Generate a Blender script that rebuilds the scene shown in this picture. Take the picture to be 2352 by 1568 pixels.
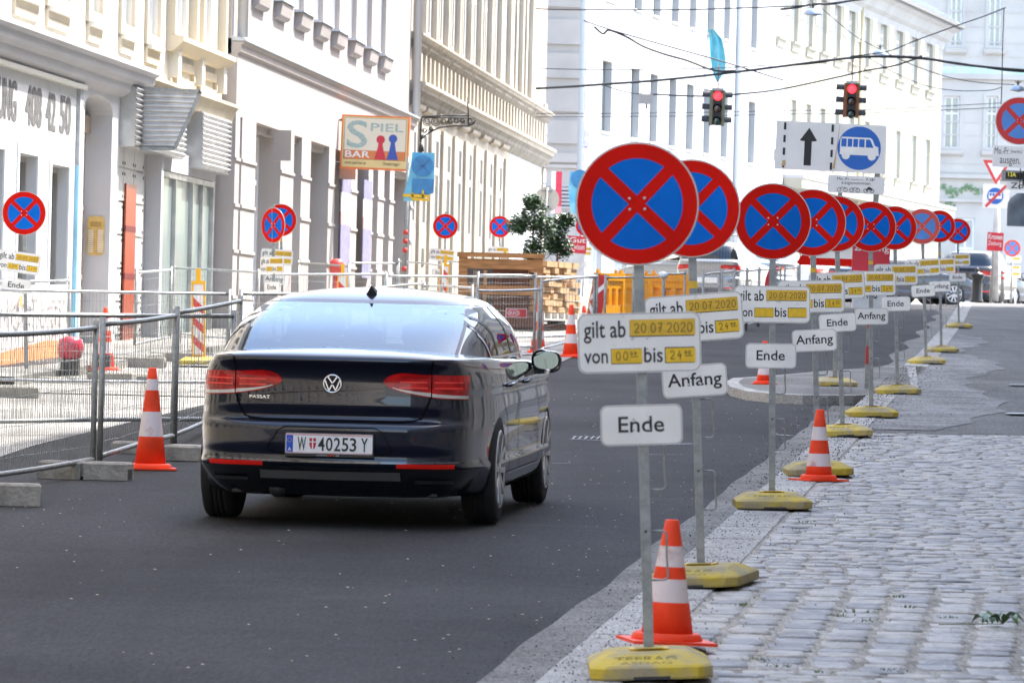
import bpy, bmesh, math, random
from mathutils import Vector, Matrix
random.seed(7)
R = math.radians
PI = math.pi
sc = bpy.context.scene
for o in list(bpy.data.objects): bpy.data.objects.remove(o)
COL = sc.collection

# ------------------------------------------------------------------ camera, sky, sun
CAMZ = 1.73
FPX = 13067.0            # focal length in photo units (photo taken as 2352 wide)
ROLL = math.atan(0.024)
cd = bpy.data.cameras.new("camera"); cam = bpy.data.objects.new("camera", cd); COL.objects.link(cam)
cd.sensor_width = 36; cd.lens = 200; cd.clip_start = 0.5; cd.clip_end = 2000
cam.matrix_world = Matrix.Translation((0, 0, CAMZ)) @ Matrix.Rotation(R(90), 4, 'X') @ Matrix.Rotation(ROLL, 4, 'Z')
cd.dof.use_dof = True; cd.dof.focus_distance = 42; cd.dof.aperture_fstop = 14
sc.camera = cam
SUN_EL, SUN_AZ = 57, 55
w = bpy.data.worlds.new("World"); sc.world = w; w.use_nodes = True
nt = w.node_tree; bg = nt.nodes["Background"]
sky = nt.nodes.new("ShaderNodeTexSky"); sky.sky_type = 'NISHITA'; sky.sun_disc = False
sky.sun_elevation = R(SUN_EL); sky.sun_rotation = R(SUN_AZ); sky.dust_density = 2.4; sky.ozone_density = 0.45
nt.links.new(sky.outputs[0], bg.inputs[0]); bg.inputs[1].default_value = 0.15
sd = bpy.data.lights.new("sun", 'SUN'); so = bpy.data.objects.new("sun", sd); COL.objects.link(so)
sd.energy = 2.0; sd.angle = R(0.5); sd.color = (1, 0.955, 0.89)
sv = Vector((math.cos(R(SUN_EL))*math.sin(R(SUN_AZ)), math.cos(R(SUN_EL))*math.cos(R(SUN_AZ)), math.sin(R(SUN_EL))))
so.rotation_euler = sv.to_track_quat('Z', 'Y').to_euler(); so.location = (30, 20, 60)
sc.view_settings.view_transform = 'Standard'; sc.view_settings.look = 'None'
sc.view_settings.exposure = 2.6; sc.view_settings.gamma = 1
sc.render.engine = 'CYCLES'

# ------------------------------------------------------------------ geometry of the street
CR, SR = math.cos(ROLL), math.sin(ROLL)
def unroll(u, v):
    du, dv = u-1176, v-784
    return du*CR+dv*SR, -du*SR+dv*CR
def W(u, v, Y):
    x, y = unroll(u, v); return Vector((x/FPX*Y, Y, CAMZ-y/FPX*Y))
def gz(Y): return 0.0204*Y if Y < 149 else 3.04+0.0086*(Y-149)
def rz(Y): return gz(Y)-0.10
def G(u, v, off=0.0):
    """point on the pavement plane (off: raised/lowered) seen at u, v"""
    x, y = unroll(u, v)
    Y = (CAMZ-off)/(y/FPX+0.0204)
    return Vector((x/FPX*Y, Y, gz(Y)+off))
def atY(u, Y, off=0.0, v=850):
    x, y = unroll(u, v); return Vector((x/FPX*Y, Y, gz(Y)+off))

# ------------------------------------------------------------------ materials
MATS = {}
def mat(name, col, rough=0.6, metal=0.0, var=0.0, scale=8.0, bump=0.0, bscale=None, col2=None, spec=0.5, emit=None, coat=0.0, alpha=1.0, detail=4.0, lo=0.35, hi=0.65, stretch=None, ior=None, each=0.0):
    if name in MATS: return MATS[name]
    m = bpy.data.materials.new(name); m.use_nodes = True; n = m.node_tree.nodes; l = m.node_tree.links
    b = n["Principled BSDF"]; b.inputs["Base Color"].default_value = (*col, 1); b.inputs["Roughness"].default_value = rough
    b.inputs["Metallic"].default_value = metal; b.inputs["Specular IOR Level"].default_value = spec
    if ior: b.inputs["IOR"].default_value = ior
    b.inputs["Coat Weight"].default_value = coat; b.inputs["Coat Roughness"].default_value = 0.012; b.inputs["Alpha"].default_value = alpha
    tc = n.new("ShaderNodeTexCoord"); mp = n.new("ShaderNodeMapping"); l.new(tc.outputs["Object"], mp.inputs[0])
    if stretch: mp.inputs["Scale"].default_value = stretch
    if each:
        oi = n.new("ShaderNodeObjectInfo"); sc_ = n.new("ShaderNodeMath"); sc_.operation = 'MULTIPLY'; sc_.inputs[1].default_value = 37.0; l.new(oi.outputs["Random"], sc_.inputs[0]); l.new(sc_.outputs[0], mp.inputs["Location"])
    if var > 0 or col2:
        t = n.new("ShaderNodeTexNoise"); t.inputs["Scale"].default_value = scale; t.inputs["Detail"].default_value = detail
        l.new(mp.outputs[0], t.inputs[0])
        r = n.new("ShaderNodeValToRGB"); r.color_ramp.elements[0].position = lo; r.color_ramp.elements[1].position = hi
        c2 = col2 if col2 else tuple(c*(1-var) for c in col)
        c1 = col if col2 else tuple(min(1, c*(1+var*0.6)) for c in col)
        r.color_ramp.elements[0].color = (*c2, 1); r.color_ramp.elements[1].color = (*c1, 1)
        l.new(t.outputs[0], r.inputs[0]); out = r.outputs[0]
        if each:
            mr = n.new("ShaderNodeMapRange"); mr.inputs["To Min"].default_value = 1-each; mr.inputs["To Max"].default_value = 1+each; l.new(oi.outputs["Random"], mr.inputs[0])
            hs = n.new("ShaderNodeHueSaturation"); l.new(out, hs.inputs["Color"]); l.new(mr.outputs[0], hs.inputs["Value"])
            # grime: sparse scuffs with their own shape
            t3 = n.new("ShaderNodeTexNoise"); t3.inputs["Scale"].default_value = scale*3.2; t3.inputs["Detail"].default_value = 9; t3.inputs["Roughness"].default_value = .75; l.new(mp.outputs[0], t3.inputs[0])
            r3 = n.new("ShaderNodeValToRGB"); r3.color_ramp.elements[0].position = .60; r3.color_ramp.elements[1].position = .72; r3.color_ramp.elements[0].color = (0, 0, 0, 1); r3.color_ramp.elements[1].color = (.55, .55, .55, 1); l.new(t3.outputs[0], r3.inputs[0])
            mx = n.new("ShaderNodeMix"); mx.data_type = 'RGBA'; l.new(r3.outputs[0], mx.inputs[0]); l.new(hs.outputs[0], mx.inputs[6]); mx.inputs[7].default_value = (*[c*.45+.03 for c in col], 1); out = mx.outputs[2]
        l.new(out, b.inputs["Base Color"])
    if bump > 0:
        t2 = n.new("ShaderNodeTexNoise"); t2.inputs["Scale"].default_value = bscale or scale*4; t2.inputs["Detail"].default_value = 5
        l.new(mp.outputs[0], t2.inputs[0])
        bp = n.new("ShaderNodeBump"); bp.inputs["Strength"].default_value = bump; bp.inputs["Distance"].default_value = 0.02
        l.new(t2.outputs[0], bp.inputs["Height"]); l.new(bp.outputs[0], b.inputs["Normal"])
    if emit:
        b.inputs["Emission Color"].default_value = (*emit[0], 1); b.inputs["Emission Strength"].default_value = emit[1]
    MATS[name] = m; return m

def glass_mat(name, tint, gl, col=(1, 1, 1)):
    m = bpy.data.materials.new(name); m.use_nodes = True; n = m.node_tree.nodes; l = m.node_tree.links; n.remove(n["Principled BSDF"])
    t = n.new("ShaderNodeBsdfTransparent"); t.inputs[0].default_value = (*tint, 1); g = n.new("ShaderNodeBsdfGlossy"); g.inputs[0].default_value = (*col, 1); g.inputs["Roughness"].default_value = .01
    f = n.new("ShaderNodeFresnel"); f.inputs[0].default_value = gl; x = n.new("ShaderNodeMixShader"); l.new(f.outputs[0], x.inputs[0]); l.new(t.outputs[0], x.inputs[1]); l.new(g.outputs[0], x.inputs[2])
    l.new(x.outputs[0], n["Material Output"].inputs[0]); MATS[name] = m; return m
def ground_mat(name, a, b_, c_spk, spk=0.62, rough=0.85, big=0.25, fine=60.0, blot=None):
    """asphalt / paving: broad patches, fine aggregate, light specks, blotches"""
    if name in MATS: return MATS[name]
    m = bpy.data.materials.new(name); m.use_nodes = True; n = m.node_tree.nodes; l = m.node_tree.links
    p = n["Principled BSDF"]; p.inputs["Roughness"].default_value = rough; p.inputs["Specular IOR Level"].default_value = 0.12
    tc = n.new("ShaderNodeTexCoord")
    def noise(s, det=5, rg=0.6):
        t = n.new("ShaderNodeTexNoise"); t.inputs["Scale"].default_value = s; t.inputs["Detail"].default_value = det; t.inputs["Roughness"].default_value = rg
        l.new(tc.outputs["Object"], t.inputs[0]); return t
    def ramp(src, p0, p1, c0, c1):
        r = n.new("ShaderNodeValToRGB"); r.color_ramp.elements[0].position = p0; r.color_ramp.elements[1].position = p1
        r.color_ramp.elements[0].color = (*c0, 1); r.color_ramp.elements[1].color = (*c1, 1); l.new(src, r.inputs[0]); return r
    def mix(f, A, B, mode='MIX'):
        x = n.new("ShaderNodeMix"); x.data_type = 'RGBA'; x.blend_type = mode
        if isinstance(f, float): x.inputs[0].default_value = f
        else: l.new(f, x.inputs[0])
        l.new(A, x.inputs[6]); l.new(B, x.inputs[7]); return x.outputs[2]
    base = ramp(noise(big).outputs[0], 0.35, 0.65, a, b_)
    f1 = ramp(noise(fine, 3).outputs[0], 0.3, 0.7, (0.62,)*3, (1.4,)*3)
    cc = mix(1.0, base.outputs[0], f1.outputs[0], 'MULTIPLY')
    mp = n.new("ShaderNodeMapping"); mp.inputs["Scale"].default_value = (1, 0.13, 1); l.new(tc.outputs["Object"], mp.inputs[0])
    tg = n.new("ShaderNodeTexNoise"); tg.inputs["Scale"].default_value = fine*0.8; tg.inputs["Detail"].default_value = 4; tg.inputs["Roughness"].default_value = .8; l.new(mp.outputs[0], tg.inputs[0])
    f2 = ramp(tg.outputs[0], 0.32, 0.68, (0.66,)*3, (1.38,)*3); cc = mix(1.0, cc, f2.outputs[0], 'MULTIPLY')
    tw = n.new("ShaderNodeTexNoise"); tw.inputs["Scale"].default_value = 1.1; tw.inputs["Detail"].default_value = 3; mp2 = n.new("ShaderNodeMapping"); mp2.inputs["Scale"].default_value = (1.6, 0.12, 1); mp2.inputs["Rotation"].default_value = (0, 0, -0.09); l.new(tc.outputs["Object"], mp2.inputs[0]); l.new(mp2.outputs[0], tw.inputs[0])
    f3 = ramp(tw.outputs[0], 0.3, 0.7, (0.84,)*3, (1.14,)*3); cc = mix(1.0, cc, f3.outputs[0], 'MULTIPLY')
    vo = n.new("ShaderNodeTexVoronoi"); vo.inputs["Scale"].default_value = 22; l.new(tc.outputs["Object"], vo.inputs[0])
    s1 = ramp(vo.outputs["Distance"], 0.05, 0.09, (1,)*3, (0,)*3)
    s2 = ramp(noise(9, 2).outputs[0], spk, spk+0.03, (0,)*3, (1,)*3)
    sm = mix(1.0, s1.outputs[0], s2.outputs[0], 'MULTIPLY')
    rgb = n.new("ShaderNodeRGB"); rgb.outputs[0].default_value = (*c_spk, 1)
    cc = mix(sm, cc, rgb.outputs[0])
    if blot:
        b3 = ramp(noise(blot[0], 6, 0.65).outputs[0], blot[1], blot[1]+0.1, (0,)*3, (blot[3],)*3)
        rg2 = n.new("ShaderNodeRGB"); rg2.outputs[0].default_value = (*blot[2], 1)
        cc = mix(b3.outputs[0], cc, rg2.outputs[0])
    l.new(cc, p.inputs["Base Color"])
    bp = n.new("ShaderNodeBump"); bp.inputs["Strength"].default_value = 0.6; bp.inputs["Distance"].default_value = 0.012
    l.new(noise(fine*0.8, 3).outputs[0], bp.inputs["Height"]); l.new(bp.outputs[0], p.inputs["Normal"])
    MATS[name] = m; return m

# ------------------------------------------------------------------ mesh helper
class MB:
    def __init__(s): s.v = []; s.f = []; s.m = []; s.s = []
    def add(s, pts, faces, mi=0, sm=False):
        o = len(s.v); s.v += [tuple(p) for p in pts]
        for f in faces: s.f.append([o+i for i in f]); s.m.append(mi); s.s.append(sm)
        return s
    def box(s, c, d, mi=0, M=None, taper=1.0):
        cx, cy, cz = c; dx, dy, dz = d[0]/2, d[1]/2, d[2]/2
        P = [Vector((cx+a*dx*(taper if k > 0 else 1), cy+b*dy*(taper if k > 0 else 1), cz+k*dz)) for k in (-1, 1) for a, b in ((-1, -1), (1, -1), (1, 1), (-1, 1))]
        if M: P = [M @ p for p in P]
        return s.add(P, [(3, 2, 1, 0), (4, 5, 6, 7), (0, 1, 5, 4), (1, 2, 6, 5), (2, 3, 7, 6), (3, 0, 4, 7)], mi)
    def b2(s, x0, x1, y0, y1, z0, z1, mi=0):
        return s.box(((x0+x1)/2, (y0+y1)/2, (z0+z1)/2), (abs(x1-x0), abs(y1-y0), abs(z1-z0)), mi)
    def bar(s, a, b, w, h=None, mi=0):
        a, b = Vector(a), Vector(b); d = b-a; h = h or w
        q = d.to_track_quat('Z', 'Y').to_matrix().to_4x4()
        return s.box((0, 0, 0), (w, h, d.length), mi, Matrix.Translation((a+b)/2) @ q)
    def tube(s, pts, r, n=6, mi=0, closed=False, sm=True, cap=True):
        pts = [Vector(p) for p in pts]; N = len(pts); rings = []; up = Vector((0, 0, 1)); prev = None
        for i, p in enumerate(pts):
            if closed: t = pts[(i+1) % N]-pts[i-1]
            else: t = pts[min(i+1, N-1)]-pts[max(i-1, 0)]
            t.normalize()
            x = (prev if prev else (up if abs(t.z) < 0.9 else Vector((1, 0, 0))))
            x = (x-t*x.dot(t)); x = x.normalized() if x.length > 1e-6 else t.orthogonal().normalized()
            prev = x; y = t.cross(x); rr = r[i] if isinstance(r, (list, tuple)) else r
            rings.append([p+(x*math.cos(2*PI*k/n)+y*math.sin(2*PI*k/n))*rr for k in range(n)])
        P = [q for g in rings for q in g]; F = []
        for i in range(N if closed else N-1):
            j = (i+1) % N
            for k in range(n): F.append((i*n+k, i*n+(k+1) % n, j*n+(k+1) % n, j*n+k))
        if not closed and cap: F.append(tuple(range(n-1, -1, -1))); F.append(tuple((N-1)*n+k for k in range(n)))
        return s.add(P, F, mi, sm)
    def lathe(s, prof, n=24, mi=0, M=None, sm=True, mis=None):
        """prof: (r, z) list, spun about z"""
        P = []
        for r, z in prof:
            for k in range(n): P.append(Vector((r*math.cos(2*PI*k/n), r*math.sin(2*PI*k/n), z)))
        if M: P = [M @ p for p in P]
        o = len(s.v); s.v += [tuple(p) for p in P]
        for i in range(len(prof)-1):
            for k in range(n):
                s.f.append([o+i*n+k, o+i*n+(k+1) % n, o+(i+1)*n+(k+1) % n, o+(i+1)*n+k]); s.m.append(mis[i] if mis else mi); s.s.append(sm)
        if prof[0][0] > 0: s.f.append([o+k for k in range(n-1, -1, -1)]); s.m.append(mis[0] if mis else mi); s.s.append(False)
        if prof[-1][0] > 0: s.f.append([o+(len(prof)-1)*n+k for k in range(n)]); s.m.append(mis[-1] if mis else mi); s.s.append(False)
        return s
    def prism(s, poly, y0, y1, mi=0, M=None, mi_side=None):
        """poly in (x, z), extruded from y0 (front) to y1"""
        n = len(poly); P = [Vector((x, y0, z)) for x, z in poly]+[Vector((x, y1, z)) for x, z in poly]
        if M: P = [M @ p for p in P]
        s.add(P, [tuple(range(n))], mi); o = len(s.v)-2*n
        s.f.append([o+n+i for i in range(n-1, -1, -1)]); s.m.append(mi if mi_side is None else mi_side); s.s.append(False)
        for i in range(n):
            j = (i+1) % n; s.f.append([o+j, o+i, o+n+i, o+n+j]); s.m.append(mi if mi_side is None else mi_side); s.s.append(False)
        return s
    def flat(s, poly, y, mi=0, M=None):
        P = [Vector((x, y, z)) for x, z in poly]
        if M: P = [M @ p for p in P]
        return s.add(P, [tuple(range(len(poly)))], mi)
    def grid(s, rows, mi=0, sm=True, close=False):
        nr, nc = len(rows), len(rows[0]); P = [p for r in rows for p in r]; F = []
        for i in range(nr-1):
            for j in range(nc if close else nc-1):
                k = (j+1) % nc; F.append((i*nc+j, i*nc+k, (i+1)*nc+k, (i+1)*nc+j))
        return s.add(P, F, mi, sm)
    def merge(s, other, M=None, mi=None):
        P = [Vector(p) for p in other.v]
        if M: P = [M @ p for p in P]
        o = len(s.v); s.v += [tuple(p) for p in P]
        for f, m_, q in zip(other.f, other.m, other.s): s.f.append([o+i for i in f]); s.m.append(m_ if mi is None else mi); s.s.append(q)
        return s
    def mesh(s, name, mats):
        me = bpy.data.meshes.new(name); me.from_pydata(s.v, [], s.f)
        for m in (mats if isinstance(mats, (list, tuple)) else [mats]): me.materials.append(m)
        me.polygons.foreach_set("material_index", s.m); me.polygons.foreach_set("use_smooth", s.s); me.update()
        return me
    def build(s, name, mats, parent=None, recalc=False, loc=None, rot=None):
        me = s.mesh(name, mats)
        if recalc:
            bm = bmesh.new(); bm.from_mesh(me); bmesh.ops.remove_doubles(bm, verts=bm.verts, dist=1e-5); bmesh.ops.recalc_face_normals(bm, faces=bm.faces); bm.to_mesh(me); bm.free()
        return link(name, me, parent, loc, rot)
def link(name, me, parent=None, loc=None, rot=None):
    o = bpy.data.objects.new(name, me); COL.objects.link(o)
    if parent: o.parent = parent
    if loc: o.location = loc
    if rot: o.rotation_euler = rot
    return o
def tag(o, label=None, cat=None, group=None, kind=None):
    if label: o['label'] = label
    if cat: o['category'] = cat
    if group: o['group'] = group
    if kind: o['kind'] = kind
    return o
def thing(name, label, cat, loc=(0, 0, 0), rot=0, group=None):
    o = bpy.data.objects.new(name, None); COL.objects.link(o); o.empty_display_size = 0.2
    o.location = loc; o.rotation_euler = rot if isinstance(rot, (tuple, list)) else (0, 0, rot)
    return tag(o, label, cat, group)
def rrect(w, h, r, n=5, cx=0, cz=0):
    P = []
    for a, (sx, sz) in enumerate(((1, 1), (-1, 1), (-1, -1), (1, -1))):
        for k in range(n+1):
            t = (a+k/n)*PI/2; P.append((cx+sx*(w/2-r)+r*math.cos(t), cz+sz*(h/2-r)+r*math.sin(t)))
    return P
def circ(r, n=32, cx=0, cz=0, a0=0): return [(cx+r*math.cos(a0+2*PI*k/n), cz+r*math.sin(a0+2*PI*k/n)) for k in range(n)]

# ------------------------------------------------------------------ lettering
_T = {}
def text_geo(t):
    if t in _T: return _T[t]
    cu = bpy.data.curves.new("t", 'FONT'); cu.body = t; cu.resolution_u = 3; cu.offset = 0.012 if len(t) < 7 or t == 'gilt ab' else 0.0
    ob = bpy.data.objects.new("t", cu); COL.objects.link(ob)
    me = bpy.data.meshes.new_from_object(ob)
    v = [(p.co.x, p.co.y) for p in me.vertices]; f = [list(p.vertices) for p in me.polygons]
    bpy.data.objects.remove(ob); bpy.data.meshes.remove(me)
    _T[t] = (v, f); return _T[t]
def put_text(mb, t, x0, x1, z0, z1, y, mi=0, M=None, slant=0.0):
    v, f = text_geo(t)
    if not v: return mb
    ax, bx = min(p[0] for p in v), max(p[0] for p in v); az, bz = min(p[1] for p in v), max(p[1] for p in v)
    P = []
    for a, b in v:
        s_ = (a-ax)/(bx-ax); q = (b-az)/(bz-az)
        p = Vector((x0+(x1-x0)*s_+slant*q*(z1-z0), y, z0+(z1-z0)*q)); P.append(M @ p if M else p)
    return mb.add(P, f, mi)
def arc(cx, cy, rx, ry, a0, a1, n=9): return [(cx+rx*math.cos(R(a0+(a1-a0)*k/n)), cy+ry*math.sin(R(a0+(a1-a0)*k/n))) for k in range(n+1)]
HAND = {'0': [arc(.32, .5, .3, .5, 100, 465, 14)], '2': [arc(.3, .72, .28, .28, 170, -30, 9)+[(.02, .05), (.3, .0), (.62, .06)]],
        '7': [[(.02, .95), (.6, 1.0), (.25, 0.0)], [(.12, .5), (.5, .52)]], '4': [[(.35, 1), (.05, .4), (.6, .42)], [(.45, .65), (.4, -.05)]],
        '.': [[(.1, .1), (.2, .1)]]}
def hand(mb, t, x0, z0, h, adv, wd, y, mi=0, rnd=None):
    x = x0
    for ch in t:
        if ch in HAND:
            for st in HAND[ch]:
                pts = [(x+a*h*0.8, z0+b*h) for a, b in st]
                for (xa, za), (xb, zb) in zip(pts, pts[1:]):
                    dx, dz = xb-xa, zb-za; L = math.hypot(dx, dz) or 1; nx, nz = -dz/L*wd/2, dx/L*wd/2
                    mb.add([(xa+nx, y, za+nz), (xb+nx, y, zb+nz), (xb-nx, y, zb-nz), (xa-nx, y, za-nz)], [(0, 1, 2, 3)], mi)
        x += adv*(0.45 if ch == '.' else 1)
    return mb

# ------------------------------------------------------------------ shared materials
M_galv = mat('galvanised_steel', (0.30, 0.31, 0.30), 0.5, 0.5, var=0.22, scale=26, bump=0.1)
M_galv_l = mat('light_galvanised_tube', (0.5, 0.51, 0.51), 0.35, 0.7, var=0.3, scale=14)
M_white = mat('sign_white', (0.86, 0.84, 0.79), 0.5, spec=.2, var=0.07, scale=5, each=.05)
M_rim = mat('sign_rim_grey', (0.42, 0.41, 0.39), 0.4)
M_red = mat('sign_red', (0.66, 0.012, 0.006), 0.6, spec=.06, var=0.10, scale=3, each=.10)
M_blue = mat('sign_blue', (0.005, 0.150, 0.60), 0.6, spec=.06, var=0.10, scale=3, each=.10)
M_black = mat('lettering_black', (0.012, 0.012, 0.012), 0.5)
M_tape = mat('yellow_tape', (0.72, 0.44, 0.03), 0.55, var=0.12, scale=30)
M_pen = mat('marker_pen', (0.10, 0.065, 0.02), 0.6)
M_ybase = mat('yellow_recycled_plastic', (0.52, 0.385, 0.05), 0.8, col2=(0.33, 0.28, 0.17), scale=6, bump=0.5, detail=9, lo=0.42, hi=0.60, each=.12, spec=.2)
M_orange = mat('cone_orange', (0.86, 0.062, 0.016), 0.55, var=0.14, scale=6, each=.08, spec=.25)
M_conew = mat('cone_white_band', (0.72, 0.63, 0.62), 0.5, col2=(0.55, 0.36, 0.34), scale=9, lo=0.3, hi=0.42, each=.06, spec=.2)
M_rivet = mat('rivet_metal', (0.7, 0.7, 0.7), 0.3, 0.8)
M_conc = mat('concrete', (0.30, 0.28, 0.24), 0.9, var=0.3, scale=9, bump=0.6)
M_dark = mat('dark_plastic', (0.02, 0.02, 0.021), 0.45)
M_glassd = mat('window_glass', (0.12, 0.14, 0.15), 0.08, 0.0, spec=0.9)
M_whitep = mat('white_paint', (0.78, 0.78, 0.77), 0.5)
# ------------------------------------------------------------------ ground
def struct(name, mb, m): return tag(mb.build(name, m), kind='structure')
def strip(xs_fn, Ys, off, mb=None, mi=0):
    """ground-following strip; xs_fn(Y) -> list of x"""
    mb = mb or MB(); rows = [[Vector((x, Y, gz(Y)+off)) for x in xs_fn(Y)] for Y in Ys]
    return mb.grid(rows, mi, sm=False)
def lin(pts):
    def f(Y):
        if Y <= pts[0][1]: (xa, ya), (xb, yb) = pts[0], pts[1]
        elif Y >= pts[-1][1]: (xa, ya), (xb, yb) = pts[-2], pts[-1]
        else:
            for (xa, ya), (xb, yb) in zip(pts, pts[1:]):
                if ya <= Y <= yb: break
        return xa+(xb-xa)*(Y-ya)/(yb-ya)
    return f
Kx = lin([(-0.03, 20), (0.25, 23.1), (0.63, 27), (0.88, 29.6), (1.89, 40.4), (2.5, 46.9), (3.85, 61.5), (5.21, 75.6), (5.95, 83.3), (8.79, 115), (10.81, 138.6), (11.7, 149)])
M_asph = ground_mat('fresh_asphalt', (0.021, 0.0208, 0.0212), (0.040, 0.0395, 0.040), (0.26, 0.23, 0.18), spk=0.66, big=0.28, blot=(0.45, 0.60, (0.075, 0.075, 0.078), 0.4))
M_old = ground_mat('dusty_old_paving', (0.17, 0.165, 0.155), (0.30, 0.29, 0.27), (0.45, 0.42, 0.36), spk=0.55, big=0.5, blot=(0.35, 0.52, (0.09, 0.09, 0.09), 0.7))
M_pave = ground_mat('mastic_asphalt_pavement', (0.122, 0.118, 0.112), (0.162, 0.157, 0.15), (0.05, 0.045, 0.04), spk=0.56, big=0.4, fine=45)
M_gut = ground_mat('dusty_gutter', (0.13, 0.125, 0.115), (0.20, 0.194, 0.18), (0.02, 0.02, 0.02), spk=0.62, big=1.2, blot=(1.5, 0.6, (0.06, 0.06, 0.06), 0.5))
M_gran = ground_mat('granite_kerb', (0.285, 0.275, 0.255), (0.38, 0.368, 0.345), (0.015, 0.015, 0.015), spk=0.66, big=2.0, fine=80, rough=0.8)
# one sheet to the horizon (the carriageway surface)
struct('road', strip(lambda Y: [-400, -60, -20, 0, 20, 60, 400], [-300, -60, 0, 20, 50, 149, 300, 1200], -0.10), M_asph)
# lighter, dusty ground behind the fences, in the sun
def Fx(Y): return -11.235+0.075*Y
struct('work_site_ground', strip(lambda Y: [Fx(Y)-2, Fx(Y)+1, (-3.1+(Y-58)*0.10 if Y < 72 else lin([(-0.5, 72), (0.45, 73), (0.81, 78.6), (1.29, 89), (2.81, 114), (6.5, 136), (8, 149)])(Y))],
       [58, 62, 66, 70, 72, 73, 76, 80, 90, 100, 114, 125, 136, 149], -0.088), M_old)
struct('sunlit_lane', strip(lambda Y: [Fx(Y)-2, -4.2+(Y-30)*0.03 if Y < 45 else -3.75+(Y-45)*0.07], [-60, 30, 38, 45, 50, 57.9], -0.096), M_old)
m = MB()   # raised strip along the facades
strip(lambda Y: [Fx(Y)-1, Fx(Y)+1.5], [60, 80, 100, 120, 149], 0.01, m)
m.add([Vector((Fx(y)+1.5, y, gz(y)+q)) for y in (60, 149) for q in (.01, -.12)], [(0, 1, 3, 2)])
struct('left_pavement', m, M_old)
# far crossing, beyond the crest
struct('crossing_paving', strip(lambda Y: [-10, 40], [149.2, 170, 200, 300], -0.09), ground_mat('crossing_asphalt', (0.2, 0.2, 0.2), (0.28, 0.275, 0.27), (0.4, 0.4, 0.4)))
struct('rear_bounce_ground', strip(lambda Y: [-400, -6, 400], [-300, -60, -12], -0.092), ground_mat('pale_bounce_ground', (0.3, 0.29, 0.27), (0.36, 0.35, 0.33), (.2, .2, .2)))  # unseen pale ground, added behind the viewer to bounce light onto the signs
# gutter strip
struct('gutter', strip(lambda Y: [Kx(Y)-(0.33+0.012*math.sin(Y*.8)+0.008*math.sin(Y*2.3+1)), Kx(Y)+0.02], [15+0.3*i for i in range(152)], -0.096), M_gut)
struct('far_gutter', strip(lambda Y: [Kx(Y)-(0.4+0.1*math.sin(Y*.6)), Kx(Y)+0.02], [74+2*i for i in range(34)], -0.096), M_gut)
# kerb stones, one mesh with joints
k = MB(); Y = 12.0
while Y < 149:
    if not 61.2 < Y < 74.6:
        L = random.uniform(0.85, 1.5) if Y < 60 else 2.0
        y0, y1 = Y+0.008, Y+L-0.008; wd = 0.34; zt = 0.004+random.uniform(-.003, .003)
        a, b = Kx(y0), Kx(y1)
        ring = lambda inset, z: [Vector((a+inset, y0+inset, gz(y0)+z)), Vector((a+wd-inset, y0+inset, gz(y0)+z)), Vector((b+wd-inset, y1-inset, gz(y1)+z)), Vector((b+inset, y1-inset, gz(y1)+z))]
        P = ring(0, -0.15)+ring(0, zt-0.015)+ring(0.012, zt)
        k.add(P, [(0, 1, 5, 4), (1, 2, 6, 5), (2, 3, 7, 6), (3, 0, 4, 7), (4, 5, 9, 8), (5, 6, 10, 9), (6, 7, 11, 10), (7, 4, 8, 11), (8, 9, 10, 11)])
        Y += L
    else: Y += 0.3
struct('kerb', k, M_gran)
# pavement bed + smooth part
bedm = ground_mat('mortar_bed', (0.22, 0.20, 0.17), (0.36, 0.34, 0.295), (0.03, 0.03, 0.03), spk=0.45, big=2.5, blot=(1.2, 0.6, (0.09, 0.085, 0.06), 0.8))
struct('pavement_bed', strip(lambda Y: [Kx(Y)+0.3, Kx(Y)+6], [10, 20, 23.1, 27, 29.6, 40.4, 46.9, 49.6], -0.0045), bedm)
struct('pavement', strip(lambda Y: [Kx(Y)+0.3, Kx(Y)+0.7, Kx(Y)+7], [49.6, 52, 55, 58, 61.5, 68, 75.6, 83.3, 100, 115, 138.6, 149], -0.004), M_pave)
struct('rough_pavement_strip', strip(lambda Y: [Kx(Y)+0.34, Kx(Y)+1.25+0.25*math.sin(Y*.35)+0.1*math.sin(Y*1.7)-max(0, (Y-66)*0.02)], [50.5+1.2*i for i in range(42)], 0.001),
       ground_mat('rough_patch', (0.15, 0.145, 0.14), (0.25, 0.245, 0.24), (0.02, 0.02, 0.02), spk=0.44, big=1.5, fine=35))
far = strip(lambda Y: [9, 40], [149, 152], 0.0); struct('far_pavement_edge', far, M_pave)
# pavement nose (island) sticking out into the carriageway
pi = [(3.9, 61.3), (3.66, 60.8), (3.4, 60.6), (3.1, 60.45), (2.8, 60.7), (2.55, 61.5), (2.43, 63), (2.45, 65), (2.6, 66.8), (3.1, 68.2), (3.7, 70.4), (4.92, 74.6), (5.3, 74.6), (4.4, 61.3)]
m = MB(); n = len(pi)
top = [Vector((x, y, gz(y)+0.002)) for x, y in pi]; cxp, cyp = 3.9, 66
inn = [Vector((x+(cxp-x)*0.10, y+(cyp-y)*0.04, gz(y+(cyp-y)*0.04)+0.004)) for x, y in pi]; bot = [Vector((x, y, gz(y)-0.15)) for x, y in pi]
m.add(bot+top, [(i, (i+1) % n, n+(i+1) % n, n+i) for i in range(n)], 0)
m.add(top+inn, [(i, (i+1) % n, n+(i+1) % n, n+i) for i in range(n)], 0)
m.add(inn, [tuple(range(n))], 1)
tag(m.build('kerb_island', [M_gran, M_gut], recalc=True), kind='structure')
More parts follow.
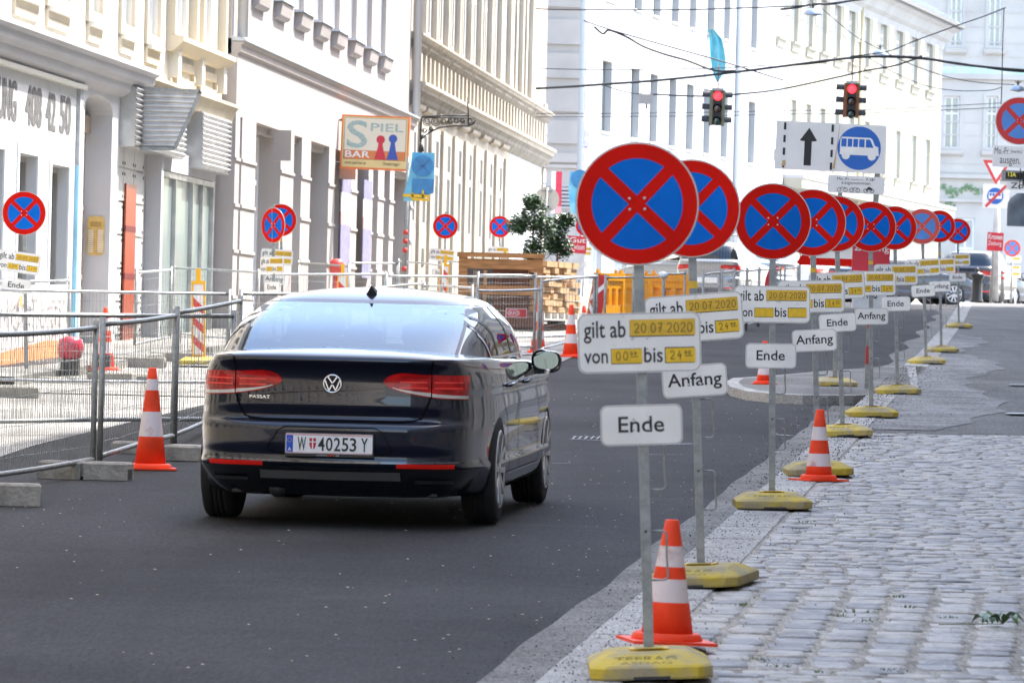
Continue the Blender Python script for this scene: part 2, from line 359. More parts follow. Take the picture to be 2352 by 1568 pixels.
# cobblestones: real stones
cb = MB(); rnd = random.Random(3)
def stone(x0, x1, y0, y1, mi):
    g = 0.007; j = lambda: rnd.uniform(-.006, .006)
    x0 += g+j(); x1 -= g-j(); y0 += g; y1 -= g
    h = rnd.uniform(-0.004, 0.004); b = min(0.035, (x1-x0)*0.25)
    P = []
    for (ix, z) in ((0, -0.03), (0.002, h-0.009), (b*0.28, h-0.001), (b*1.3, h+0.0015)):
        for (xx, yy) in ((x0+ix, y0+ix*.8), ((x0+x1)/2, y0+ix*.7-0.004), (x1-ix, y0+ix*.8), (x1-ix*.9+0.003, (y0+y1)/2), (x1-ix, y1-ix*.8), ((x0+x1)/2, y1-ix*.7+0.004), (x0+ix, y1-ix*.8), (x0+ix*.9-0.003, (y0+y1)/2)):
            P.append(Vector((xx+j()*.5, yy, gz(yy)+z+rnd.uniform(-.001, .001))))
    F = []
    for r in range(3):
        for c in range(8): F.append((r*8+c, r*8+(c+1) % 8, (r+1)*8+(c+1) % 8, (r+1)*8+c))
    cb.add(P, F, mi, True); o = len(cb.v)
    cb.add([Vector(((x0+x1)/2, (y0+y1)/2, gz((y0+y1)/2)+h+0.002))], []);
    for c in range(8): cb.f.append([o-8+c, o-8+(c+1) % 8, o]); cb.m.append(mi); cb.s.append(True)
# near block: long columns following the street; beyond: rows across
Yb0, Yb1 = 22.6, 27.6
for i in range(16):
    y = Yb0+rnd.uniform(-.2, .1)
    while y < Yb1:
        L = rnd.uniform(0.22, 0.42); off = 0.36+i*0.212
        x = Kx(y+L/2)+off
        if x < (y+L)*0.094+0.3: stone(x, x+0.188, y, min(y+L, Yb1+0.1), rnd.choice((0, 0, 1, 2)))
        y += L
for (ya, yb) in ((17.5, Yb0-0.15), (Yb1+0.1, 49.5)):
    y = ya
    while y < yb:
        L = rnd.uniform(0.15, 0.25); x = Kx(y+L/2)+0.35; xmax = (y+L)*0.094+0.4
        x -= 0
        first = True
        while x < xmax:
            wd = rnd.uniform(0.11, 0.23)
            if first: wd = rnd.uniform(0.08, 0.2); first = False
            stone(x, x+wd, y+rnd.uniform(-.012, .012), y+L, rnd.choice((0, 0, 0, 1, 2)))
            x += wd
        y += L
def cob(nm, c, c2): return mat(nm, c, 0.62, col2=c2, scale=7, bump=0.8, bscale=34, detail=9, lo=0.34, hi=0.6, spec=0.4, stretch=(1, .5, 1))
tag(cb.build('cobblestone_paving', [cob('cobble_grey', (0.345, 0.325, 0.295), (0.19, 0.18, 0.165)), cob('cobble_beige', (0.37, 0.34, 0.295), (0.24, 0.22, 0.19)), cob('cobble_dark', (0.255, 0.248, 0.24), (0.14, 0.136, 0.13))]), kind='structure')
# grit along the kerb: countless crumbs
g = MB()
for i in range(5200):
    y = 20+rnd.random()**1.3*55; sp = rnd.gauss(0, 0.27); x = Kx(y)+0.15+sp
    s_ = rnd.uniform(0.0018, 0.0055)*(1 if y < 40 else 1.5)
    if sp > 0.15 and rnd.random() < 0.5: continue
    inside = (x > Kx(y)); z = gz(y)+(0.006 if inside else -0.094)
    if inside and y < 49.5 and x > Kx(y)+0.34: z += 0.004
    if 61 < y < 75 and not inside: continue
    g.add([(x-s_, y-s_, z), (x+s_, y-s_*.4, z), (x+s_*.5, y+s_, z), (x, y, z+s_*1.2)], [(0, 1, 3), (1, 2, 3), (2, 0, 3)])
tag(g.build('grit', mat('black_grit', (0.018, 0.017, 0.016), 0.9)), 'black crumbs of asphalt strewn along the kerb', kind='stuff')
g = MB()
for i in range(420):
    y = 23+rnd.random()*40; x = Kx(y)-0.4-rnd.random()**1.5*4.5
    s_ = rnd.uniform(0.002, 0.005)
    g.add([(x-s_*2, y-s_, rz(y)+.002), (x+s_*2, y-s_*.4, rz(y)+.002), (x+s_*.5, y+s_, rz(y)+.002), (x, y, rz(y)+.002+s_)], [(0, 1, 3), (1, 2, 3), (2, 0, 3)])
tag(g.build('litter_crumbs', mat('pale_litter', (0.5, 0.42, 0.32), 0.9)), 'pale crumbs and leaf bits scattered over the asphalt', kind='stuff')
# moss and weeds in the joints
g = MB()
for (uu, vv, w_) in ((1975, 1405, .1), (1990, 1425, .08), (2180, 1420, .06), (2060, 1370, .05), (1700, 1390, .05), (1745, 1515, .06), (1930, 1415, .05), (1590, 1540, .07), (2090, 1395, .05), (1860, 1200, .06), (1620, 1475, .05), (1795, 1530, .06), (1885, 1545, .05), (2045, 1540, .05)):
    c = G(uu, vv)
    for q in range(22):
        x, y = c.x+rnd.gauss(0, w_*.5), c.y+rnd.gauss(0, w_*.6); h = rnd.uniform(.006, .02); a = rnd.uniform(0, PI); s_ = 0.004
        g.add([(x-s_*math.cos(a), y-s_*math.sin(a), gz(y)), (x+s_*math.cos(a), y+s_*math.sin(a), gz(y)), (x+rnd.gauss(0, .008), y, gz(y)+h)], [(0, 1, 2)])
tag(g.build('weeds', mat('weed_green', (0.09, 0.15, 0.035), 0.8, var=0.3)), 'small green weeds in the cobble joints', kind='stuff')
# fallen leafy twig on the cobbles
t = thing('fallen_twig', 'fallen leafy green twig lying on the cobbles at the lower right', 'twig', G(2270, 1442), 0.0)
s_ = MB(); s_.tube([(-0.22, 0, .012), (-0.1, .01, .015), (0.02, 0, .02), (.06, .0, .02)], .0022, 5); s_.build('stem', mat('twig_stem', (0.10, 0.13, 0.04), 0.7), t)
for i, (x, y, a, L, tl) in enumerate(((-.03, .0, .5, .11, 1.6), (.05, .01, -.2, .12, 2.2), (.0, .03, 2.6, .08, 1.4), (.06, -.03, -.9, .10, 1.8), (.02, .05, 1.2, .09, 2.0))):
    l_ = MB(); rows = []
    for k2 in range(6):
        tt = k2/5; ww = .036*math.sin(PI*min(1, tt*1.05)**.8)+.001
        rows.append([Matrix.Rotation(a, 4, 'Z') @ Vector((tt*L, q*ww, abs(q)*ww*.5+math.sin(tt*PI)*.02*tl)) for q in (-1, 0, 1)])
    l_.grid(rows); l_.build('leaf', mat('leaf_dark_green', (0.045, 0.115, 0.025), 0.35, var=0.3, scale=30), t, loc=(x, y, .018))
# road marking: small hatched box and stray chalk lines
m = MB()
def mark(u0, v0, u1, v1, wpx=1.2):
    a, b = G(u0, v0, -.0925), G(u1, v1, -.0925); d = (b-a).normalized(); w_ = wpx/2*a.y/FPX; nrm = Vector((-d.y, d.x, 0))*w_*(14 if abs(v1-v0) < abs(u1-u0)*.3 else 1)
    m.add([a-nrm, b-nrm, b+nrm, a+nrm], [(0, 1, 2, 3)])
for k2 in range(8): mark(1315+k2*14, 1007, 1322+k2*14, 1001, 3.5)
mark(1306, 1007, 1392, 1011, 1.0); mark(1316, 1001, 1395, 1004, 1.0); mark(1534, 1020, 1590, 1018, 1.2); mark(1486, 1043, 1556, 1043, .7); mark(1180, 1062, 1310, 1063, .7)
mark(1780, 997, 1822, 1000, 1.5)
tag(m.build('road_marking', mat('marking_white', (0.42, 0.43, 0.45), 0.8, var=.5, scale=30)), kind='structure')
# paving joints and drains on the smooth pavement
m = MB()
for (u0, v0, u1, v1) in ((2000, 1000, 2352, 993), (1990, 986, 2352, 985), (2085, 884, 2352, 880), (2190, 770, 2352, 768), (2180, 750, 2352, 748)):
    a, b = G(u0, v0, .004), G(u1, v1, .004); m.add([a+Vector((0, -.025, 0)), b+Vector((0, -.025, 0)), b+Vector((0, .02, 0)), a+Vector((0, .02, 0))], [(0, 1, 2, 3)])
tag(m.build('pavement_joints', mat('joint_dark', (0.07, 0.07, 0.068), 0.9)), kind='structure')
for i, (u, v, wh) in enumerate(((2343, 885, 'farther'), (2341, 951, 'nearer'))):
    p = G(u, v, .006); m = MB(); m.b2(-.12, .14, -.25, .25, 0, .008, 0); m.b2(-.10, .12, -.21, .21, .009, .012, 1)
    c = m.build('drain_cover', [M_galv, mat('cover_light', (.55, .6, .66), .4)]); c.location = p
    tag(c, wh+' of two pale metal drain covers set in the pavement at the right', 'drain cover', 'drain covers in the pavement')
# ------------------------------------------------------------------ temporary no-stopping signs
_C = {}
def cached(key, fn, mats):
    if key not in _C:
        mb = fn(); _C[key] = mb.mesh(key, mats)
    return _C[key]
M_red2 = mat('sign_red_faded', (0.62, 0.07, 0.05), 0.4, var=.08, scale=3); M_blue2 = mat('sign_blue_faded', (0.08, 0.24, 0.60), 0.4, var=.08, scale=3)
M_tape2 = mat('yellow_tape_bright', (0.80, 0.50, 0.015), 0.5, var=0.1, scale=30)
M_ink = mat('plate_print', (0.02, 0.02, 0.02), 0.5)
def disc_mb(r=0.24):
    m = MB(); k = r/0.24
    m.prism(circ(r, 64), 0, 0.004, 0, mi_side=0)
    m.prism(circ(r*0.985, 64), -0.0012, 0, 1, mi_side=1)
    m.flat(circ(0.178*k, 64)[::1], -0.0018, 2)
    a, b = circ(0.177*k, 64), circ(0.2335*k, 64)
    P = [(x, -0.0028, z) for x, z in a]+[(x, -0.0028, z) for x, z in b]
    m.add(P, [(i, (i+1) % 64, 64+(i+1) % 64, 64+i) for i in range(64)], 3)
    for an in (45, -45):
        M = Matrix.Rotation(R(an), 4, 'Y'); m.flat([(-.1815*k, -.023*k), (.1815*k, -.023*k), (.1815*k, .023*k), (-.1815*k, .023*k)], -0.0022 if an > 0 else -0.0024, 3, M)
    for x in (-.029, .029):
        for z in (-.021, .021): m.lathe([(.0062, 0), (.0055, .003), (.003, .0052), (.0001, .006)], 8, 4, Matrix.Translation((x, -.0026, z)) @ Matrix.Rotation(R(90), 4, 'X'))
    return m
def plate_mb(w, h, r):
    m = MB(); m.prism(rrect(w, h, r), 0, 0.003, 0, mi_side=1)
    m.flat(rrect(w-.004, h-.004, r-.002), -0.0006, 1); m.flat(rrect(w-.012, h-.012, r-.005), -0.0011, 0)
    return m
def rivets(m, pts, mi):
    for x, z in pts: m.lathe([(.0058, 0), (.005, .003), (.0025, .0045), (.0001, .005)], 8, mi, Matrix.Translation((x, -.0016, z)) @ Matrix.Rotation(R(90), 4, 'X'))
def info_letters():
    m = MB(); y = -0.0022
    put_text(m, "gilt ab", -.2155, -.052, .0005, .087, y); put_text(m, "von", -.2155, -.123, -.078, -.037, y); put_text(m, "bis", .017, .090, -.078, -.018, y)
    m.flat([(-.037, .022), (.214, .022), (.214, .087), (-.037, .087)], -.0016)
    m.flat([(-.111, -.082), (.007, -.082), (.007, -.022), (-.111, -.022)], -.0016); m.flat([(.098, -.082), (.213, -.082), (.213, -.020), (.098, -.020)], -.0016)
    return m
def tape_mb(x0, x1, z0, z1, txt, h, adv, blank=False, tilt=0.0):
    m = MB(); d = math.tan(tilt)*(x1-x0)
    m.add([(x0, -.003, z0), (x1, -.003, z0+d), (x1, -.003, z1+d), (x0, -.0034, z1)], [(0, 1, 2, 3)], 0)
    if not blank: hand(m, txt, x0+.018, z0+.012, h, adv, .0035, -.0042, 1)
    return m
def prints(kind, blank):
    """the three tapes on a plate"""
    t1 = cached('tape_date', lambda: tape_mb(-.036, .217, .026, .089, "20.07.2020", .036, .026), [M_tape, M_pen])
    def small(x0, x1, tx, key):
        def f():
            m = tape_mb(x0, x1, -.079, -.024, tx, .032, .028, blank)
            if not blank:
                hand(m, "00", x0+.075, -.052+.004, .013, .014, .003, -.0042, 1); m.flat([(x0+.074, -.057), (x0+.104, -.055), (x0+.104, -.052), (x0+.074, -.054)], -.0042, 1)
            else: m.add([(x0+.02, -.005, -.05), (x0+.05, -.0032, -.03), (x0+.012, -.0045, -.03)], [(0, 1, 2)], 0)
            return m
        return cached(key+str(blank), f, [M_tape2, M_pen])
    return [t1, small(-.109, .010, "00", 'tape_from'), small(.101, .216, "24", 'tape_to')]
def foot_mb():
    """recycled plastic foot plate, long axis away from the viewer"""
    m = MB(); a, b, c = .23, .43, .1     # half width, half length, chamfer
    def ring(sx, sy, ch, z, dx=0): return [Vector((x, y, z)) for x, y in ((-sx+ch, -sy), (sx-ch, -sy), (sx, -sy+ch), (sx, sy-ch), (sx-ch, sy), (-sx+ch, sy), (-sx, sy-ch), (-sx, -sy+ch))]
    rings = [ring(a, b, c*.55, 0), ring(a+.004, b+.004, c*.55, .008), ring(a+.004, b+.004, c*.55, .044), ring(a-.006, b-.008, c*.55, .053), ring(a-.07, b-.15, c*.5, .088), ring(a-.085, b-.17, c*.5, .092)]
    P = [p for r in rings for p in r]; F = []
    for i in range(5):
        for k in range(8): F.append((i*8+k, i*8+(k+1) % 8, (i+1)*8+(k+1) % 8, (i+1)*8+k))
    F.append(tuple(40+k for k in range(8))); F.append(tuple(range(7, -1, -1)))
    m.add(P, F, 0)
    m.b2(-.075, .075, -.085, .085, .09, .100, 1)
    m.b2(-.055, .055, -.11, .06, .1, .103, 0)
    m.b2(-.07, .07, -b-.0055, -b-.002, 0.0, .012, 2)
    for sx in (-1, 1): m.box((sx*.155, -.2, .071), (.022, .13, .012), 1)
    return m
M_ydk = mat('yellow_insert', (0.60, 0.36, 0.02), 0.6)
def foot_text():
    m = MB()
    for (t, y0, z0, y1, z1, x0, x1) in (("TEERAG", -.36, .0625, -.315, .079, -.14, .10), ("ASDAG", -.405, .0535, -.37, .062, -.12, .08)):
        v, f = text_geo(t); ax, bx = min(p[0] for p in v), max(p[0] for p in v); az, bz = min(p[1] for p in v), max(p[1] for p in v)
        P = [Vector((x0+(x1-x0)*(a-ax)/(bx-ax), y0+(y1-y0)*(b-az)/(bz-az), z0+(z1-z0)*(b-az)/(bz-az)+.004)) for a, b in v]; m.add(P, f)
    return m
M_ytxt = mat('embossed_yellow_worn', (0.22, 0.17, 0.03), 0.8)
def handle_mb(h=.19):
    m = MB(); r = .018; pts = [(0, 0, 0), (.06-r, 0, 0)]+[(.06-r+r*math.sin(a), 0, -r+r*math.cos(a)) for a in (.4, .8, 1.2, 1.57)]+[(.058, 0, -h/2), (.062, 0, -h+r)]+[(.062-r+r*math.cos(a), 0, -h+r-r*math.sin(a)) for a in (.4, .8, 1.2, 1.57)]+[(0, 0, -h)]
    m.tube(pts, .0042, 6); return m
def pole_mb(z0, z1, w=.039, holes=True):
    m = MB(); m.b2(-w/2, w/2, -w/2, w/2, z0, z1, 0)
    for z in (.55,): m.lathe([(.006, 0), (.006, .001)], 8, 1, Matrix.Translation((0, -w/2-.0002, z)) @ Matrix.Rotation(R(90), 4, 'X'))
    return m
def make_sign(name, label, group, base, Y, zs, kind, lean=0, yaw=0, disc_yaw=0, faded=False, blank=False, plate_roll=0, p2_roll=0, off=(0, 0, 0), foot=True, zf=0.0, foot_yaw=0, no_date=False):
    """zs: heights of disc centre, date plate, word plate"""
    t = thing(name, label, 'road sign', (base[0], Y, zf), (0, lean, yaw), group)
    if foot:
        f = link('foot_plate', cached('foot_plate', foot_mb, [M_ybase, M_ydk, M_dark]), t, rot=(0, 0, foot_yaw)); 
        link('embossed_lettering', cached('foot_text', foot_text, [M_ytxt]), f)
    link('pole', cached('pole', lambda: pole_mb(.07, 1.98), [M_galv, M_dark]), t)
    mats = [M_rim, M_white, M_blue2 if faded else M_blue, M_red2 if faded else M_red, M_rivet]
    link('sign_disc', cached('disc'+str(faded), disc_mb, mats), t, (off[0], -.03, zs[0]), (0, 0, disc_yaw))
    p = link('date_plate', cached('date_plate', lambda: plate_mb(.478, .232, .035), [M_white, M_rim]), t, (off[1], -.032, zs[1]), (0, plate_roll, disc_yaw))
    def il():
        m = info_letters(); return m
    link('lettering', cached('info_letters', il, [M_ink]), p)
    for me in prints(kind, blank): link('tape_strip', me, p)
    def rv():
        m = MB(); rivets(m, [(x, z) for x in (-.029, .029) for z in (.018, -.022)], 0); return m
    for x in (-.029, .029):
        for z in (.018, -.022): link('rivet', cached('rivet', lambda: (lambda m: (rivets(m, [(0, 0)], 0), m)[1])(MB()), [M_rivet]), p, (x, 0, z))
    wp = .318 if kind == 'Ende' else .318
    q = link('word_plate', cached('word_plate', lambda: plate_mb(.318, .157, .028), [M_white, M_rim]), t, (off[2], -.032, zs[2]), (0, p2_roll, disc_yaw))
    def wl():
        m = MB()
        if kind == 'Ende': put_text(m, "Ende", -.090, .088, -.028, .034, -.0022)
        else: put_text(m, "Anfang", -.132, .132, -.045, .040, -.0022)
        return m
    link('lettering', cached('word_'+kind, wl, [M_ink]), q)
    for x in (-.031, .029):
        for z in (.024, -.016): link('rivet', _C['rivet'], q, (x, 0, z))
    if kind == 'Anfang': q2 = MB(); q2.b2(-.0205, .0205, -.0205, .0205, 1.44, 1.475); link('pole_sticker', cached('pole_sticker', lambda: q2, [M_tape]), t)
    for z in (.90, .55):
        if z < zs[2]-.02: link('wire_handle', cached('handle', handle_mb, [M_galv]), t, (.021, 0, z))
    return t
# disc u, v, diameter / pole foot u, v / plate u, v / word u, v / word, label bits
S = [
 ((1463, 471, 284), (1490, 1495), (1468, 789, 0.2), (1473, 978, 0), 'Ende', 'nearest and largest temporary no-stopping sign, with an Ende plate over the orange cone', {}),
 ((1587, 481, 226), (1610, 1300), (1594, 732, -2.6), (1595, 876, -2.2), 'Anfang', 'second nearest no-stopping sign, its Anfang plate tilted up, partly hidden by the nearest one', {'foot_yaw': R(-10)}),
 ((1775, 511, 172), (1773, 1133), (1773, 701, 0.4), (1770, 819, 0.6), 'Ende', 'third no-stopping sign from the front, with blank yellow tapes and a chipped yellow foot', {'blank': True}),
 ((1866, 513, 153), (1878, 1062), (1863, 682, .5), (1870, 783, -1.2), 'Anfang', 'no-stopping sign whose yellow foot stands behind the small orange cone', {}),
 ((1921, 515, 129), (1935, 977), (1922, 657, -.5), (1923, 742, -2), 'Ende', 'no-stopping sign leaning left, its foot on the last row before the cobbles begin', {}),
 ((2000, 521, 116), (2001, 935), (1999, 651, 0), (2001, 727, -.5), 'Anfang', 'upright no-stopping sign with Anfang plate in front of the bus lane pole', {}),
 ((2055, 524, 98), (2061, 885), (2057, 631, 0), (2057, 698, 0), 'Ende', 'no-stopping sign just right of the bus lane pole, with an Ende plate', {}),
 ((2118, 520, 80), (2127, 820), (2119, 614, -2), (2120, 668, -1.5), 'Ende', 'paler, faded no-stopping sign among the farther ones in the right row', {'faded': True}),
 ((2157, 520, 73), (2162, 795), (2157, 611, -1), (2158, 658, -1), 'Anfang', 'last but one no-stopping sign of the right row, half behind the faded one', {}),
 ((2200, 531, 57), (2202, 742), (2199, 597, -1), (2199, 637, 0), 'Ende', 'smallest and farthest no-stopping sign of the right row', {}),
]
def place_sign(rec, group, name='no_stopping_sign', foot=True, road=0.0):
    (du, dv, dd), (bu, bv), (pu, pv, pr), (wu, wv, wr), kind, label, kw = rec
    Y = G(bu, bv, .09).y if foot else kw.pop('Y'); p = FPX/Y
    bx, by = unroll(bu, bv); dx, dy = unroll(du, dv); px_, py_ = unroll(pu, pv); wx, wy = unroll(wu, wv)
    if foot: z = lambda yy: (by-yy)/p+.09
    else: z = lambda yy: (CAMZ-yy/FPX*Y)-(gz(Y)+road)
    lean = math.atan2(dx-bx, by-dy); X = bx/FPX*Y
    lx = lambda xx, yy: (xx-bx)/p-math.tan(lean)*(by-yy)/p
    kw = dict(kw)
    return make_sign(name, label, group, (X-math.sin(lean)*.09 if foot else X, ), Y, (z(dy), z(py_), z(wy)), kind, lean=lean, off=(0, lx(px_, py_), lx(wx, wy)), plate_roll=R(pr), p2_roll=R(wr), foot=foot, zf=gz(Y)+road+(0.006 if Y < 49.5 else .002), **kw)
for rec in S: place_sign(rec, 'temporary no-stopping signs along the right kerb')
SL = [
 ((58, 490, 101), (62, 800), (45, 602, 9), (40, 655, 9), 'Ende', 'no-stopping sign at the left edge, turned, with its date plate hanging askew', {'Y': 62, 'disc_yaw': 0.0}),
 ((627, 518, 82), (629, 830), (624, 609, 1), (624, 660, 1), 'Ende', 'left-side no-stopping sign turned sideways so its disc looks oval', {'Y': 76.5, 'disc_yaw': R(-46)}),
 ((644, 506, 76), (650, 800), (635, 590, 5), (629, 641, 5), 'Anfang', 'left-side no-stopping sign half hidden behind the oval-looking one', {'Y': 83, 'disc_yaw': R(-8)}),
 ((1023, 520, 58), (1018, 745), (1015, 586, 5), (1011, 627, 4), 'Ende', 'no-stopping sign standing before the grey stone facade, left of the potted trees', {'Y': 108}),
 ((1148, 521, 51), (1146, 720), (1144, 579, 2), (1143, 614, 3), 'Anfang', 'no-stopping sign directly beside the leaves of the potted trees', {'Y': 124}),
 ((1345, 520, 46), (1337, 700), (1337, 576, 3), (1335, 607, 4), 'Ende', 'no-stopping sign mostly hidden behind the largest one, by the red sack', {'Y': 138}),
]
for rec in SL: place_sign(rec, 'temporary no-stopping signs along the left side', foot=False, road=-.03)

# ------------------------------------------------------------------ traffic cones
def cone_body(h, r0, r1, bands, patch=False):
    m = MB(); N = 28
    prof = []; mis = []
    lv = sorted(set([0.035, h]+[b for bb in bands for b in bb])); 
    def rad(z): return r0+(r1-r0)*(z-.035)/(h-.035)
    prof = [(rad(.035), .035)]
    for a, b in zip(lv, lv[1:]):
        prof.append((rad(b), b)); mid = (a+b)/2; mis.append(1 if any(x < mid < y for x, y in bands) else 0)
    prof.append((r1*.72, h+.004)); mis.append(0); prof.append((r1*.6, h-.01)); mis.append(2)
    m.lathe(prof, N, mis=mis)
    return m
def make_cone(label, p, h, rb, bands, group='orange and white traffic cones', tilt=(0, 0, 0), off=.0, blocky=False):
    t = thing('traffic_cone', label, 'traffic cone', p, tilt, group)
    cone_body(h, rb*.62, .028, bands).build('cone_body', [M_orange, M_conew, M_dark], t)
    m = MB(); m.lathe([(rb*.62, .034), (rb*.74, .045), (rb*.8, .038), (rb*.84, .02), (rb*.84, .012)], 28)
    s2 = rb; m.box((0, 0, .0085), (s2*2, s2*2, .013), 0); m.build('cone_base', M_orange, t); return t
b5 = lambda h: [(h*.21, h*.39), (h*.58, h*.77)]
make_cone('tall orange cone with two white bands at the left of the car, by the fence', G(345, 1078, -.1), .735, .185, [(.24, .42), (.575, .655), (.42, .421)][:2], tilt=(0, 0, .1))
cl = [
 ('orange cone standing between the fence panels near the yellow striped beacon', G(240, 851, -.05), .72, .19),
 ('orange cone on the road edge right of the wing mirror, before the stacked timber', G(1310, 821, -.1), .735, .18),
 ('orange cone half hidden behind the fence posts by the wing mirror', G(1235, 812, -.1), .73, .18)]
for lb, p, h, rb in cl: make_cone(lb, p, h, rb, [(.20, .33), (.46, .60)])
make_cone('small cone on the kerb island, hidden behind an Ende plate', G(1755, 883), .49, .14, [(.11, .19), (.27, .35)])
make_cone('small orange cone in front of a yellow sign foot on the kerb', G(1880, 1104), .495, .155, b5(.49), tilt=(0, 0, .5))
make_cone('orange cone behind the nearest sign pole, with square white patches', Vector((.665, 23.4, gz(23.4)+.03)), .505, .175, [(.17, .265), (.315, .40)], tilt=(R(1), R(1.2), .2))
# ------------------------------------------------------------------ buildings
class Fac:
    """vertical street front X = a + b*Y. local x runs along the street (away from us), local -y points to the street."""
    def __init__(s, a, b, Y0, Y1):
        s.a, s.b, s.Y0, s.Y1 = a, b, Y0, Y1; s.q = math.sqrt(1+b*b); s.L = (Y1-Y0)*s.q
        s.zb = gz(Y0)
    def root(s, name, label, cat, group=None):
        s.r = thing(name, label, cat, (s.a+s.b*s.Y0, s.Y0, s.zb), math.atan2(1, s.b), group); return s.r
    def px(s, u, v, off=0.0):
        """(distance along, height above the root) of the point seen at u, v on the front (off metres proud of it)"""
        x, y = unroll(u, v); Y = (s.a+off*s.q)/(x/FPX-s.b); al = (Y-s.Y0)*s.q-off*0
        # moving outward by off shifts along by nothing in local x; correct for the skew
        X = x/FPX*Y; dx, dy = X-(s.a+s.b*s.Y0), Y-s.Y0
        return (dx*s.b+dy)/s.q, CAMZ-y/FPX*Y-s.zb
    def gnd(s, sx): return gz(s.Y0+sx/s.q)-s.zb
def wall_mb(x0, x1, z0, z1, holes, d=0.25, y=0.0, mi=0, mi_rev=None, thick=None):
    """wall sheet at y with rectangular openings and reveals d deep"""
    m = MB(); mr = mi if mi_rev is None else mi_rev
    holes = [(max(a, x0), min(b, x1), max(c, z0), min(e, z1)) for a, b, c, e in holes if a < x1 and b > x0]
    xs = sorted({x0, x1, *[h[0] for h in holes], *[h[1] for h in holes]}); zs = sorted({z0, z1, *[h[2] for h in holes], *[h[3] for h in holes]})
    for i in range(len(xs)-1):
        run = None
        for j in range(len(zs)-1):
            cx, cz = (xs[i]+xs[i+1])/2, (zs[j]+zs[j+1])/2
            inside = any(h[0] < cx < h[1] and h[2] < cz < h[3] for h in holes)
            if not inside: m.add([(xs[i], y, zs[j]), (xs[i+1], y, zs[j]), (xs[i+1], y, zs[j+1]), (xs[i], y, zs[j+1])], [(0, 1, 2, 3)], mi)
    for a, b, c, e in holes:
        m.add([(a, y, c), (b, y, c), (b, y, e), (a, y, e), (a, y+d, c), (b, y+d, c), (b, y+d, e), (a, y+d, e)], [(0, 4, 5, 1), (1, 5, 6, 2), (2, 6, 7, 3), (3, 7, 4, 0)], mr)
    t = thick or 6.0
    m.add([(x0, y, z0), (x0, y+t, z0), (x0, y+t, z1), (x0, y, z1)], [(0, 1, 2, 3)], mi); m.add([(x1, y, z0), (x1, y+t, z0), (x1, y+t, z1), (x1, y, z1)], [(3, 2, 1, 0)], mi)
    m.add([(x0, y, z1), (x1, y, z1), (x1, y+t, z1), (x0, y+t, z1)], [(0, 1, 2, 3)], mi); m.add([(x0, y+t, z0), (x1, y+t, z0), (x1, y+t, z1), (x0, y+t, z1)], [(3, 2, 1, 0)], mi)
    return m
M_pane = mat('pane_glass', (0.20, 0.225, 0.235), 0.06, 0.0, spec=1.0, coat=.5, ior=1.7)
M_curt = mat('pane_curtained', (0.45, 0.45, 0.43), 0.25, spec=.8)
M_panedk = mat('pane_dark', (0.06, 0.085, 0.085), 0.08, spec=1.0)
def window(root, a, b, c, e, d, fm, pane=None, cross=True, fw=.07, transom=.68, proud=.07, mull=True):
    """frame part with its glazing as a sub-part"""
    m = MB(); y0, y1 = d-.02-proud, d-.02
    m.b2(a, a+fw, y0, y1, c, e); m.b2(b-fw, b, y0, y1, c, e); m.b2(a+fw, b-fw, y0, y1, e-fw, e); m.b2(a+fw, b-fw, y0, y1, c, c+fw)
    if mull: m.b2((a+b)/2-fw*.45, (a+b)/2+fw*.45, y0+.008, y1, c+fw, e-fw)
    if cross: zt = c+(e-c)*transom; m.b2(a+fw, b-fw, y0+.004, y1-.004, zt-fw*.5, zt+fw*.5)
    f = m.build('window', fm, root)
    g = MB(); g.add([(a+.01, d-.035, c+.01), (b-.01, d-.035, c+.01), (b-.01, d-.035, e-.01), (a+.01, d-.035, e-.01)], [(0, 1, 2, 3)]); g.build('pane', pane or M_pane, f)
    return f
def cornice(x0, x1, prof, mi=0, m=None, end=True):
    """prof: (outward distance, z) list, top to bottom; extruded along the front"""
    m = m or MB(); n = len(prof); P = [(x0, -o, z) for o, z in prof]+[(x1, -o, z) for o, z in prof]
    m.add(P, [(i, i+1, n+i+1, n+i) for i in range(n-1)], mi)
    if end:
        z1, z0 = prof[0][1], prof[-1][1]
        m.add([(x0, -o, z) for o, z in prof]+[(x0, .1, z0), (x0, .1, z1)], [tuple(range(n+2))], mi); m.add([(x1, -o, z) for o, z in prof]+[(x1, .1, z0), (x1, .1, z1)], [tuple(range(n+1, -1, -1))], mi)
    return m
def frame_ring(m, a, b, c, e, w, t, mi=0, y=0):
    m.b2(a, a+w, y-t, y+.002, c, e, mi); m.b2(b-w, b, y-t, y+.002, c, e, mi); m.b2(a+w, b-w, y-t, y+.002, e-w, e, mi); m.b2(a+w, b-w, y-t, y+.002, c, c+w, mi)
MW = lambda n_, c, c2=None, **k: mat(n_, c, k.pop('rough', 0.85), col2=c2 or tuple(x*.86 for x in c), scale=k.pop('scale', .7), detail=8, bump=.12, bscale=30, lo=.3, hi=.6, **k)
M_w1 = MW('render_white', (0.60, 0.61, 0.62), (0.50, 0.51, 0.52)); M_cream = MW('render_cream', (0.72, 0.69, 0.61)); M_creamd = MW('trim_cream', (0.60, 0.53, 0.40))
M_g1 = MW('cornice_grey_paint', (0.47, 0.47, 0.48)); M_b2 = MW('render_pinkish', (0.40, 0.365, 0.345), (0.36, 0.33, 0.31)); M_b2d = MW('render_mauve_grey', (0.37, 0.325, 0.295))
M_b3 = MW('stone_beige', (0.46, 0.41, 0.33), (0.33, 0.29, 0.235), scale=2.5, stretch=(1, 1, .3)); M_b3d = MW('stone_beige_dark', (0.28, 0.25, 0.20), (0.16, 0.145, 0.12), scale=2)
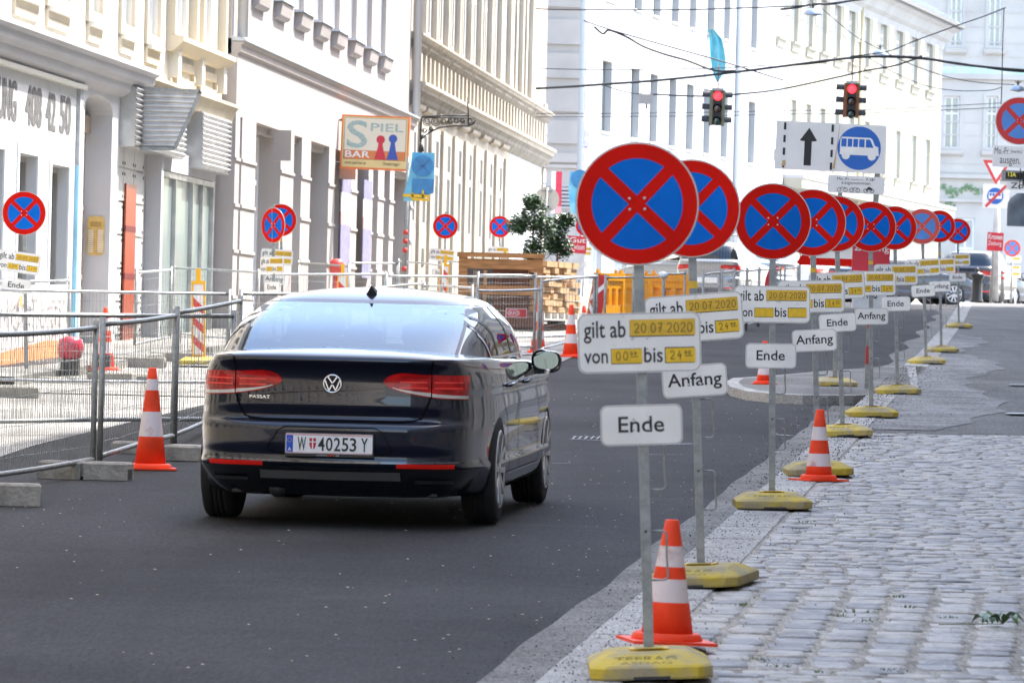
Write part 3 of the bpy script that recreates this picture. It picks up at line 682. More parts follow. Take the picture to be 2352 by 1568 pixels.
M_b5 = MW('render_cool_white', (0.45, 0.455, 0.455)); M_b6 = MW('render_warm_white', (0.40, 0.375, 0.30)); M_b7 = MW('render_white_far', (0.54, 0.505, 0.455))
M_zinc = mat('zinc_sheet', (0.42, 0.46, 0.50), 0.4, 0.5, var=.15, scale=3); M_alu = mat('brushed_aluminium', (0.48, 0.48, 0.47), 0.38, 0.7, var=.25, scale=3, bump=.1)
M_frame = mat('window_frame_white', (0.76, 0.77, 0.78), 0.4); M_framed = mat('window_frame_dark', (0.30, 0.29, 0.27), 0.4)

# ---- first building: white ground floor, cream upper floors
A_, B_ = -11.235, 0.075
f1 = Fac(A_, B_, 60, 88.95); r1 = f1.root('town_house', 'cream house at the left edge with white ground floor and panelled upper front', 'building')
zc = f1.px(200, 124)[1]       # top of the grey ledge
holes = []; W1 = []
for (ul, ur, vb) in ((211, 239, 29), (285, 312, 60), (344, 371, 84)):
    s0, zb_ = f1.px(ul, vb); s1 = f1.px(ur, vb)[0]; W1.append((s0, s1, zb_+.02, zb_+2.3))
for (ul, ur, vb) in ((43, 93, -25), (118, 164, 0)):
    s0, zb_ = f1.px(ul, vb); s1 = f1.px(ur, vb)[0]; W1.append((s0, s1, zb_+.02, zb_+2.3))
sb0, zbay = f1.px(409, 93); sb1 = f1.px(433, 93)[0]; sb2, _ = f1.px(464, 118); sb3 = f1.px(490, 125)[0]
wz = W1[0][2]
bay = [(sb0+.1, sb1+.2, wz+.15, wz+2.4), (sb2+.1, sb3+.15, wz+.15, wz+2.4)]
up = [(a, b, wz, wz+2.3) for a, b, c, e in W1]+bay
lowW = []
for (ul, ur, vt) in ((-22, 8, 339), (43, 85, 352), (117, 157, 378)):
    s0, zt = f1.px(ul, vt); s1 = f1.px(ur, vt)[0]; lowW.append((s0, s1, .1, zt))
sd0, zdt = f1.px(195, 247); sd1 = f1.px(259, 247)[0]
sA = f1.px(175, 500)[0]; sB = f1.px(272, 400)[0]
wall_mb(-.3, f1.L, 0+zc, 16, up, .16, y=.06).build('upper_wall', M_cream, r1)
gh = [(a, b, c, e) for a, b, c, e in lowW]
gm = wall_mb(-.3, sA, -.6, zc, gh, .22, y=0); gm.build('ground_floor_wall', M_w1, r1)
# entrance bay with an arched niche
arch = [(sd0, -.2)]+[((sd0+sd1)/2-(sd1-sd0)/2*math.cos(PI*k/14), zdt+(0.0)+.22*math.sin(PI*k/14)**.8) for k in range(15)]+[(sd1, -.2)]
m = MB(); top = zc; n = len(arch); dn = .36
m.add([(sA+.02, 0, -.6), (sA+.02, 0, top)]+[(x, 0, z) for x, z in arch[:n//2+1]]+[((sd0+sd1)/2, 0, top)], [tuple([0]+list(range(2, 2+n//2+1))+[n//2+3, 1])], 0)
m.add([(sB, 0, -.6), (sB, 0, top), ((sd0+sd1)/2, 0, top)]+[(x, 0, z) for x, z in arch[n//2:]], [tuple([0]+[1, 2]+list(range(3, 3+len(arch[n//2:]))))], 0)
m.add([(x, 0, z) for x, z in arch]+[(x, dn, z) for x, z in arch], [(i, i+1, n+i+1, n+i) for i in range(n-1)], 0)
m.add([(sB, 0, -.6), (sB, 3, -.6), (sB, 3, top), (sB, 0, top)], [(0, 1, 2, 3)], 0)
m.build('entrance_wall', M_w1, r1)
m = MB(); a, b = sd0, sd1; m.b2(a, b, dn, dn+.06, -.2, zdt+.25, 0)
for q in range(2):
    x0 = a+.08+q*(b-a)/2; x1 = x0+(b-a)/2-.16
    for z0, z1 in ((.3, 1.1), (1.2, 2.2)): frame_ring(m, x0, x1, z0, z1, .07, .03, 0, dn)
m.b2(a, b, dn-.07, dn, zdt-.25, zdt-.02, 0); d_ = m.build('door', mat('door_brown_grey', (0.42, 0.34, 0.28), .6, var=.2), r1)
m = MB(); m.tube([(a+(b-a)*.55, dn-.08, .95), (a+(b-a)*.55, dn-.08, 1.2)], .02); m.build('handle', M_galv, d_)
# intercom panel on the reveal
xi = sd1-.004; zi0 = f1.px(240, 586)[1]; zi1 = zi0+.53
m = MB(); P = rrect(.24, .53, .06, 5, 0, 0)
m.add([(xi-.008, .19+x, zi0+.265+z) for x, z in P], [tuple(range(len(P)))], 0)
for k2 in range(12):
    for q in (-1, 1): m.box((xi-.011, .19+q*.065, zi0+.05+k2*.026), (.004, .07, .012), 1)
    for q in (-.014, .014): m.box((xi-.012, .19+q, zi0+.05+k2*.026), (.006, .012, .012), 2)
m.box((xi-.011, .19, zi0+.42), (.004, .15, .07), 2)
m.build('intercom_panel', [mat('brass', (0.62, 0.45, 0.17), .4, .5, var=.2), M_whitep, mat('brass_dark', (0.45, 0.30, 0.10), .5, .5)], r1)
# corner strip in blue and grey
m = MB(); sC0, _ = f1.px(172, 400); zC = f1.px(176, 380)[1]
m.b2(sC0, sA+.06, -.05, .05, zC, zc-.12, 0); m.b2(sC0, sA+.06, -.052, .05, -.1, zC, 1); m.build('corner_strip', [mat('strip_grey', (0.42, 0.44, 0.45), .8, var=.2), mat('strip_blue', (0.30, 0.58, 0.72), .7, var=.25, scale=2)], r1)
for a, b, c, e in lowW:
    f = window(r1, a, b, c, e, .22, M_framed, M_panedk, cross=False)
    m = MB(); frame_ring(m, a-.14, b+.14, c-.1, e+.14, .13, .02, 0, 0); m.build('window_surround', M_whitep, r1)
for a, b, c, e in up: window(r1, a, b, c, e, .22, M_frame, M_curt)
# panels below the windows
for a, b, c, e in up[:5]:
    m = MB()
    frame_ring(m, a-.15, b+.15, c-.14, e+.2, .15, .05, 0, .06); frame_ring(m, a-.1, b+.1, zc+.18, c-.18, .12, .045, 0, .06); frame_ring(m, a+.06, b-.06, zc+.34, c-.34, .05, .02, 0, .06)
    m.b2(a-.05, b+.05, -.05, .06, c-.20, c-.13, 1)
    m.build('facade_panel', [M_creamd, M_cream], r1)
m = MB()
for a, b, c, e in ((sb0-.6, sb1+.8, 0, 0), (sb2-.3, sb3+.8, 0, 0)): pass
bx0, bx1 = f1.px(391, 93)[0], f1.L-.4; bz = f1.px(395, 92)[1]
cornice(bx0, bx1, [(.0, bz+.08), (.20, bz+.05), (.20, bz-.02), (.14, bz-.07), (.06, bz-.15), (.0, bz-.17)], 0, m)
for x in (bx0+.3, (bx0+bx1)/2-.1, bx1-.55): m.b2(x, x+.32, -.09, .06, zc+.1, bz-.12, 1)
for x in (bx0+.75, (bx0+bx1)/2+.35): frame_ring(m, x, x+(bx1-bx0)/2-.95, zc+.25, bz-.5, .12, .06, 0, .06)
for x in (bx0, bay[0][1]+.25, bay[1][0]-.45, bx1-.3): m.b2(x, x+.22, -.07, .06, bz+.08, 16, 0)
m.build('bay_ledge', [M_creamd, M_cream], r1)
m = MB(); xe = f1.px(314, 160)[0]
cornice(-.3, xe, [(0, zc+.04), (.34, zc), (.34, zc-.06), (.27, zc-.10), (.25, zc-.20), (.16, zc-.26), (.14, zc-.36), (.05, zc-.42), (0, zc-.44)], 0, m)
m.b2(-.3, sA+.1, -.10, -.002, zc-.50, zc-.44, 1); m.build('grey_cornice', [M_g1, mat('cable_duct', (.55, .54, .48), .7)], r1)
m = MB(); cornice(xe+.002, f1.L-.05, [(0, zc-.02), (.22, zc-.05), (.22, zc-.10), (.15, zc-.18), (.11, zc-.32), (.04, zc-.38), (0, zc-.5)], 0, m); m.build('cream_cornice', MW('cornice_cream_weathered', (.54, .47, .34), (.38, .33, .24)), r1)
# painted letters: "UNG 408 42 50"
m = MB()
def fac_text(fc, t, ul, ur, vt, vb, mb, y=-.004, pad=0):
    s0, z1 = fc.px(ul, vt); s1, z0 = fc.px(ur, vb); put_text(mb, t, s0, s1, z0, f1_top(fc, ur, vt, vb, z0), y)
def f1_top(fc, ur, vt, vb, z0): return fc.px(ur, vb)[1]+(vb-vt)/FPX*(fc.Y0+fc.px(ur, vb)[0])*1.0
for t, ul, ur, vt, vb in (("UNG", -6, 34, 186, 281), ("408", 57, 92, 203, 296), ("42", 104, 124, 216, 303), ("50", 136, 159, 224, 312)):
    s0, _ = f1.px(ul, (vt+vb)/2); s1, z0 = f1.px(ur, vb); z1 = z0+(vb-vt)/FPX*(f1.Y0+s1); put_text(m, t, s0, s1, z0, z1, -.004); put_text(m, t, s0+.10, s1+.10, z0, z1, -.005)
m.build('painted_phone_lettering', mat('faded_letter_grey', (0.13, 0.13, 0.13), .9, var=.3, scale=12), r1)
m = MB(); s0, z0 = f1.px(168, 262+30); 
pts = []
for k2 in range(13): a = R(200-k2*15); pts.append(((f1.px(188, 175)[0]-1.3)+1.0*math.cos(a)*.6, f1.px(175, 205)[1]+.17*math.sin(a)))
m2 = MB()
for (xa, za), (xb, zb) in zip(pts, pts[1:]): m2.add([(xa, -.003, za), (xb, -.003, zb), (xb, -.003, zb-.05), (xa, -.003, za-.05)], [(0, 1, 2, 3)])
m2.build('red_arc_paint', mat('faded_pink', (.55, .30, .33), .9), r1)
# ---- metal clad shop front
xs0, xs1 = sB+.01, f1.px(500, 600)[0]
m = MB(); ztop = f1.px(290, 340)[1]
m.b2(xs0, f1.L-.05, .12, 2.0, -.6, zc-.5, 0)
PN = []
for i in range(3):
    for j in range(9):
        a = xs0+.1+i*1.02; z = .02+j*.46
        if j < 8: PN.append((a, a+.98, z, z+.43))
sOr0, zOt = f1.px(286, 413, -.09); sOr1 = f1.px(309, 425, -.09)[0]
for a, b, c, e in PN:
    if not (a > sOr0-.3 and b < sOr1+.35 and e < zOt+.1): m.b2(a, b, .09, .125, c, e, 1)
    for x in (a+.08, b-.08):
        for z in (c+.06, e-.06): m.b2(x-.02, x+.02, .083, .09, z-.02, z+.02, 2)
m.build('metal_cladding', [M_alu, mat('perforated_panel', (0.60, 0.60, 0.585), .5, .3, var=.12, scale=40), M_dark], r1)
m = MB()
for k2 in range(4):
    z1 = zOt-.05-k2*.66; m.b2(sOr0, sOr1, .06, .085, z1-.58, z1, 0); m.b2(sOr0, sOr1, .055, .085, z1-.66, z1-.58, 1)
m.build('orange_light_strip', [mat('orange_glass', (0.34, 0.045, 0.006), .3, var=.2, scale=9, stretch=(3, 1, 8)), mat('dark_red_band', (0.16, 0.01, 0.01), .4)], r1)
sg0, zg1 = f1.px(361, 392); sg1 = f1.px(445, 417)[0]; sdr1 = f1.px(492, 425)[0]
g0 = .25
m = MB(); zt_ = zg1; xm = (sg0+sg1)/2+.1
for x in (sg0-.25,): m.b2(x, x+.22, -.1, .12, -.2, zt_+.35, 1)
for x in (sg0, xm, sg1, sdr1): m.b2(x-.035, x+.035, .0, .12, g0, zt_, 0)
m.b2(sg0+.035, sdr1-.035, .0, .12, zt_-.06, zt_+.02, 0); m.b2(sg0+.035, sdr1-.035, .0, .12, g0-.1, g0, 0); m.b2(sg0, sdr1, -.02, .12, zt_+.03, zt_+.32, 1)
m.b2((sg1+sdr1)/2-.03, (sg1+sdr1)/2+.03, .01, .12, g0, zt_-.06, 0)
sf = m.build('shop_window_frame', [M_alu, M_g1], r1)
m = MB(); m.add([(sg0, .06, g0), (sg1, .06, g0), (sg1, .06, zt_-.05), (sg0, .06, zt_-.05)], [(0, 1, 2, 3)]); m.add([(sg1, .065, g0), (sdr1, .065, g0), (sdr1, .065, zt_-.05), (sg1, .065, zt_-.05)], [(0, 1, 2, 3)])
m.build('pane', mat('shop_glass', (.24, .29, .29), .3, spec=.4, coat=.1, col2=(.20, .26, .25), scale=.25), sf)
# corrugated awning boxes and the projecting trapezoid fin
def corr(m, P00, P10, P01, P11, n, amp, nrm, mi=0):
    """ribs run from P00 to P10; repeated towards P01/P11"""
    rows = []; P00, P10, P01, P11 = map(Vector, (P00, P10, P01, P11)); nrm = Vector(nrm)
    for k2 in range(n*6+1):
        t = k2/(n*6); o = nrm*amp*math.sin(t*n*2*PI); rows.append([P00.lerp(P01, t)+o, P10.lerp(P11, t)+o])
    m.grid(rows, mi)
zA1 = f1.px(290, 203)[1]; zA0 = f1.px(290, 339)[1]; a0, a1 = f1.px(308, 340)[0], f1.px(425, 372, .21)[0]
m = MB(); m.b2(xs0, xs0+.02, -.21, .1, zA0, zA1, 1); m.b2(xs0+.02, a0+1.2, -.02, .1, zA0+.02, zA1-.02, 1)
corr(m, (xs0+.02, -.21, zA1), (a1, -.21, zA1), (xs0+.02, -.21, zA0), (a1, -.21, zA0), 11, .022, (0, -1, 0), 0)
m.b2(xs0+.02, a1, -.20, .1, zA0-.005, zA0, 1)
m.build('corrugated_awning', [mat('corrugated_steel', (.50, .49, .47), .35, .6, var=.2, scale=4), M_alu], r1)
m = MB(); xf = xs0+.05; oA = -.35; oT, oB = -.35-1.02*0.86, -.35-.52
tz1, tz0 = f1.px(400, 206)[1]-.02, f1.px(370, 342)[1]
pA = W(320, 204, f1.Y0+xf+.6); pB = W(461, 210, f1.Y0+xf+.6); pC = W(401, 342, f1.Y0+xf+.6); pD = W(322, 341, f1.Y0+xf+.6)
Mi = (Matrix.Translation(r1.location) @ Matrix.Rotation(math.atan2(1, B_), 4, 'Z')).inverted(); pA, pB, pC, pD = [Mi @ p for p in (pA, pB, pC, pD)]
corr(m, pA, pB, pD, pC, 12, .016, (-1, 0, 0), 0)
for p_, q_ in ((pA, pB), (pB, pC), (pC, pD), (pD, pA)): m.bar(p_, q_, .03, .05, 1)
m.build('corrugated_fin', [MATS['corrugated_steel'], M_galv], r1)
c0, zc1 = f1.px(466, 259, .2); c1 = f1.px(530, 296, .2)[0]; zc0 = f1.px(466, 384, .2)[1]
m = MB(); m.add([(c0, .1, zc1), (c0, -.2, zc1), (c0, -.2, zc0), (c0, .1, zc0)], [(0, 1, 2, 3)], 1); corr(m, (c0, -.2, zc1), (c1, -.2, zc1), (c0, -.2, zc0), (c1, -.2, zc0), 11, .022, (0, -1, 0), 0)
m.b2(c0, c1, -.19, .1, zc1, zc1+.02, 1); m.b2(c0, c1, -.19, .1, zc0-.02, zc0, 1); m.b2(c1-.02, c1, -.22, .1, zc0, zc1, 1)
m.build('corrugated_awning', [MATS['corrugated_steel'], M_alu], r1)

# ---- second building: pinkish, with the shop pillars
f2 = Fac(A_+.16, B_, 89.0, 119.0); r2 = f2.root('town_house', 'pale pinkish house with bracketed window sills and pillars along its ground floor', 'building')
zl = f2.px(544, 87)[1]; L2 = f2.L
cor = [590, 640, 688, 733, 772, 812, 848, 881]
ups = []
for u_ in cor:
    s0 = f2.px(u_, 40, 0)[0]; ups.append((s0+.35, s0+1.55, 0, 0))
zs_ = f2.px(640, 10.5)[1]
ups = [(a, b, zs_+.12, zs_+2.3) for a, b, _, _ in ups]
wall_mb(0, L2, zl, 16, ups, .2, y=.1).build('upper_wall', M_b2, r2)
for a, b, c, e in ups:
    window(r2, a, b, c, e, .28, M_frame, M_curt)
    m = MB(); cornice(a-.28, b+.28, [(-.1, zs_+.12), (.07, zs_+.09), (.07, zs_+.06)], 0, m); cornice(a-.16, b+.16, [(-.1, zs_+.06), (.05, zs_+.055), (.03, zs_-.05), (.01, zs_-.15), (-.04, zs_-.2), (-.1, zs_-.21)], 1, m)
    m.build('sill', [M_zinc, M_b2], r2)
zb0 = f2.px(529, 261)[1]; zb1 = zl-.22
m = MB(); cornice(0, L2+.1, [(-.1, zl+.05), (.12, zl), (.12, zl-.04)], 1, m, end=True); cornice(0, L2, [(.12, zl-.05), (.06, zl-.10), (.05, zl-.2), (0.0, zl-.24)], 0, m); m.build('ledge', [M_b2, M_zinc], r2)
m = MB(); m.b2(0, L2, 0, 4, zb0, zl-.24, 0); cornice(0, L2, [(.0, zb0+.001), (-.08, zb0-.02), (-.10, zb0-.12), (-.2, zb0-.13)], 1, m); m.build('fascia', [M_b2, M_b2d], r2)
pil = []
for (ul, ur) in ((553, 585), (643, 673), (691, 712), (754, 768), (780, 790), (805, 820), (846, 856), (868, 882), (895, 905)):
    s0 = f2.px(ul, 450)[0]; s1 = f2.px(ur, 450)[0]; pil.append((s0, s1))
pil = [(0, .55)]+pil+[(L2-.5, L2)]
for a, b in pil[:]:
    m = MB(); m.b2(a, b, .0, .5, -.6, zb0-.001, 0)
    for k2 in range(4):
        z = .5+k2*.72; m.b2(a-.015, b+.015, -.025, .0, z-.02, z+.03, 0)
    m.b2(a-.01, b+.01, -.012, .0, -.6, .45, 1)
    m.build('pillar', [M_b2, M_w1], r2)
m = MB(); m.b2(0, L2, .45, .6, -.6, .35, 0); m.build('plinth_wall', M_b2d, r2)
M_sh = mat('shop_glass_grey', (.33, .35, .34), .06, spec=1, coat=.5, col2=(.22, .24, .25), scale=.8)
for i, ((a, b), (c, d)) in enumerate(zip(pil, pil[1:])):
    if c-b < .3: continue
    f = window(r2, b, c, .3 if i != 6 else 0, zb0-.05, .46, M_frame if i < 3 else M_framed, M_sh, cross=True, fw=.09, transom=.72, mull=i > 2)
# purple banners by the bar entrance
for (ul, ur, vt, vb) in ((786, 802, 392, 640), (837, 850, 412, 640)):
    s0, z1 = f2.px(ul, vt, .05); s1, z0 = f2.px(ur, vb, .05); m = MB()
    for k2, (q0, q1, mi) in enumerate(((0, .5, 0), (.5, .62, 1), (.62, .8, 2), (.8, 1, 0))): m.b2(s0, s1, -.05, -.03, z0+(z1-z0)*q0, z0+(z1-z0)*q1, mi)
    m.build('door_banner', [mat('banner_violet', (.22, .21, .33), .7, var=.2), mat('banner_pink', (.48, .30, .29), .7), M_whitep], r2)
# little lamps on the beam
for u_ in (655, 810-25+20):
    s0, z0 = f2.px(u_, 300+(u_-655)*.32+20, .2); m = MB(); m.b2(s0, s0+.25, -.3, 0, z0-.35, z0+.15, 0); m.build('beam_bracket', M_b2d, r2)
s0, z0 = f2.px(581, 742, .03); s1, z1 = f2.px(612, 728, .03); m = MB(); m.b2(s0, s1, -.04, -.02, z0, z0+.13, 0); p_ = m.build('poster_plate', M_dark, r2); m = MB(); put_text(m, "pop", s0+.1, s1-.2, z0+.02, z0+.11, -.043); m.build('lettering', M_tape2, p_)
# downpipes
for x, nm in ((.25, 'a'), (L2-.12, 'b')):
    m = MB(); m.tube([(x, -.04, zl+.03), (x, -.04, 16)], .085, 10); m.build('downpipe', mat('pipe_pale', (.52, .52, .52), .5), r2)

# ---- third building: beige stone
f3 = Fac(A_+.05, B_, 119.0, 159.5); r3 = f3.root('town_house', 'grey beige stone house with tall narrow windows and dark moulded cornices', 'building')
L3 = f3.L; zu1 = f3.px(931, 78)[1]; zu0 = f3.px(928, 262-100)[1]; zlo1, zlo0 = f3.px(928, 180)[1], f3.px(928, 240)[1]
wl = [f3.px(u_, 400)[0] for u_ in (951, 976, 1004, 1031, 1057, 1081, 1106, 1129, 1151)]; wt = f3.px(1003, 323)[1]; wb = f3.px(1054, 547)[1]
lows = [(x-.62, x+.62, wb, wt+.15) for x in wl]; xW = f3.px(1168, 500)[0]
s_u = f3.px(958, 81)[1]; 
upx = [(x-.62, x+.62, s_u+.05, s_u+2.6) for x in wl]+[(f3.px(u_, 200)[0]-.5, f3.px(u_, 200)[0]+.5, s_u+.05, s_u+2.6) for u_ in (1185, 1208)]
lows2 = [(f3.px(u_, 500)[0]-.6, f3.px(u_, 500)[0]+.6, wb+.05, wt-.1) for u_ in (1180, 1203)]
wall_mb(0, xW, -1, zu1, lows, .05).build('ground_floor_wall', M_b3, r3); wall_mb(xW+.002, L3, -1, zu1, lows2, .05, y=.0).build('white_ground_floor_wall', M_b5, r3)
wall_mb(0, L3, zu1+.002, 18, upx, .05).build('upper_wall', M_b3, r3)
for h in lows+upx: window(r3, *h, .05, M_frame, M_pane, fw=.15, transom=.62, proud=.02)
for h in lows2: window(r3, *h, .05, M_frame, M_curt, fw=.15, proud=.02)
for i, (a, b, c, e) in enumerate(upx):
    m = MB(); m.b2(a-.34, a-.12, -.06, 0, c-.2, e+.2, 0); m.b2(b+.1, b+.5, -.12, 0, c-.2, e+.2, 0); m.b2(a-.3, b+.5, -.13, 0, c-.28, c-.12, 0); m.build('window_surround', M_b3, r3)
for i, (a, b, c, e) in enumerate(lows):
    m = MB(); m.b2(a-.5, a-.2, -.03, 0, -.6, e+.1, 0); m.b2(b+.1, b+.75, -.07, 0, -.6, e+.1, 0); cornice(a-.4, b+.4, [(0, e+.45), (.14, e+.42), (.12, e+.34), (.04, e+.3), (0, e+.29)], 0, m); m.build('window_surround', M_b3, r3)
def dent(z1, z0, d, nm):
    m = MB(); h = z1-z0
    cornice(-.05, L3+.12, [(0, z1+.04), (d, z1), (d, z1-h*.12), (d*.8, z1-h*.2), (d*.75, z1-h*.35)], 0, m); cornice(-.04, L3+.1, [(d*.74, z1-h*.35), (d*.5, z1-h*.5), (d*.45, z1-h*.65), (d*.2, z1-h*.85), (0, z0)], 1, m, end=True)  # lower mouldings use the darker stone tone
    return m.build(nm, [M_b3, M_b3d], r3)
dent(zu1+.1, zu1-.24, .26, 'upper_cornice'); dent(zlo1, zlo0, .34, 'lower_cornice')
for k2 in range(int(L3/1.05)):
    x = .3+k2*1.05; MB().b2(x, x+.3, -.10, 0, zlo1+.05, zu1-.25, 0).build('frieze_block', M_b3, r3)
m = MB()
for k2 in range(14): m.b2(L3-.9, L3+.03, -.06, .3, -.3+k2*.45, .1+k2*.45, 0)
m.build('corner_quoins', M_b3, r3)
for u_ in (928+9,):
    pass
# cellar vents
for u_, v_ in ((1028-430+353+2-2, 0),): pass
for (uu, vv) in ((943, 577), (971, 585)):
    s0, z0 = f3.px(uu, vv+26, .02); m = MB(); m.b2(s0-.3, s0+.3, -.02, .0, z0, z0+.38, 0); m.build('cellar_vent', M_dark, r3)

# ---- grey rusticated corner house behind it
def face_house(name, label, u0, u1, Y, vtop, m_, skew=0.0):
    a = atY(u0, Y); b = atY(u1, Y+skew); t = thing(name, label, 'building', (a.x, a.y, a.z), math.atan2(b.y-a.y, b.x-a.x)); L = math.hypot(b.x-a.x, b.y-a.y); return t, L, a
t4, L4, o4 = face_house('corner_house', 'grey rusticated corner house seen in the gap behind the stone house', 1190, 1326, 168.8, 0, None, .2)
m = MB(); wall_mb(0, L4, -1.5, 20, [(.95, 1.5, 2.55, 3.05)], .2, thick=9).build('wall', MW('corner_grey', (.46, .435, .405)), t4)
m = MB()
for z_, h_ in ((10.9, .45), (9.9, .75), (8.95, .75), (7.85, .8), (6.85, .8), (5.85, .75), (4.9, .75), (4.3, .3)):
    m.b2(.0, L4+.04, -.09, 0, z_-h_*.1-.4, z_-.4+h_*.82, 0)
for k2 in range(9): m.b2(-.02, L4+.05, -.07-.02*(k2 % 2), 0, 3.7-.0+k2*.0, 3.8, 0) if k2 == 0 else None
cornice(-.05, L4+.1, [(0, 12.1), (.4, 12.0), (.4, 11.85), (.2, 11.6), (.12, 11.3), (0, 11.28)], 0, m)
m.build('rusticated_bands', MW('corner_grey_band', (.47, .445, .41), (.38, .36, .335)), t4)
m = MB(); cornice(-.1, L4+.12, [(0, 12.9), (.42, 12.3), (.42, 12.12)], 0, m); m.build('zinc_canopy', mat('zinc_blue', (.30, .36, .44), .5, .2), t4)
m = MB()
for k2 in range(7): m.b2(.6, 1.45, -.05, 0, 2.5+k2*.11, 2.56+k2*.11)
m.build('vent_grille', M_g1, t4)

# ---- white house and cream house along the bend
A5, B5 = 1.93-.21*169, .21
f5 = Fac(A5, B5, 169, 205.7); r5 = f5.root('office_block', 'long plain white house with rows of tall narrow window slots behind the traffic lights', 'building'); L5 = f5.L
def slots(fc, us, vref, vb_ref, u_ref, w_, h_, dz=0):
    zb_ = fc.px(u_ref, vb_ref)[1]; return [(fc.px(u_, vref)[0]+.0, fc.px(u_, vref)[0]+w_, zb_, zb_+h_) for u_ in us]
lo5 = slots(f5, (1381, 1448, 1492, 1536, 1576, 1616, 1656, 1719), 250, 302, 1385, 0, 2.15); 
lo5 = [(f5.px(u_, 280)[0], f5.px(u_+w_, 280)[0], lo5[0][2], lo5[0][2]+2.15) for u_, w_ in ((1381, 22), (1448, 19), (1492, 17), (1536, 16), (1576, 16), (1616, 15), (1656, 15), (1719, 15))]
z5 = f5.px(1457, 20)[1]; up5 = [(f5.px(u_, 10)[0], f5.px(u_+w_, 10)[0], z5, z5+2.3) for u_, w_ in ((1392, 20), (1457, 18), (1501, 17), (1544, 16), (1585, 15), (1626, 16), (1664, 14), (1727, 14))]
zsh = f5.px(1400, 424)[1]; xb5 = [(1.0+i*4.1, 3.6+i*4.1, .2, zsh-1.0) for i in range(8)]
wall_mb(0, L5, -1.5, 22, lo5+up5+xb5, .26).build('wall', M_b5, r5)
for h in lo5+up5: window(r5, *h, .24, mat('frame_green_dark', (.05, .09, .08), .5), M_panedk, fw=.08, cross=False, mull=False, proud=.0)
for h in xb5: window(r5, *h, .26, M_frame, M_sh, fw=.1, cross=True)
m = MB()
for a, b, c, e in lo5+up5: m.b2(a-.05, b+.05, -.06, .0, c-.07, c)
m.b2(0, L5, -.1, 0, zsh, zsh+.1); m.build('sills', mat('sill_beige', (.6, .57, .48), .7), r5)
for u_ in (1328, 1688):
    x = f5.px(u_, 200)[0]+.15; m = MB(); m.tube([(x, -.08, .3), (x, -.08, 22)], .085, 10); m.build('downpipe', mat('pipe_grey_blue', (.50, .54, .58), .5), r5)
x0, z0 = f5.px(1336, 320); m = MB(); m.b2(x0, x0+1.0, -.05, 0, z0-.2, z0+.28, 0); p = m.build('street_name_plate', mat('plate_blue', (.12, .12, .36), .5), r5)
m = MB(); put_text(m, "Lange", x0+.1, x0+.9, z0-.03, z0+.13, -.053); m.build('lettering', M_whitep, p)
# cyan tarp hanging out of an upper window
xt, zt1 = f5.px(1627, 68); rows = []
t5 = thing('hanging_tarp', 'bright cyan plastic sheet hanging down the white house behind the left traffic light', 'tarp', (0, 0, 0))
m = MB(); rn = random.Random(5)
prof = [(1627, 68, 1640), (1629, 90, 1658), (1630, 115, 1664), (1632, 140, 1667), (1635, 160, 1666), (1641, 178, 1657), (1646, 189, 1650)]
for k2, (ul, v_, ur) in enumerate(prof):
    Yd = f5.Y0+xt-.6; a = W(ul, v_, Yd); b = W(ur, v_, Yd); rows.append([a.lerp(b, q/6)+Vector((0, -.12*math.sin(q*2.1+k2*.5), 0)) for q in range(7)])
m.grid(rows); tarp = m.build('tarp_sheet', mat('cyan_plastic', (.05, .36, .46), .35, col2=(.16, .48, .56), scale=2, spec=.6), t5)

f6 = Fac(A5, B5, 205.8, 247.5); r6 = f6.root('town_house', 'warm white house on the bend with dark eaves, small windows and shaded sills', 'building'); L6 = f6.L
ul6 = [75, 205, 335, 455, 580, 705, 835, 985, 1125, 1260, 1390]; ul6 = [1764+.2625*x for x in ul6]
zs6 = f6.px(1764+.2625*1125, .2625*700)[1]
up6 = [(f6.px(u_, 120)[0], f6.px(u_+14, 120)[0], zs6+.05, zs6+2.35) for u_ in ul6]
zl6 = f6.px(1764+.2625*1215, 352.8+.2625*245)[1]
lo6 = [(f6.px(1764+.2625*x, 350)[0], f6.px(1764+.2625*x+13, 350)[0], zl6+.05, zl6+2.0) for x in (60, 190, 320, 445, 570, 700, 835, 985, 1110, 1250, 1370)]
zr6 = f6.px(2184, 66)[1]-.15
wall_mb(0, L6, -1.5, zr6-.1, up6+lo6, .24).build('wall', M_b6, r6)
for h in up6+lo6:
    w_ = window(r6, *h, .24, M_frame, M_curt, fw=.09, mull=False)
    a, b, c, e = h; m = MB(); cornice(a-.18, b+.18, [(0, c), (.16, c-.03), (.16, c-.1), (.08, c-.14), (.06, c-.36), (0, c-.4)], 0, m); m.build('sill', M_b6, w_)
for a, b, c, e in up6: MB().b2(b+.55, b+1.65, -.03, 0, c+.9, e+.45, 0).build('blind_panel', MW('panel_cream', (.62, .6, .5)), r6)
m = MB(); cornice(0, L6+.3, [(0, zr6), (.75, zr6-.02), (.75, zr6-.12), (.5, zr6-.2), (.3, zr6-.5), (.1, zr6-.62), (0, zr6-.9)], 0, m); m.build('eaves', M_b5, r6)
m = MB(); m.b2(0, L6+.4, -.95, -.70, zr6-.02, zr6+.12, 0); m.build('gutter', mat('gutter_dark', (.12, .12, .12), .5), r6)
m = MB(); m.add([(0, -.9, zr6+.12), (L6+.3, -.9, zr6+.12), (L6-.6, 2.4, zr6+2.1), (0, 2.4, zr6+2.1)], [(0, 1, 2, 3)], 0); m.add([(L6+.3, -.9, zr6+.12), (L6+.3, 6, zr6+.12), (L6-.6, 2.4, zr6+2.1)], [(0, 1, 2)], 0); m.b2(0, L6+.25, -.7, 5, zr6, zr6+.1, 0)
for k2 in range(34):
    x = .6+k2*1.2
    if x < L6-.6: m.bar((x, -.9, zr6+.14), (x, 2.4, zr6+2.12), .05, .06, 1)
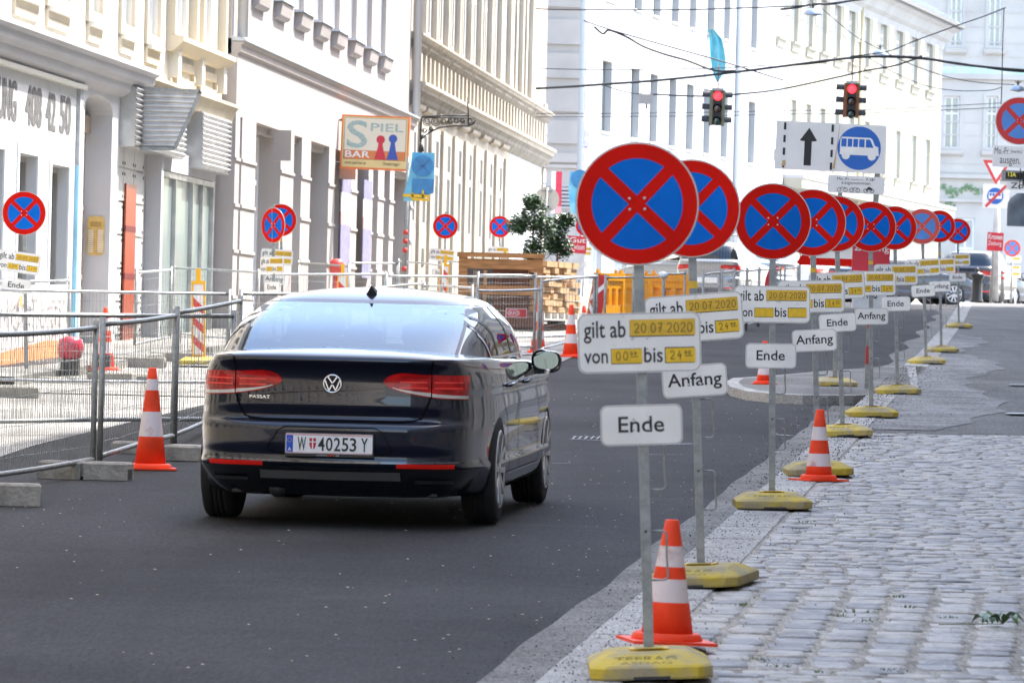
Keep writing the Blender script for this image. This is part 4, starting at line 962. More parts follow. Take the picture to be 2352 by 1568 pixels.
m.build('standing_seam_roof', [M_zinc, M_g1], r6)
zaw = f6.px(2145, 480, .0)[1]; m = MB(); m.b2(.0, L6+.1, -.75, 0, zaw, zaw+.12, 0); m.b2(0, L6+.1, -.7, -.02, zaw-.35, zaw, 1); m.build('shop_canopy', [M_g1, M_b6], r6)
m = MB(); m.tube([(f6.px(1764+805*.2625, 100)[0], -.07, .3), (f6.px(1764+805*.2625, 100)[0], -.07, zr6-.4)], .09, 8); m.build('downpipe', mat('pipe_yellow', (.6, .52, .33), .6), r6)

# ---- far white house closing the view on the right
Y7 = 262; a7 = atY(2100, Y7); P7 = FPX/Y7
r7 = thing('town_house', 'white house closing the view at the right, with green leaf ornament', 'building', (a7.x, a7.y, a7.z), 0.0)
def x7(u_, v_): p = W(u_, v_, Y7); return p.x-a7.x, p.z-a7.z
L7 = 9.5; H7 = []
for (ul, ur, vt, vb) in ((2181, 2213, -80, 110), (2270, 2303, -80, 112), (2167, 2205, 222, 343), (2264, 2292, 222, 345)):
    xa, zb_ = x7(ul, vb); xb, zt_ = x7(ur, vt); H7.append((xa, xb, zb_, zt_))
dx0, dz1 = x7(2196, 500); dx1, _ = x7(2240, 500); H7.append((dx0, dx1, -.5, dz1))
wall_mb(-2.5, L7, -3, 22, H7, .2, thick=10).build('wall', M_b7, r7)
for h in H7[:4]:
    window(r7, *h, .2, M_frame, M_pane if h[2] > 6.5 else M_curt, fw=.08); a, b, c, e = h
    m = MB(); cornice(a-.2, b+.2, [(0, c), (.2, c-.03), (.18, c-.2), (.05, c-.3), (0, c-.32)], 0, m); frame_ring(m, a-.15, b+.15, c, e+.15, .13, .05, 0); m.build('window_surround', M_b7, r7)
window(r7, *H7[4], .2, M_frame, M_curt, fw=.12)
m = MB()
for z_ in [x7(2200, v_)[1] for v_ in (26, 60, 96, 128, 250, 280, 310, 375, 395, 430, 465)]: m.b2(-2.5, L7, -.02, 0, z_-.025, z_+.025)
for v_, h_, d_ in ((175, .25, .15), (405, .18, .2), (460, .15, .12)): z_ = x7(2200, v_)[1]; m.b2(-2.5, L7, -d_, -.021, z_-h_/2, z_+h_/2)
m.build('string_courses', M_b7, r7)
rn = random.Random(11)
def leaf_relief(pts, sz, nm):
    m = MB()
    for (uu, vv) in pts:
        for q in range(9):
            x, z = x7(uu+rn.gauss(0, 5.5), vv+rn.gauss(0, 4.5)); a = rn.uniform(0, 2*PI); s_ = rn.uniform(.5, 1)*sz
            P = [(x+s_*math.cos(a+k2*2*PI/7)*(1 if k2 % 2 else .6), -.05-rn.random()*.03, z+s_*math.sin(a+k2*2*PI/7)*(1 if k2 % 2 else .6)) for k2 in range(7)]
            m.add(P, [tuple(range(7))])
    m.build(nm, mat('pale_relief_green', (.15, .26, .12), .8, var=.3), r7)
leaf_relief([(2170, 430), (2183, 440), (2192, 436), (2206, 438), (2216, 433), (2232, 432), (2243, 440), (2188, 455), (2186, 466), (2262, 430), (2258, 442)], .10, 'leaf_relief')
m = MB(); z1, z0 = x7(2200, 154)[1], x7(2200, 172)[1]; m.b2(-2, L7, -.05, 0, z0, z1); m.build('green_frieze', mat('frieze_green', (.42, .60, .45), .8, col2=(.68, .72, .68), scale=2.2), r7)

# ---- the row that shades the street (right of the frame) and the street behind the viewer, seen in the car's paint
def plain_row(name, label, P0, P1, H, inward, m_, npl=1):
    d = (Vector(P1)-Vector(P0)); L = d.length; ang = math.atan2(d.y, d.x)
    t = thing(name, label, 'building', (P0[0], P0[1], 0), ang); hs = []
    z0s = [.4+i*3.9 for i in range(int((H-2)/3.9))]
    k2 = 0
    while 1.2+k2*3.0 < L-2:
        x = 1.2+k2*3.0; hs += [(x, x+1.3, z+.8, z+2.9) for z in z0s]; k2 += 1
    M = Matrix.Identity(4) if inward < 0 else Matrix.Scale(-1, 4, Vector((0, 1, 0)))
    mw = MB(); mw.merge(wall_mb(0, L, -2, H, hs, .25, thick=8), M); mw.build('wall', m_, t)
    mg = MB(); mf = MB()
    for a, b, c, e in hs: mg.merge(MB().add([(a, .2, c), (b, .2, c), (b, .2, e), (a, .2, e)], [(0, 1, 2, 3)]), M); q = MB(); frame_ring(q, a-.12, b+.12, c-.12, e+.12, .12, .08); mf.merge(q, M)
    mg.build('panes', M_panedk, t); mf.build('window_surrounds', M_w1, t)
    mc = MB(); q = cornice(0, L, [(0, H+.2), (.6, H+.1), (.6, H-.1), (.2, H-.5), (0, H-.8)]); mc.merge(q, M); q = cornice(0, L, [(0, 4.5), (.2, 4.45), (.2, 4.3), (0, 4.1)]); mc.merge(q, M); mc.build('cornices', M_b3, t)
    return t
def XR(Y): return 3.9+.0935*(Y-23)
plain_row('town_house_row', 'tall beige house row bordering the pavement beyond the right edge', (XR(-14), -14), (XR(144), 144), 19.5, 1, MW('row_beige', (.50, .47, .42)))
plain_row('town_house_row', 'ochre house row continuing behind the camera on the left side', (A_+B_*-70, -70), (A_+B_*59, 59), 15.5, -1, MW('row_ochre', (.52, .46, .36)))
plain_row('town_house_row', 'grey house front closing the street far behind the camera', (40, -95), (-34, -95), 16, 1, MW('row_grey', (.5, .49, .47)))
# ------------------------------------------------------------------ cars
def interp(tab, x):
    """smooth interpolation through (x, y) pairs"""
    if x <= tab[0][0]: return tab[0][1]
    if x >= tab[-1][0]: return tab[-1][1]
    n = len(tab)
    for i in range(n-1):
        if tab[i][0] <= x <= tab[i+1][0]: break
    x0, y0 = tab[i]; x1, y1 = tab[i+1]; h = x1-x0
    s = (y1-y0)/h
    m0 = 0 if i == 0 else ((s+(y0-tab[i-1][1])/(x0-tab[i-1][0]))/2); m1 = 0 if i+2 >= n else ((s+(tab[i+2][1]-y1)/(tab[i+2][0]-x1))/2)
    if i == 0: m0 = s
    if i+2 >= n: m1 = s
    if i > 0 and (y0-tab[i-1][1])*s <= 0: m0 = 0
    if i+2 < n and (tab[i+2][1]-y1)*s <= 0: m1 = 0
    t = (x-x0)/h
    return y0*(2*t**3-3*t**2+1)+m0*h*(t**3-2*t**2+t)+y1*(-2*t**3+3*t**2)+m1*h*(t**3-t**2)
class CarShape:
    def __init__(s, kz=1.0, suv=False):
        s.kz = kz; s.suv = suv
        ctl = [(0, -1.10), (.25, -1.097), (.45, -1.085), (.60, -1.056), (.695, -1.010), (.762, -.945), (.805, -.85), (.842, -.68), (.882, -.4), (.905, 0), (.912, .6), (.912, 1.6), (.912, 2.5), (.905, 3.0), (.87, 3.3), (.78, 3.47), (.6, 3.58), (.35, 3.64), (0, 3.67)]
        n = len(ctl); P = []
        ext = [(-ctl[1][0], ctl[1][1])]+ctl+[(-ctl[-2][0], ctl[-2][1])]
        for i in range(1, n):
            p0, p1, p2, p3 = ext[i-1], ext[i], ext[i+1], ext[i+2]; K = 8
            for k in range(K):
                t = k/K; P.append(tuple(.5*((2*p1[j])+(-p0[j]+p2[j])*t+(2*p0[j]-5*p1[j]+4*p2[j]-p3[j])*t*t+(-p0[j]+3*p1[j]-3*p2[j]+p3[j])*t**3) for j in (0, 1)))
        P.append(ctl[-1]); s.P = P; s.N = []
        for i in range(len(P)):
            a, b = P[max(i-1, 0)], P[min(i+1, len(P)-1)]
            if i == 0: d = (1, 0)
            elif i == len(P)-1: d = (-1, 0)
            else: L = math.hypot(b[0]-a[0], b[1]-a[1]); d = ((b[0]-a[0])/L, (b[1]-a[1])/L)
            s.N.append((d[1], -d[0]))         # outward
        s.rear = [(.17, .20), (.24, .14), (.30, .07), (.37, .015), (.40, .0), (.43, .012), (.50, .0), (.58, .0), (.62, .008), (.64, .04), (.655, .092), (.70, .087), (.73, .080), (.742, .081), (.80, .087), (.88, .090), (.95, .080), (.985, .056), (1.003, .044), (1.02, .06), (1.05, .10)]
        s.side = [(.17, .10), (.22, .04), (.30, .012), (.38, .0), (.41, .012), (.60, .008), (.72, .012), (.80, .02), (.84, .012), (.88, .02), (.95, .038), (.985, .055), (1.05, .10)]
        s.front = [(.17, .2), (.3, .05), (.5, 0), (.6, .02), (.7, .1), (.8, .25), (.9, .45), (1.0, .7)]
        s.top = [(-1.1, 1.015), (-.9, 1.015), (-.3, 1.015), (.6, .99), (1.6, .965), (2.4, .93), (2.9, .87), (3.3, .78), (3.67, .64)]
        if suv: s.top = [(-1.1, 1.05), (0, 1.05), (1.6, 1.0), (2.6, .97), (3.3, .88), (3.67, .75)]
    def zt(s, y): return interp(s.top, y)
    def inset(s, i, z):
        x, y = s.P[i]; n = s.N[i]; wr = max(0, -n[1])**1.5 if y < 1 else 0; wf = max(0, n[1])**1.5 if y > 1 else 0
        if y < -.35 and z < .40: wr_e = min(1, max(0, (x-.45)/.3))*min(1, (-.35-y)/.25); ex = wr_e*((.40-z)/.2)**1.5*.085
        else: ex = 0
        return ex+wr*interp(s.rear, z)+wf*interp(s.front, z)+(1-wr-wf)*interp(s.side, z)
    def pt(s, i, z):
        """i may be fractional"""
        i = min(max(i, 0), len(s.P)-1.0001); k = int(i); f = i-k
        def q(j):
            x, y = s.P[j]; n = s.N[j]; d = s.inset(j, z); return Vector((max(x-n[0]*d, 0) if j else 0, y-n[1]*d, z*s.kz))
        return q(k).lerp(q(k+1), f)
    def find_x(s, x, z):     # on the rear part
        lo, hi = 0.0, 62.0
        for _ in range(22):
            mid = (lo+hi)/2
            if s.pt(mid, z).x < x: lo = mid
            else: hi = mid
        return lo
    def find_y(s, y, z):
        lo, hi = 8.0, 136.0
        for _ in range(22):
            mid = (lo+hi)/2
            if s.pt(mid, z).y < y: lo = mid
            else: hi = mid
        return lo
    def nrm(s, i, z):
        a = s.pt(i+.4, z)-s.pt(i-.4, z); b = s.pt(i, z+.01)-s.pt(i, z-.01); n = a.cross(b)
        return n.normalized() if n.length > 0 else Vector((0, -1, 0))
    def rear_pt(s, x, z, off=.004):
        i = s.find_x(abs(x), z); p = s.pt(i, z); n = s.nrm(i, z)
        if n.y > 0 and p.y < -.5: n = -n
        p = p+n*off; return Vector((p.x*(1 if x >= 0 else -1), p.y, p.z))
    def side_pt(s, y, z, off=.004, sgn=1):
        i = s.find_y(y, z); p = s.pt(i, z); n = s.nrm(i, z)
        if n.x < 0: n = -n
        p = p+n*off; return Vector((p.x*sgn, p.y, p.z))
    # greenhouse
    def G(s, phi, t, off=0.0):
        e = s.suv
        zb, zt = (1.0, 1.42) if e else (.985, 1.325)
        yr = interp([(0, -.62), (.5, -.1), (1, .52)], t) if not e else interp([(0, -1.0), (.6, -.88), (1, -.72)], t)
        yf = interp([(0, 2.62), (.5, 2.22), (1, 1.78)], t); wd = interp([(0, .845), (.5, .785), (1, .66)], t) if not e else interp([(0, .84), (1, .68)], t)
        z = zb+(zt-zb)*(t if e else interp([(0, 0), (.5, .56), (1, 1)], t))
        yc, a = (yr+yf)/2, (yf-yr)/2; c, d = math.cos(phi), math.sin(phi); n = 5.5 if c > 0 else 4.0
        y = yc-a*math.copysign(abs(c)**(2/n), c); x = wd*math.copysign(abs(d)**(2/n), d)
        p = Vector((x, y, z*s.kz))
        if off:
            g = s.G; pa = g(phi+.02, t)-g(phi-.02, t); pb = g(phi, min(1, t+.02))-g(phi, max(0, t-.02)); nn = pa.cross(pb).normalized()
            if nn.dot(p-Vector((0, yc, .6))) < 0: nn = -nn
            p = p+nn*off
        return p
    def g_x(s, x, t, off):     # rear glass: point at given x
        lo, hi = 0.0, PI/2
        for _ in range(24):
            mid = (lo+hi)/2
            if s.G(mid, t).x < abs(x): lo = mid
            else: hi = mid
        p = s.G(lo, t, off); return Vector((p.x*(1 if x >= 0 else -1), p.y, p.z))
    def g_y(s, y, t, off, sgn=1):
        lo, hi = .25, PI-.25
        for _ in range(24):
            mid = (lo+hi)/2
            if s.G(mid, t).y < y: lo = mid
            else: hi = mid
        p = s.G(lo, t, off); return Vector((p.x*sgn, p.y, p.z))
def make_car(name, label, cat, loc, rot, paint, detail=True, suv=False, kz=1.0, group=None, plate=None):
    S = CarShape(kz, suv); t = thing(name, label, cat, loc, rot, group)
    nP = len(S.P); NZ = 46; m = MB(); z0 = .19
    full = list(range(0, nP))+[-i for i in range(nP-2, 0, -1)]
    rows = []
    for k in range(NZ+1):
        row = []
        for i in full:
            a = abs(i); ztop = S.zt(S.P[a][1]); z = z0+(ztop-z0)*k/NZ; p = S.pt(a, z)
            row.append(Vector((p.x*(1 if i >= 0 else -1), p.y, p.z)))
        rows.append(row)
    m.grid(rows, 0, True, close=True)
    # deck: rings scaled to the centre line with a soft crown
    prev = rows[-1]; deck = [prev]
    for r, dz in ((.985, .006), (.95, .014), (.88, .022), (.75, .032), (.5, .043), (.25, .05), (0.0, .052)):
        deck.append([Vector((p.x*r, p.y+(.0 if abs(p.y) < .9 else 0), p.z+dz*(1 if p.y < 3.3 else .4))) if True else p for p in prev])
    # pull ends in so the deck closes
    for q, (r, dz) in enumerate(((.985, 0), (.95, 0), (.88, 0), (.75, 0), (.5, 0), (.25, 0), (0, 0))):
        deck[q+1] = [Vector((p.x, 1.3+(o.y-1.3)*(1-(1-r)*.12), p.z)) for p, o in zip(deck[q+1], prev)]
    m.grid(deck, 0, True, close=True)
    o = len(m.v); base = rows[0]; m.add(base+[Vector((p.x*.0, p.y, p.z)) for p in base], [(i, len(base)+i, len(base)+(i+1) % len(base), (i+1) % len(base)) for i in range(len(base))], 1, False)
    me = m.mesh(name+'_body', [paint, M_dark])
    bm = bmesh.new(); bm.from_mesh(me); bmesh.ops.remove_doubles(bm, verts=bm.verts, dist=2e-4); bmesh.ops.recalc_face_normals(bm, faces=bm.faces)
    bm.to_mesh(me); bm.free()
    body = link('body', me, t)
    # wheel arches cut out
    c = MB()
    for yw in (0, 2.79): c.merge(MB().lathe([(.375, -1.2), (.375, 1.2)], 40), Matrix.Translation((0, yw, .335)) @ Matrix.Rotation(R(90), 4, 'Y'))
    co = c.build('cutter', M_dark, recalc=True); md = body.modifiers.new('b', 'BOOLEAN'); md.object = co; md.operation = 'DIFFERENCE'; md.solver = 'FAST'
    dg = bpy.context.evaluated_depsgraph_get(); bpy.context.view_layer.update(); dg.update()
    me2 = bpy.data.meshes.new_from_object(body.evaluated_get(dg)); body.modifiers.clear()
    body.data = me2
    bpy.data.objects.remove(co)
    for p in me2.polygons:
        if p.material_index > 1: p.material_index = 1
    # greenhouse
    g = MB(); NPH = 160; NT = 24; rows = []
    for k in range(NT+1): rows.append([S.G(2*PI*j/NPH, k/NT) for j in range(NPH)])
    top = rows[-1]; yc = sum(p.y for p in top)/len(top)
    for r, dz in ((.97, .012), (.92, .024), (.84, .040), (.7, .060), (.5, .078), (.28, .090), (0.02, .094)):
        rows.append([Vector((p.x*r, yc+(p.y-yc)*r, p.z+dz)) for p in top])
    g.grid(rows, 0, True, close=True)
    ya, yb = (.06, 2.3) if not suv else (-.6, 2.2); keep = []
    th_at = lambda y: interp([(ya-.1, .30), (ya, .42), (ya+.10, .68), (ya+.28, .86), (ya+.55, .93), (1.45, .93), (1.75, .80), (2.0, .52), (2.3, .2)], y)
    for fi, f in enumerate(g.f):
        if fi >= NT*NPH: keep.append(fi); continue
        tc = (fi//NPH+.5)/NT; cs = [Vector(g.v[i]) for i in f]; cc = sum(cs, Vector())/4; ax = max(abs(c.x) for c in cs); hole = False
        ph = (2*PI*((fi % NPH)+.5)/NPH)
        if not suv and cc.y < .9 and (ph < .9 or ph > 2*PI-.9) and .14 < tc < .93 and ax < interp([(0, .655), (.5, .65), (1, .60)], (tc-.1)/.87)-.03: hole = True
        if abs(cc.x) > .5 and .8 < (ph if ph < PI else 2*PI-ph) < 2.4 and .13 < tc < th_at(cc.y)-.05 and ya+.08 < cc.y < yb-.25: hole = True
        if abs(ph-PI) < .68 and .13 < tc < .88: hole = True
        if not hole: keep.append(fi)
    if detail: g.f = [g.f[i] for i in keep]; g.m = [g.m[i] for i in keep]; g.s = [g.s[i] for i in keep]
    g.build('cabin', [paint], t)
    if detail:
        M_int = mat('interior_dark', (.03, .03, .033), .8)
        for x_, y_, zt2 in ((-.36, .30, 1.14), (.36, .30, 1.14), (0, .30, 1.12), (-.36, 1.25, 1.17), (.36, 1.25, 1.17)):
            q = MB(); q.lathe([(.001, -.09), (.09, -.085), (.115, -.03), (.11, .05), (.07, .085), (.001, .09)], 16, 0, Matrix.Translation((x_, y_, zt2)) @ Matrix.Diagonal((1.05, .45, .8, 1))); q.b2(x_-.03, x_+.03, y_-.01, y_+.01, zt2-.15, zt2-.06); q.build('headrest', M_int, t)
        for x_ in (-.36, .36): q = MB(); q.box((x_, 1.2, .98), (.44, .12, .24), 0, None, .85); q.build('seat_back', M_int, t)
        q = MB(); q.box((0, .24, 1.0), (1.2, .14, .16), 0, None, .95); q.build('rear_bench', M_int, t)
        q = MB(); q.b2(-.72, .72, 1.9, 2.3, .95, 1.03); q.build('dashboard', M_int, t); q = MB(); q.b2(-.12, .12, 1.72, 1.75, 1.22, 1.28); q.build('inner_mirror', M_int, t)
    glass = M_cglass
    def ring(fn, nu, nv, bu, bv, nm, mt, par):
        if not detail: return patch(fn, nu, nv, nm, mt, par)
        q = MB(); q.grid([[fn(a/nu, b/nv) for a in range(nu+1)] for b in range(nv+1)], 0, True)
        kp = [i for i in range(len(q.f)) if not (bu <= i % nu < nu-bu and bv <= i//nu < nv-bv)]; q.f = [q.f[i] for i in kp]; q.m = [q.m[i] for i in kp]; q.s = [q.s[i] for i in kp]; return q.build(nm, mt, par)
    def patch(fn, nu, nv, nm, mt, par, sm=True):
        q = MB(); q.grid([[fn(a/nu, b/nv) for a in range(nu+1)] for b in range(nv+1)], 0, sm); return q.build(nm, mt, par)
    tlo, thi = (.10, .97) if not suv else (.12, .9)
    def rg(a, b, off=.006, ex=0.0):
        tt = tlo-ex*.5+(thi-tlo+ex)*b; wx = S.G(PI/2, tt).x; return S.g_x((a*2-1)*(interp([(0, .655), (.5, .65), (1, .60)], b)+ex*.5) if not suv else (a*2-1)*wx*.88, tt, off)
    ring(lambda a, b: rg(a, b, .0045, .04), 40, 20, 2, 2, 'rear_glass_seal', M_dark, t)
    gl = patch(lambda a, b: rg(a, b, .007), 40, 16, 'rear_window', M_rglass, t)
    for sg in (1, -1):
        ya, yb = (.06, 2.3) if not suv else (-.6, 2.2)
        def sp(a, b, off, ex=0.0):
            y = ya-ex+(yb-ya+2*ex)*a
            th_ = interp([(ya-.1, .30), (ya, .42), (ya+.10, .68), (ya+.28, .86), (ya+.55, .93), (1.45, .93), (1.75, .80), (2.0, .52), (2.3, .2)], y)
            tl = .10; return S.g_y(y, tl-ex+(max(th_-tl, .02)+2*ex)*b, off, sg)
        ring(lambda a, b: sp(a, b, .005, .034), 60, 16, 1, 1, 'window_trim', mat('bright_trim', (.72, .73, .75), .3, .35), t)
        ring(lambda a, b: sp(a, b, .0058, .004), 60, 16, 2, 2, 'window_rubber', M_dark, t)
        w_ = patch(lambda a, b: sp(a, b, .0065), 60, 8, 'side_window', glass, t)
        for yy in (.32, 1.05):
            q = MB(); q.grid([[S.g_y(yy+dx, .1+.83*b/8 if yy > .5 else .1+.70*b/8, .0085, sg) for dx in (-.03, .03)] for b in range(9)]); q.build('window_pillar', M_dark, w_)
    patch(lambda a, b: (lambda p: p)(S.G(PI-(a-.5)*1.5, .08+.85*b, .006)), 24, 8, 'windscreen', glass, t)
    # wheels
    def wheel(x, y):
        sx = 1 if x > 0 else -1
        w_ = MB(); M = Matrix.Translation((x, y, .335)) @ Matrix.Rotation(R(90)*sx, 4, 'Y')
        w_.lathe([(.235, -.10), (.29, -.108), (.318, -.10), (.331, -.082), (.335, -.05), (.335, -.036), (.326, -.034), (.326, -.026), (.335, -.024), (.335, -.005), (.326, -.003), (.326, .003), (.335, .005), (.335, .024), (.326, .026), (.326, .034), (.335, .036), (.335, .05), (.331, .082), (.318, .098), (.29, .104), (.238, .10)], 48, 0, M)
        wo = w_.build('wheel', M_tyre, t)
        r_ = MB(); r_.lathe([(.236, -.09), (.228, .0), (.240, .104), (.228, .110), (.214, .075), (.20, .05), (.05, .06)], 40, 0, M)
        for k in range(10):
            a = 2*PI*k/10+.2; r_.bar(M @ Vector((.03*math.cos(a), .03*math.sin(a), .084)), M @ Vector((.225*math.cos(a+.06), .225*math.sin(a+.06), .094)), .034, .034, 0)
        r_.lathe([(.0, .108), (.045, .104), (.05, .06)], 16, 0, M); r_.build('rim', M_rim2, wo)
    for yw in (0, 2.79):
        for sg in (1, -1): wheel(sg*.80, yw)
    # underbody and arch liners
    u = MB(); u.b2(-.62, .62, -.85, 3.4, .2, .45, 0)
    for yw in (0, 2.79): u.b2(-.68, .68, yw-.36, yw+.36, .3, .72, 0)
    u.build('underbody', M_dark, t)
    # rear lamps: corner piece and lid piece, each side
    for sg in (1, -1):
        def lp(x, z, off=.006): return S.rear_pt(sg*x, z, off)
        def region(xa, xb, fz0, fz1, nx, nz, off, mt, nm, par):
            q = MB(); q.grid([[lp(xa+(xb-xa)*a/nx, fz0(xa+(xb-xa)*a/nx)+(fz1(xa+(xb-xa)*a/nx)-fz0(xa+(xb-xa)*a/nx))*b/nz, off) for a in range(nx+1)] for b in range(nz+1)]); return q.build(nm, mt, par)
        zb_ = lambda x: interp([(.30, .872), (.345, .845), (.57, .793), (.80, .778)], x); zt_ = lambda x: interp([(.30, .882), (.335, .915), (.57, .928), (.80, .922)], x)
        lid = region(.305, .585, zb_, zt_, 22, 8, .008, M_lamp, 'lid_lamp', t); cor = region(.592, .790, zb_, zt_, 26, 8, .008, M_lamp, 'corner_lamp', t)
        region(.36, .585, lambda x: zb_(x)+.006, lambda x: zb_(x)+.006+.022*(x-.30)/.28, 10, 2, .0105, M_lampw, 'clear_strip', lid); region(.592, .786, lambda x: zb_(x)+.006, lambda x: zb_(x)+.026, 20, 2, .0105, M_lampw, 'clear_strip', cor)
        for (xa, xb, dz0, par) in ((.40, .565, .06, lid), (.605, .76, .06, cor)):
            for q0 in (.058, .092): region(xa, xb, lambda x: .785+q0, lambda x: .785+q0+.009, 12, 1, .0105, M_lampb, 'light_bar', par)
        region(.40, .73, lambda x: .377, lambda x: .398, 24, 2, .012, M_refl, 'reflector', t)
    if not detail: 
        if suv is False or True:
            m = MB(); m.grid([[S.rear_pt(x, z, .012) for x in (-.26, 0, .26)] for z in (.50, .62)]); m.build('number_plate', M_whitep, t)
        return t, S
    # lid seam
    def ribbon(pts, wd, off, mt, nm, par=t):
        q = MB(); rows = []
        for k, (x, z) in enumerate(pts):
            a, b = pts[max(k-1, 0)], pts[min(k+1, len(pts)-1)]; dx, dz = b[0]-a[0], b[1]-a[1]; L = math.hypot(dx, dz); nx, nz = -dz/L*wd/2, dx/L*wd/2
            rows.append([S.rear_pt(x+nx, z+nz, off), S.rear_pt(x-nx, z-nz, off)])
        q.grid(rows); return q.build(nm, mt, par)
    def sub(pts, k=8):
        o_ = []
        for (a, b), (c_, d) in zip(pts, pts[1:]): o_ += [(a+(c_-a)*j/k, b+(d-b)*j/k) for j in range(k)]
        return o_+[pts[-1]]
    seam = [(-.60, 1.01), (-.588, .95), (-.588, .80), (-.56, .72), (-.53, .665), (-.49, .648), (-.40, .643), (0, .643), (.40, .643), (.49, .648), (.53, .665), (.56, .72), (.588, .80), (.588, .95), (.60, 1.01)]
    ribbon(sub(seam), .011, .0035, M_gap, 'lid_seam')
    # dark lower bumper with a chrome-like lip and a central grey insert
    q = MB(); q.grid([[(S.pt(a, z)+S.nrm(a, z)*.005) if True else 0 for a in [k*.8 for k in range(0, 75)]] for z in [.20+.17*k/8 for k in range(9)]]); q.grid([[Vector((-(S.pt(a, z)+S.nrm(a, z)*.005).x, (S.pt(a, z)+S.nrm(a, z)*.005).y, z)) for a in [k*.8 for k in range(0, 75)]] for z in [.20+.17*k/8 for k in range(9)]]); q.build('lower_bumper', M_dkp, t)
    ribbon(sub([(-.78, .408), (-.4, .402), (0, .400), (.4, .402), (.78, .408)], 10), .010, .007, M_lip, 'bumper_lip')
    ribbon(sub([(-.42, .325), (0, .322), (.42, .325)], 12), .05, .010, mat('insert_grey', (.16, .16, .16), .25, .3), 'diffuser_insert')
    for x0, x1 in ((-.72, -.5), (.5, .72)): ribbon(sub([(x0, .295), (x1, .295)], 6), .02, .010, mat('insert_dark', (.05, .05, .055), .3), 'bumper_vent')
    # plate recess and plate
    q = MB(); rec = [(-.27, .44), (.27, .44), (.36, .46), (.375, .475), (.31, .585), (.27, .605), (-.27, .605), (-.31, .585), (-.375, .475), (-.36, .46)]
    ribbon(sub(rec+[rec[0]], 6), .006, .003, M_gap, 'plate_recess_edge')
    pr = thing('x', None, None); bpy.data.objects.remove(pr)
    y_ = S.pt(0, .52).y-.018
    q = MB(); q.prism(rrect(.535, .140, .008, 3, 0, .501), y_, y_+.03, 0); fr = q.build('number_plate_holder', M_dark, t)
    q = MB(); q.flat(rrect(.52, .118, .006, 3, 0, .524), y_-.001, 0)
    q.flat([(-.258, .578), (-.258, .5805), (.258, .5805), (.258, .578)][::-1], y_-.0016, 1); q.flat([(-.258, .4675), (-.258, .47), (.258, .47), (.258, .4675)][::-1], y_-.0016, 1); q.flat([(-.258, .572), (-.258, .5745), (.258, .5745), (.258, .572)][::-1], y_-.0016, 1)
    q.flat([(-.256, .472), (-.216, .472), (-.216, .571), (-.256, .571)], y_-.002, 2); put_text(q, "A", -.246, -.226, .478, .499, y_-.003, 3)
    for k in range(12): a = 2*PI*k/12; q.flat(circ(.0018, 6, -.236+.012*math.cos(a), .543+.012*math.sin(a)), y_-.003, 4)
    put_text(q, "W", -.188, -.138, .481, .562, y_-.003, 5)
    sh = [(-.118, .556), (-.078, .556), (-.078, .518), (-.084, .498), (-.098, .486), (-.112, .498), (-.118, .518)][::-1]
    q.flat(sh, y_-.002, 1); q.flat([(-.1015, .486), (-.0945, .486), (-.0945, .556), (-.1015, .556)], y_-.0026, 3); q.flat([(-.118, .530), (-.078, .530), (-.078, .537), (-.118, .537)], y_-.0028, 3)
    xs = -.066
    for ch in "40253": put_text(q, ch, xs, xs+.040, .481, .562, y_-.003, 5); xs += .0475
    put_text(q, "Y", .192, .232, .481, .562, y_-.003, 5)
    q.build('number_plate', [M_whitep, mat('plate_red', (.5, .02, .03), .5), mat('plate_blue_eu', (.01, .08, .5), .5), M_whitep, M_tape2, M_ink], t, loc=(0, 0, -.016))
    q = MB(); put_text(q, "online", -.075, -.012, .4355, .444, y_-.0008, 0); put_text(q, "cars", -.010, .035, .4355, .444, y_-.0008, 1); put_text(q, ".at", .038, .062, .4355, .444, y_-.0008, 0); q.build('holder_lettering', [mat('print_grey', (.5, .5, .5), .5), M_orange], fr)
    # badge
    bz = .862; by = S.pt(0, bz).y-.012; q = MB(); Mb = Matrix.Translation((0, by, bz)) @ Matrix.Rotation(R(90), 4, 'X')
    q.tube([(.052*math.cos(2*PI*k/32), by, bz+.052*math.sin(2*PI*k/32)) for k in range(32)], .006, 8, closed=True)
    q.lathe([(.0001, .0), (.05, .0)], 32, 1, Mb)
    for sgn in (1, -1):
        for (x0, zz0, x1, zz1) in ((-.026*sgn, .040, -.001*sgn, .004), (-.044*sgn, .020, -.020*sgn, -.040), (-.020*sgn, -.040, -.002*sgn, -.006)):
            q.bar((x0, by-.003, bz+zz0), (x1, by-.003, bz+zz1), .009, .008, 0)
    q.build('badge', [M_chrome, M_dark], t)
    q = MB(); 
    v, f = text_geo("PASSAT"); ax, bx = min(p[0] for p in v), max(p[0] for p in v); az, bz_ = min(p[1] for p in v), max(p[1] for p in v)
    q.add([S.rear_pt(-.50+.125*(a-ax)/(bx-ax), .765+.020*(b-az)/(bz_-az), .006) for a, b in v], f); q.build('model_lettering', M_chrome, t)
    # side: door seams, handles, sill strip, mirror
    for sg in (1, -1):
        def sr(pts, wd, off, mt, nm, par=t):
            q = MB(); rows = []
            for k, (y, z) in enumerate(pts):
                a, b = pts[max(k-1, 0)], pts[min(k+1, len(pts)-1)]; dy, dz = b[0]-a[0], b[1]-a[1]; L = math.hypot(dy, dz) or 1; ny, nz = -dz/L*wd/2, dy/L*wd/2
                rows.append([S.side_pt(y+ny, z+nz, off, sg), S.side_pt(y-ny, z-nz, off, sg)])
            q.grid(rows); return q.build(nm, mt, par)
        sr(sub([(.12, .95), (.16, .80), (.40, .62), (.44, .40), (.50, .28)]), .01, .003, M_gap, 'door_seam'); sr(sub([(1.05, .95), (1.03, .6), (1.05, .28)]), .01, .003, M_gap, 'door_seam'); sr(sub([(2.2, .92), (2.25, .6), (2.2, .28)]), .01, .003, M_gap, 'door_seam')
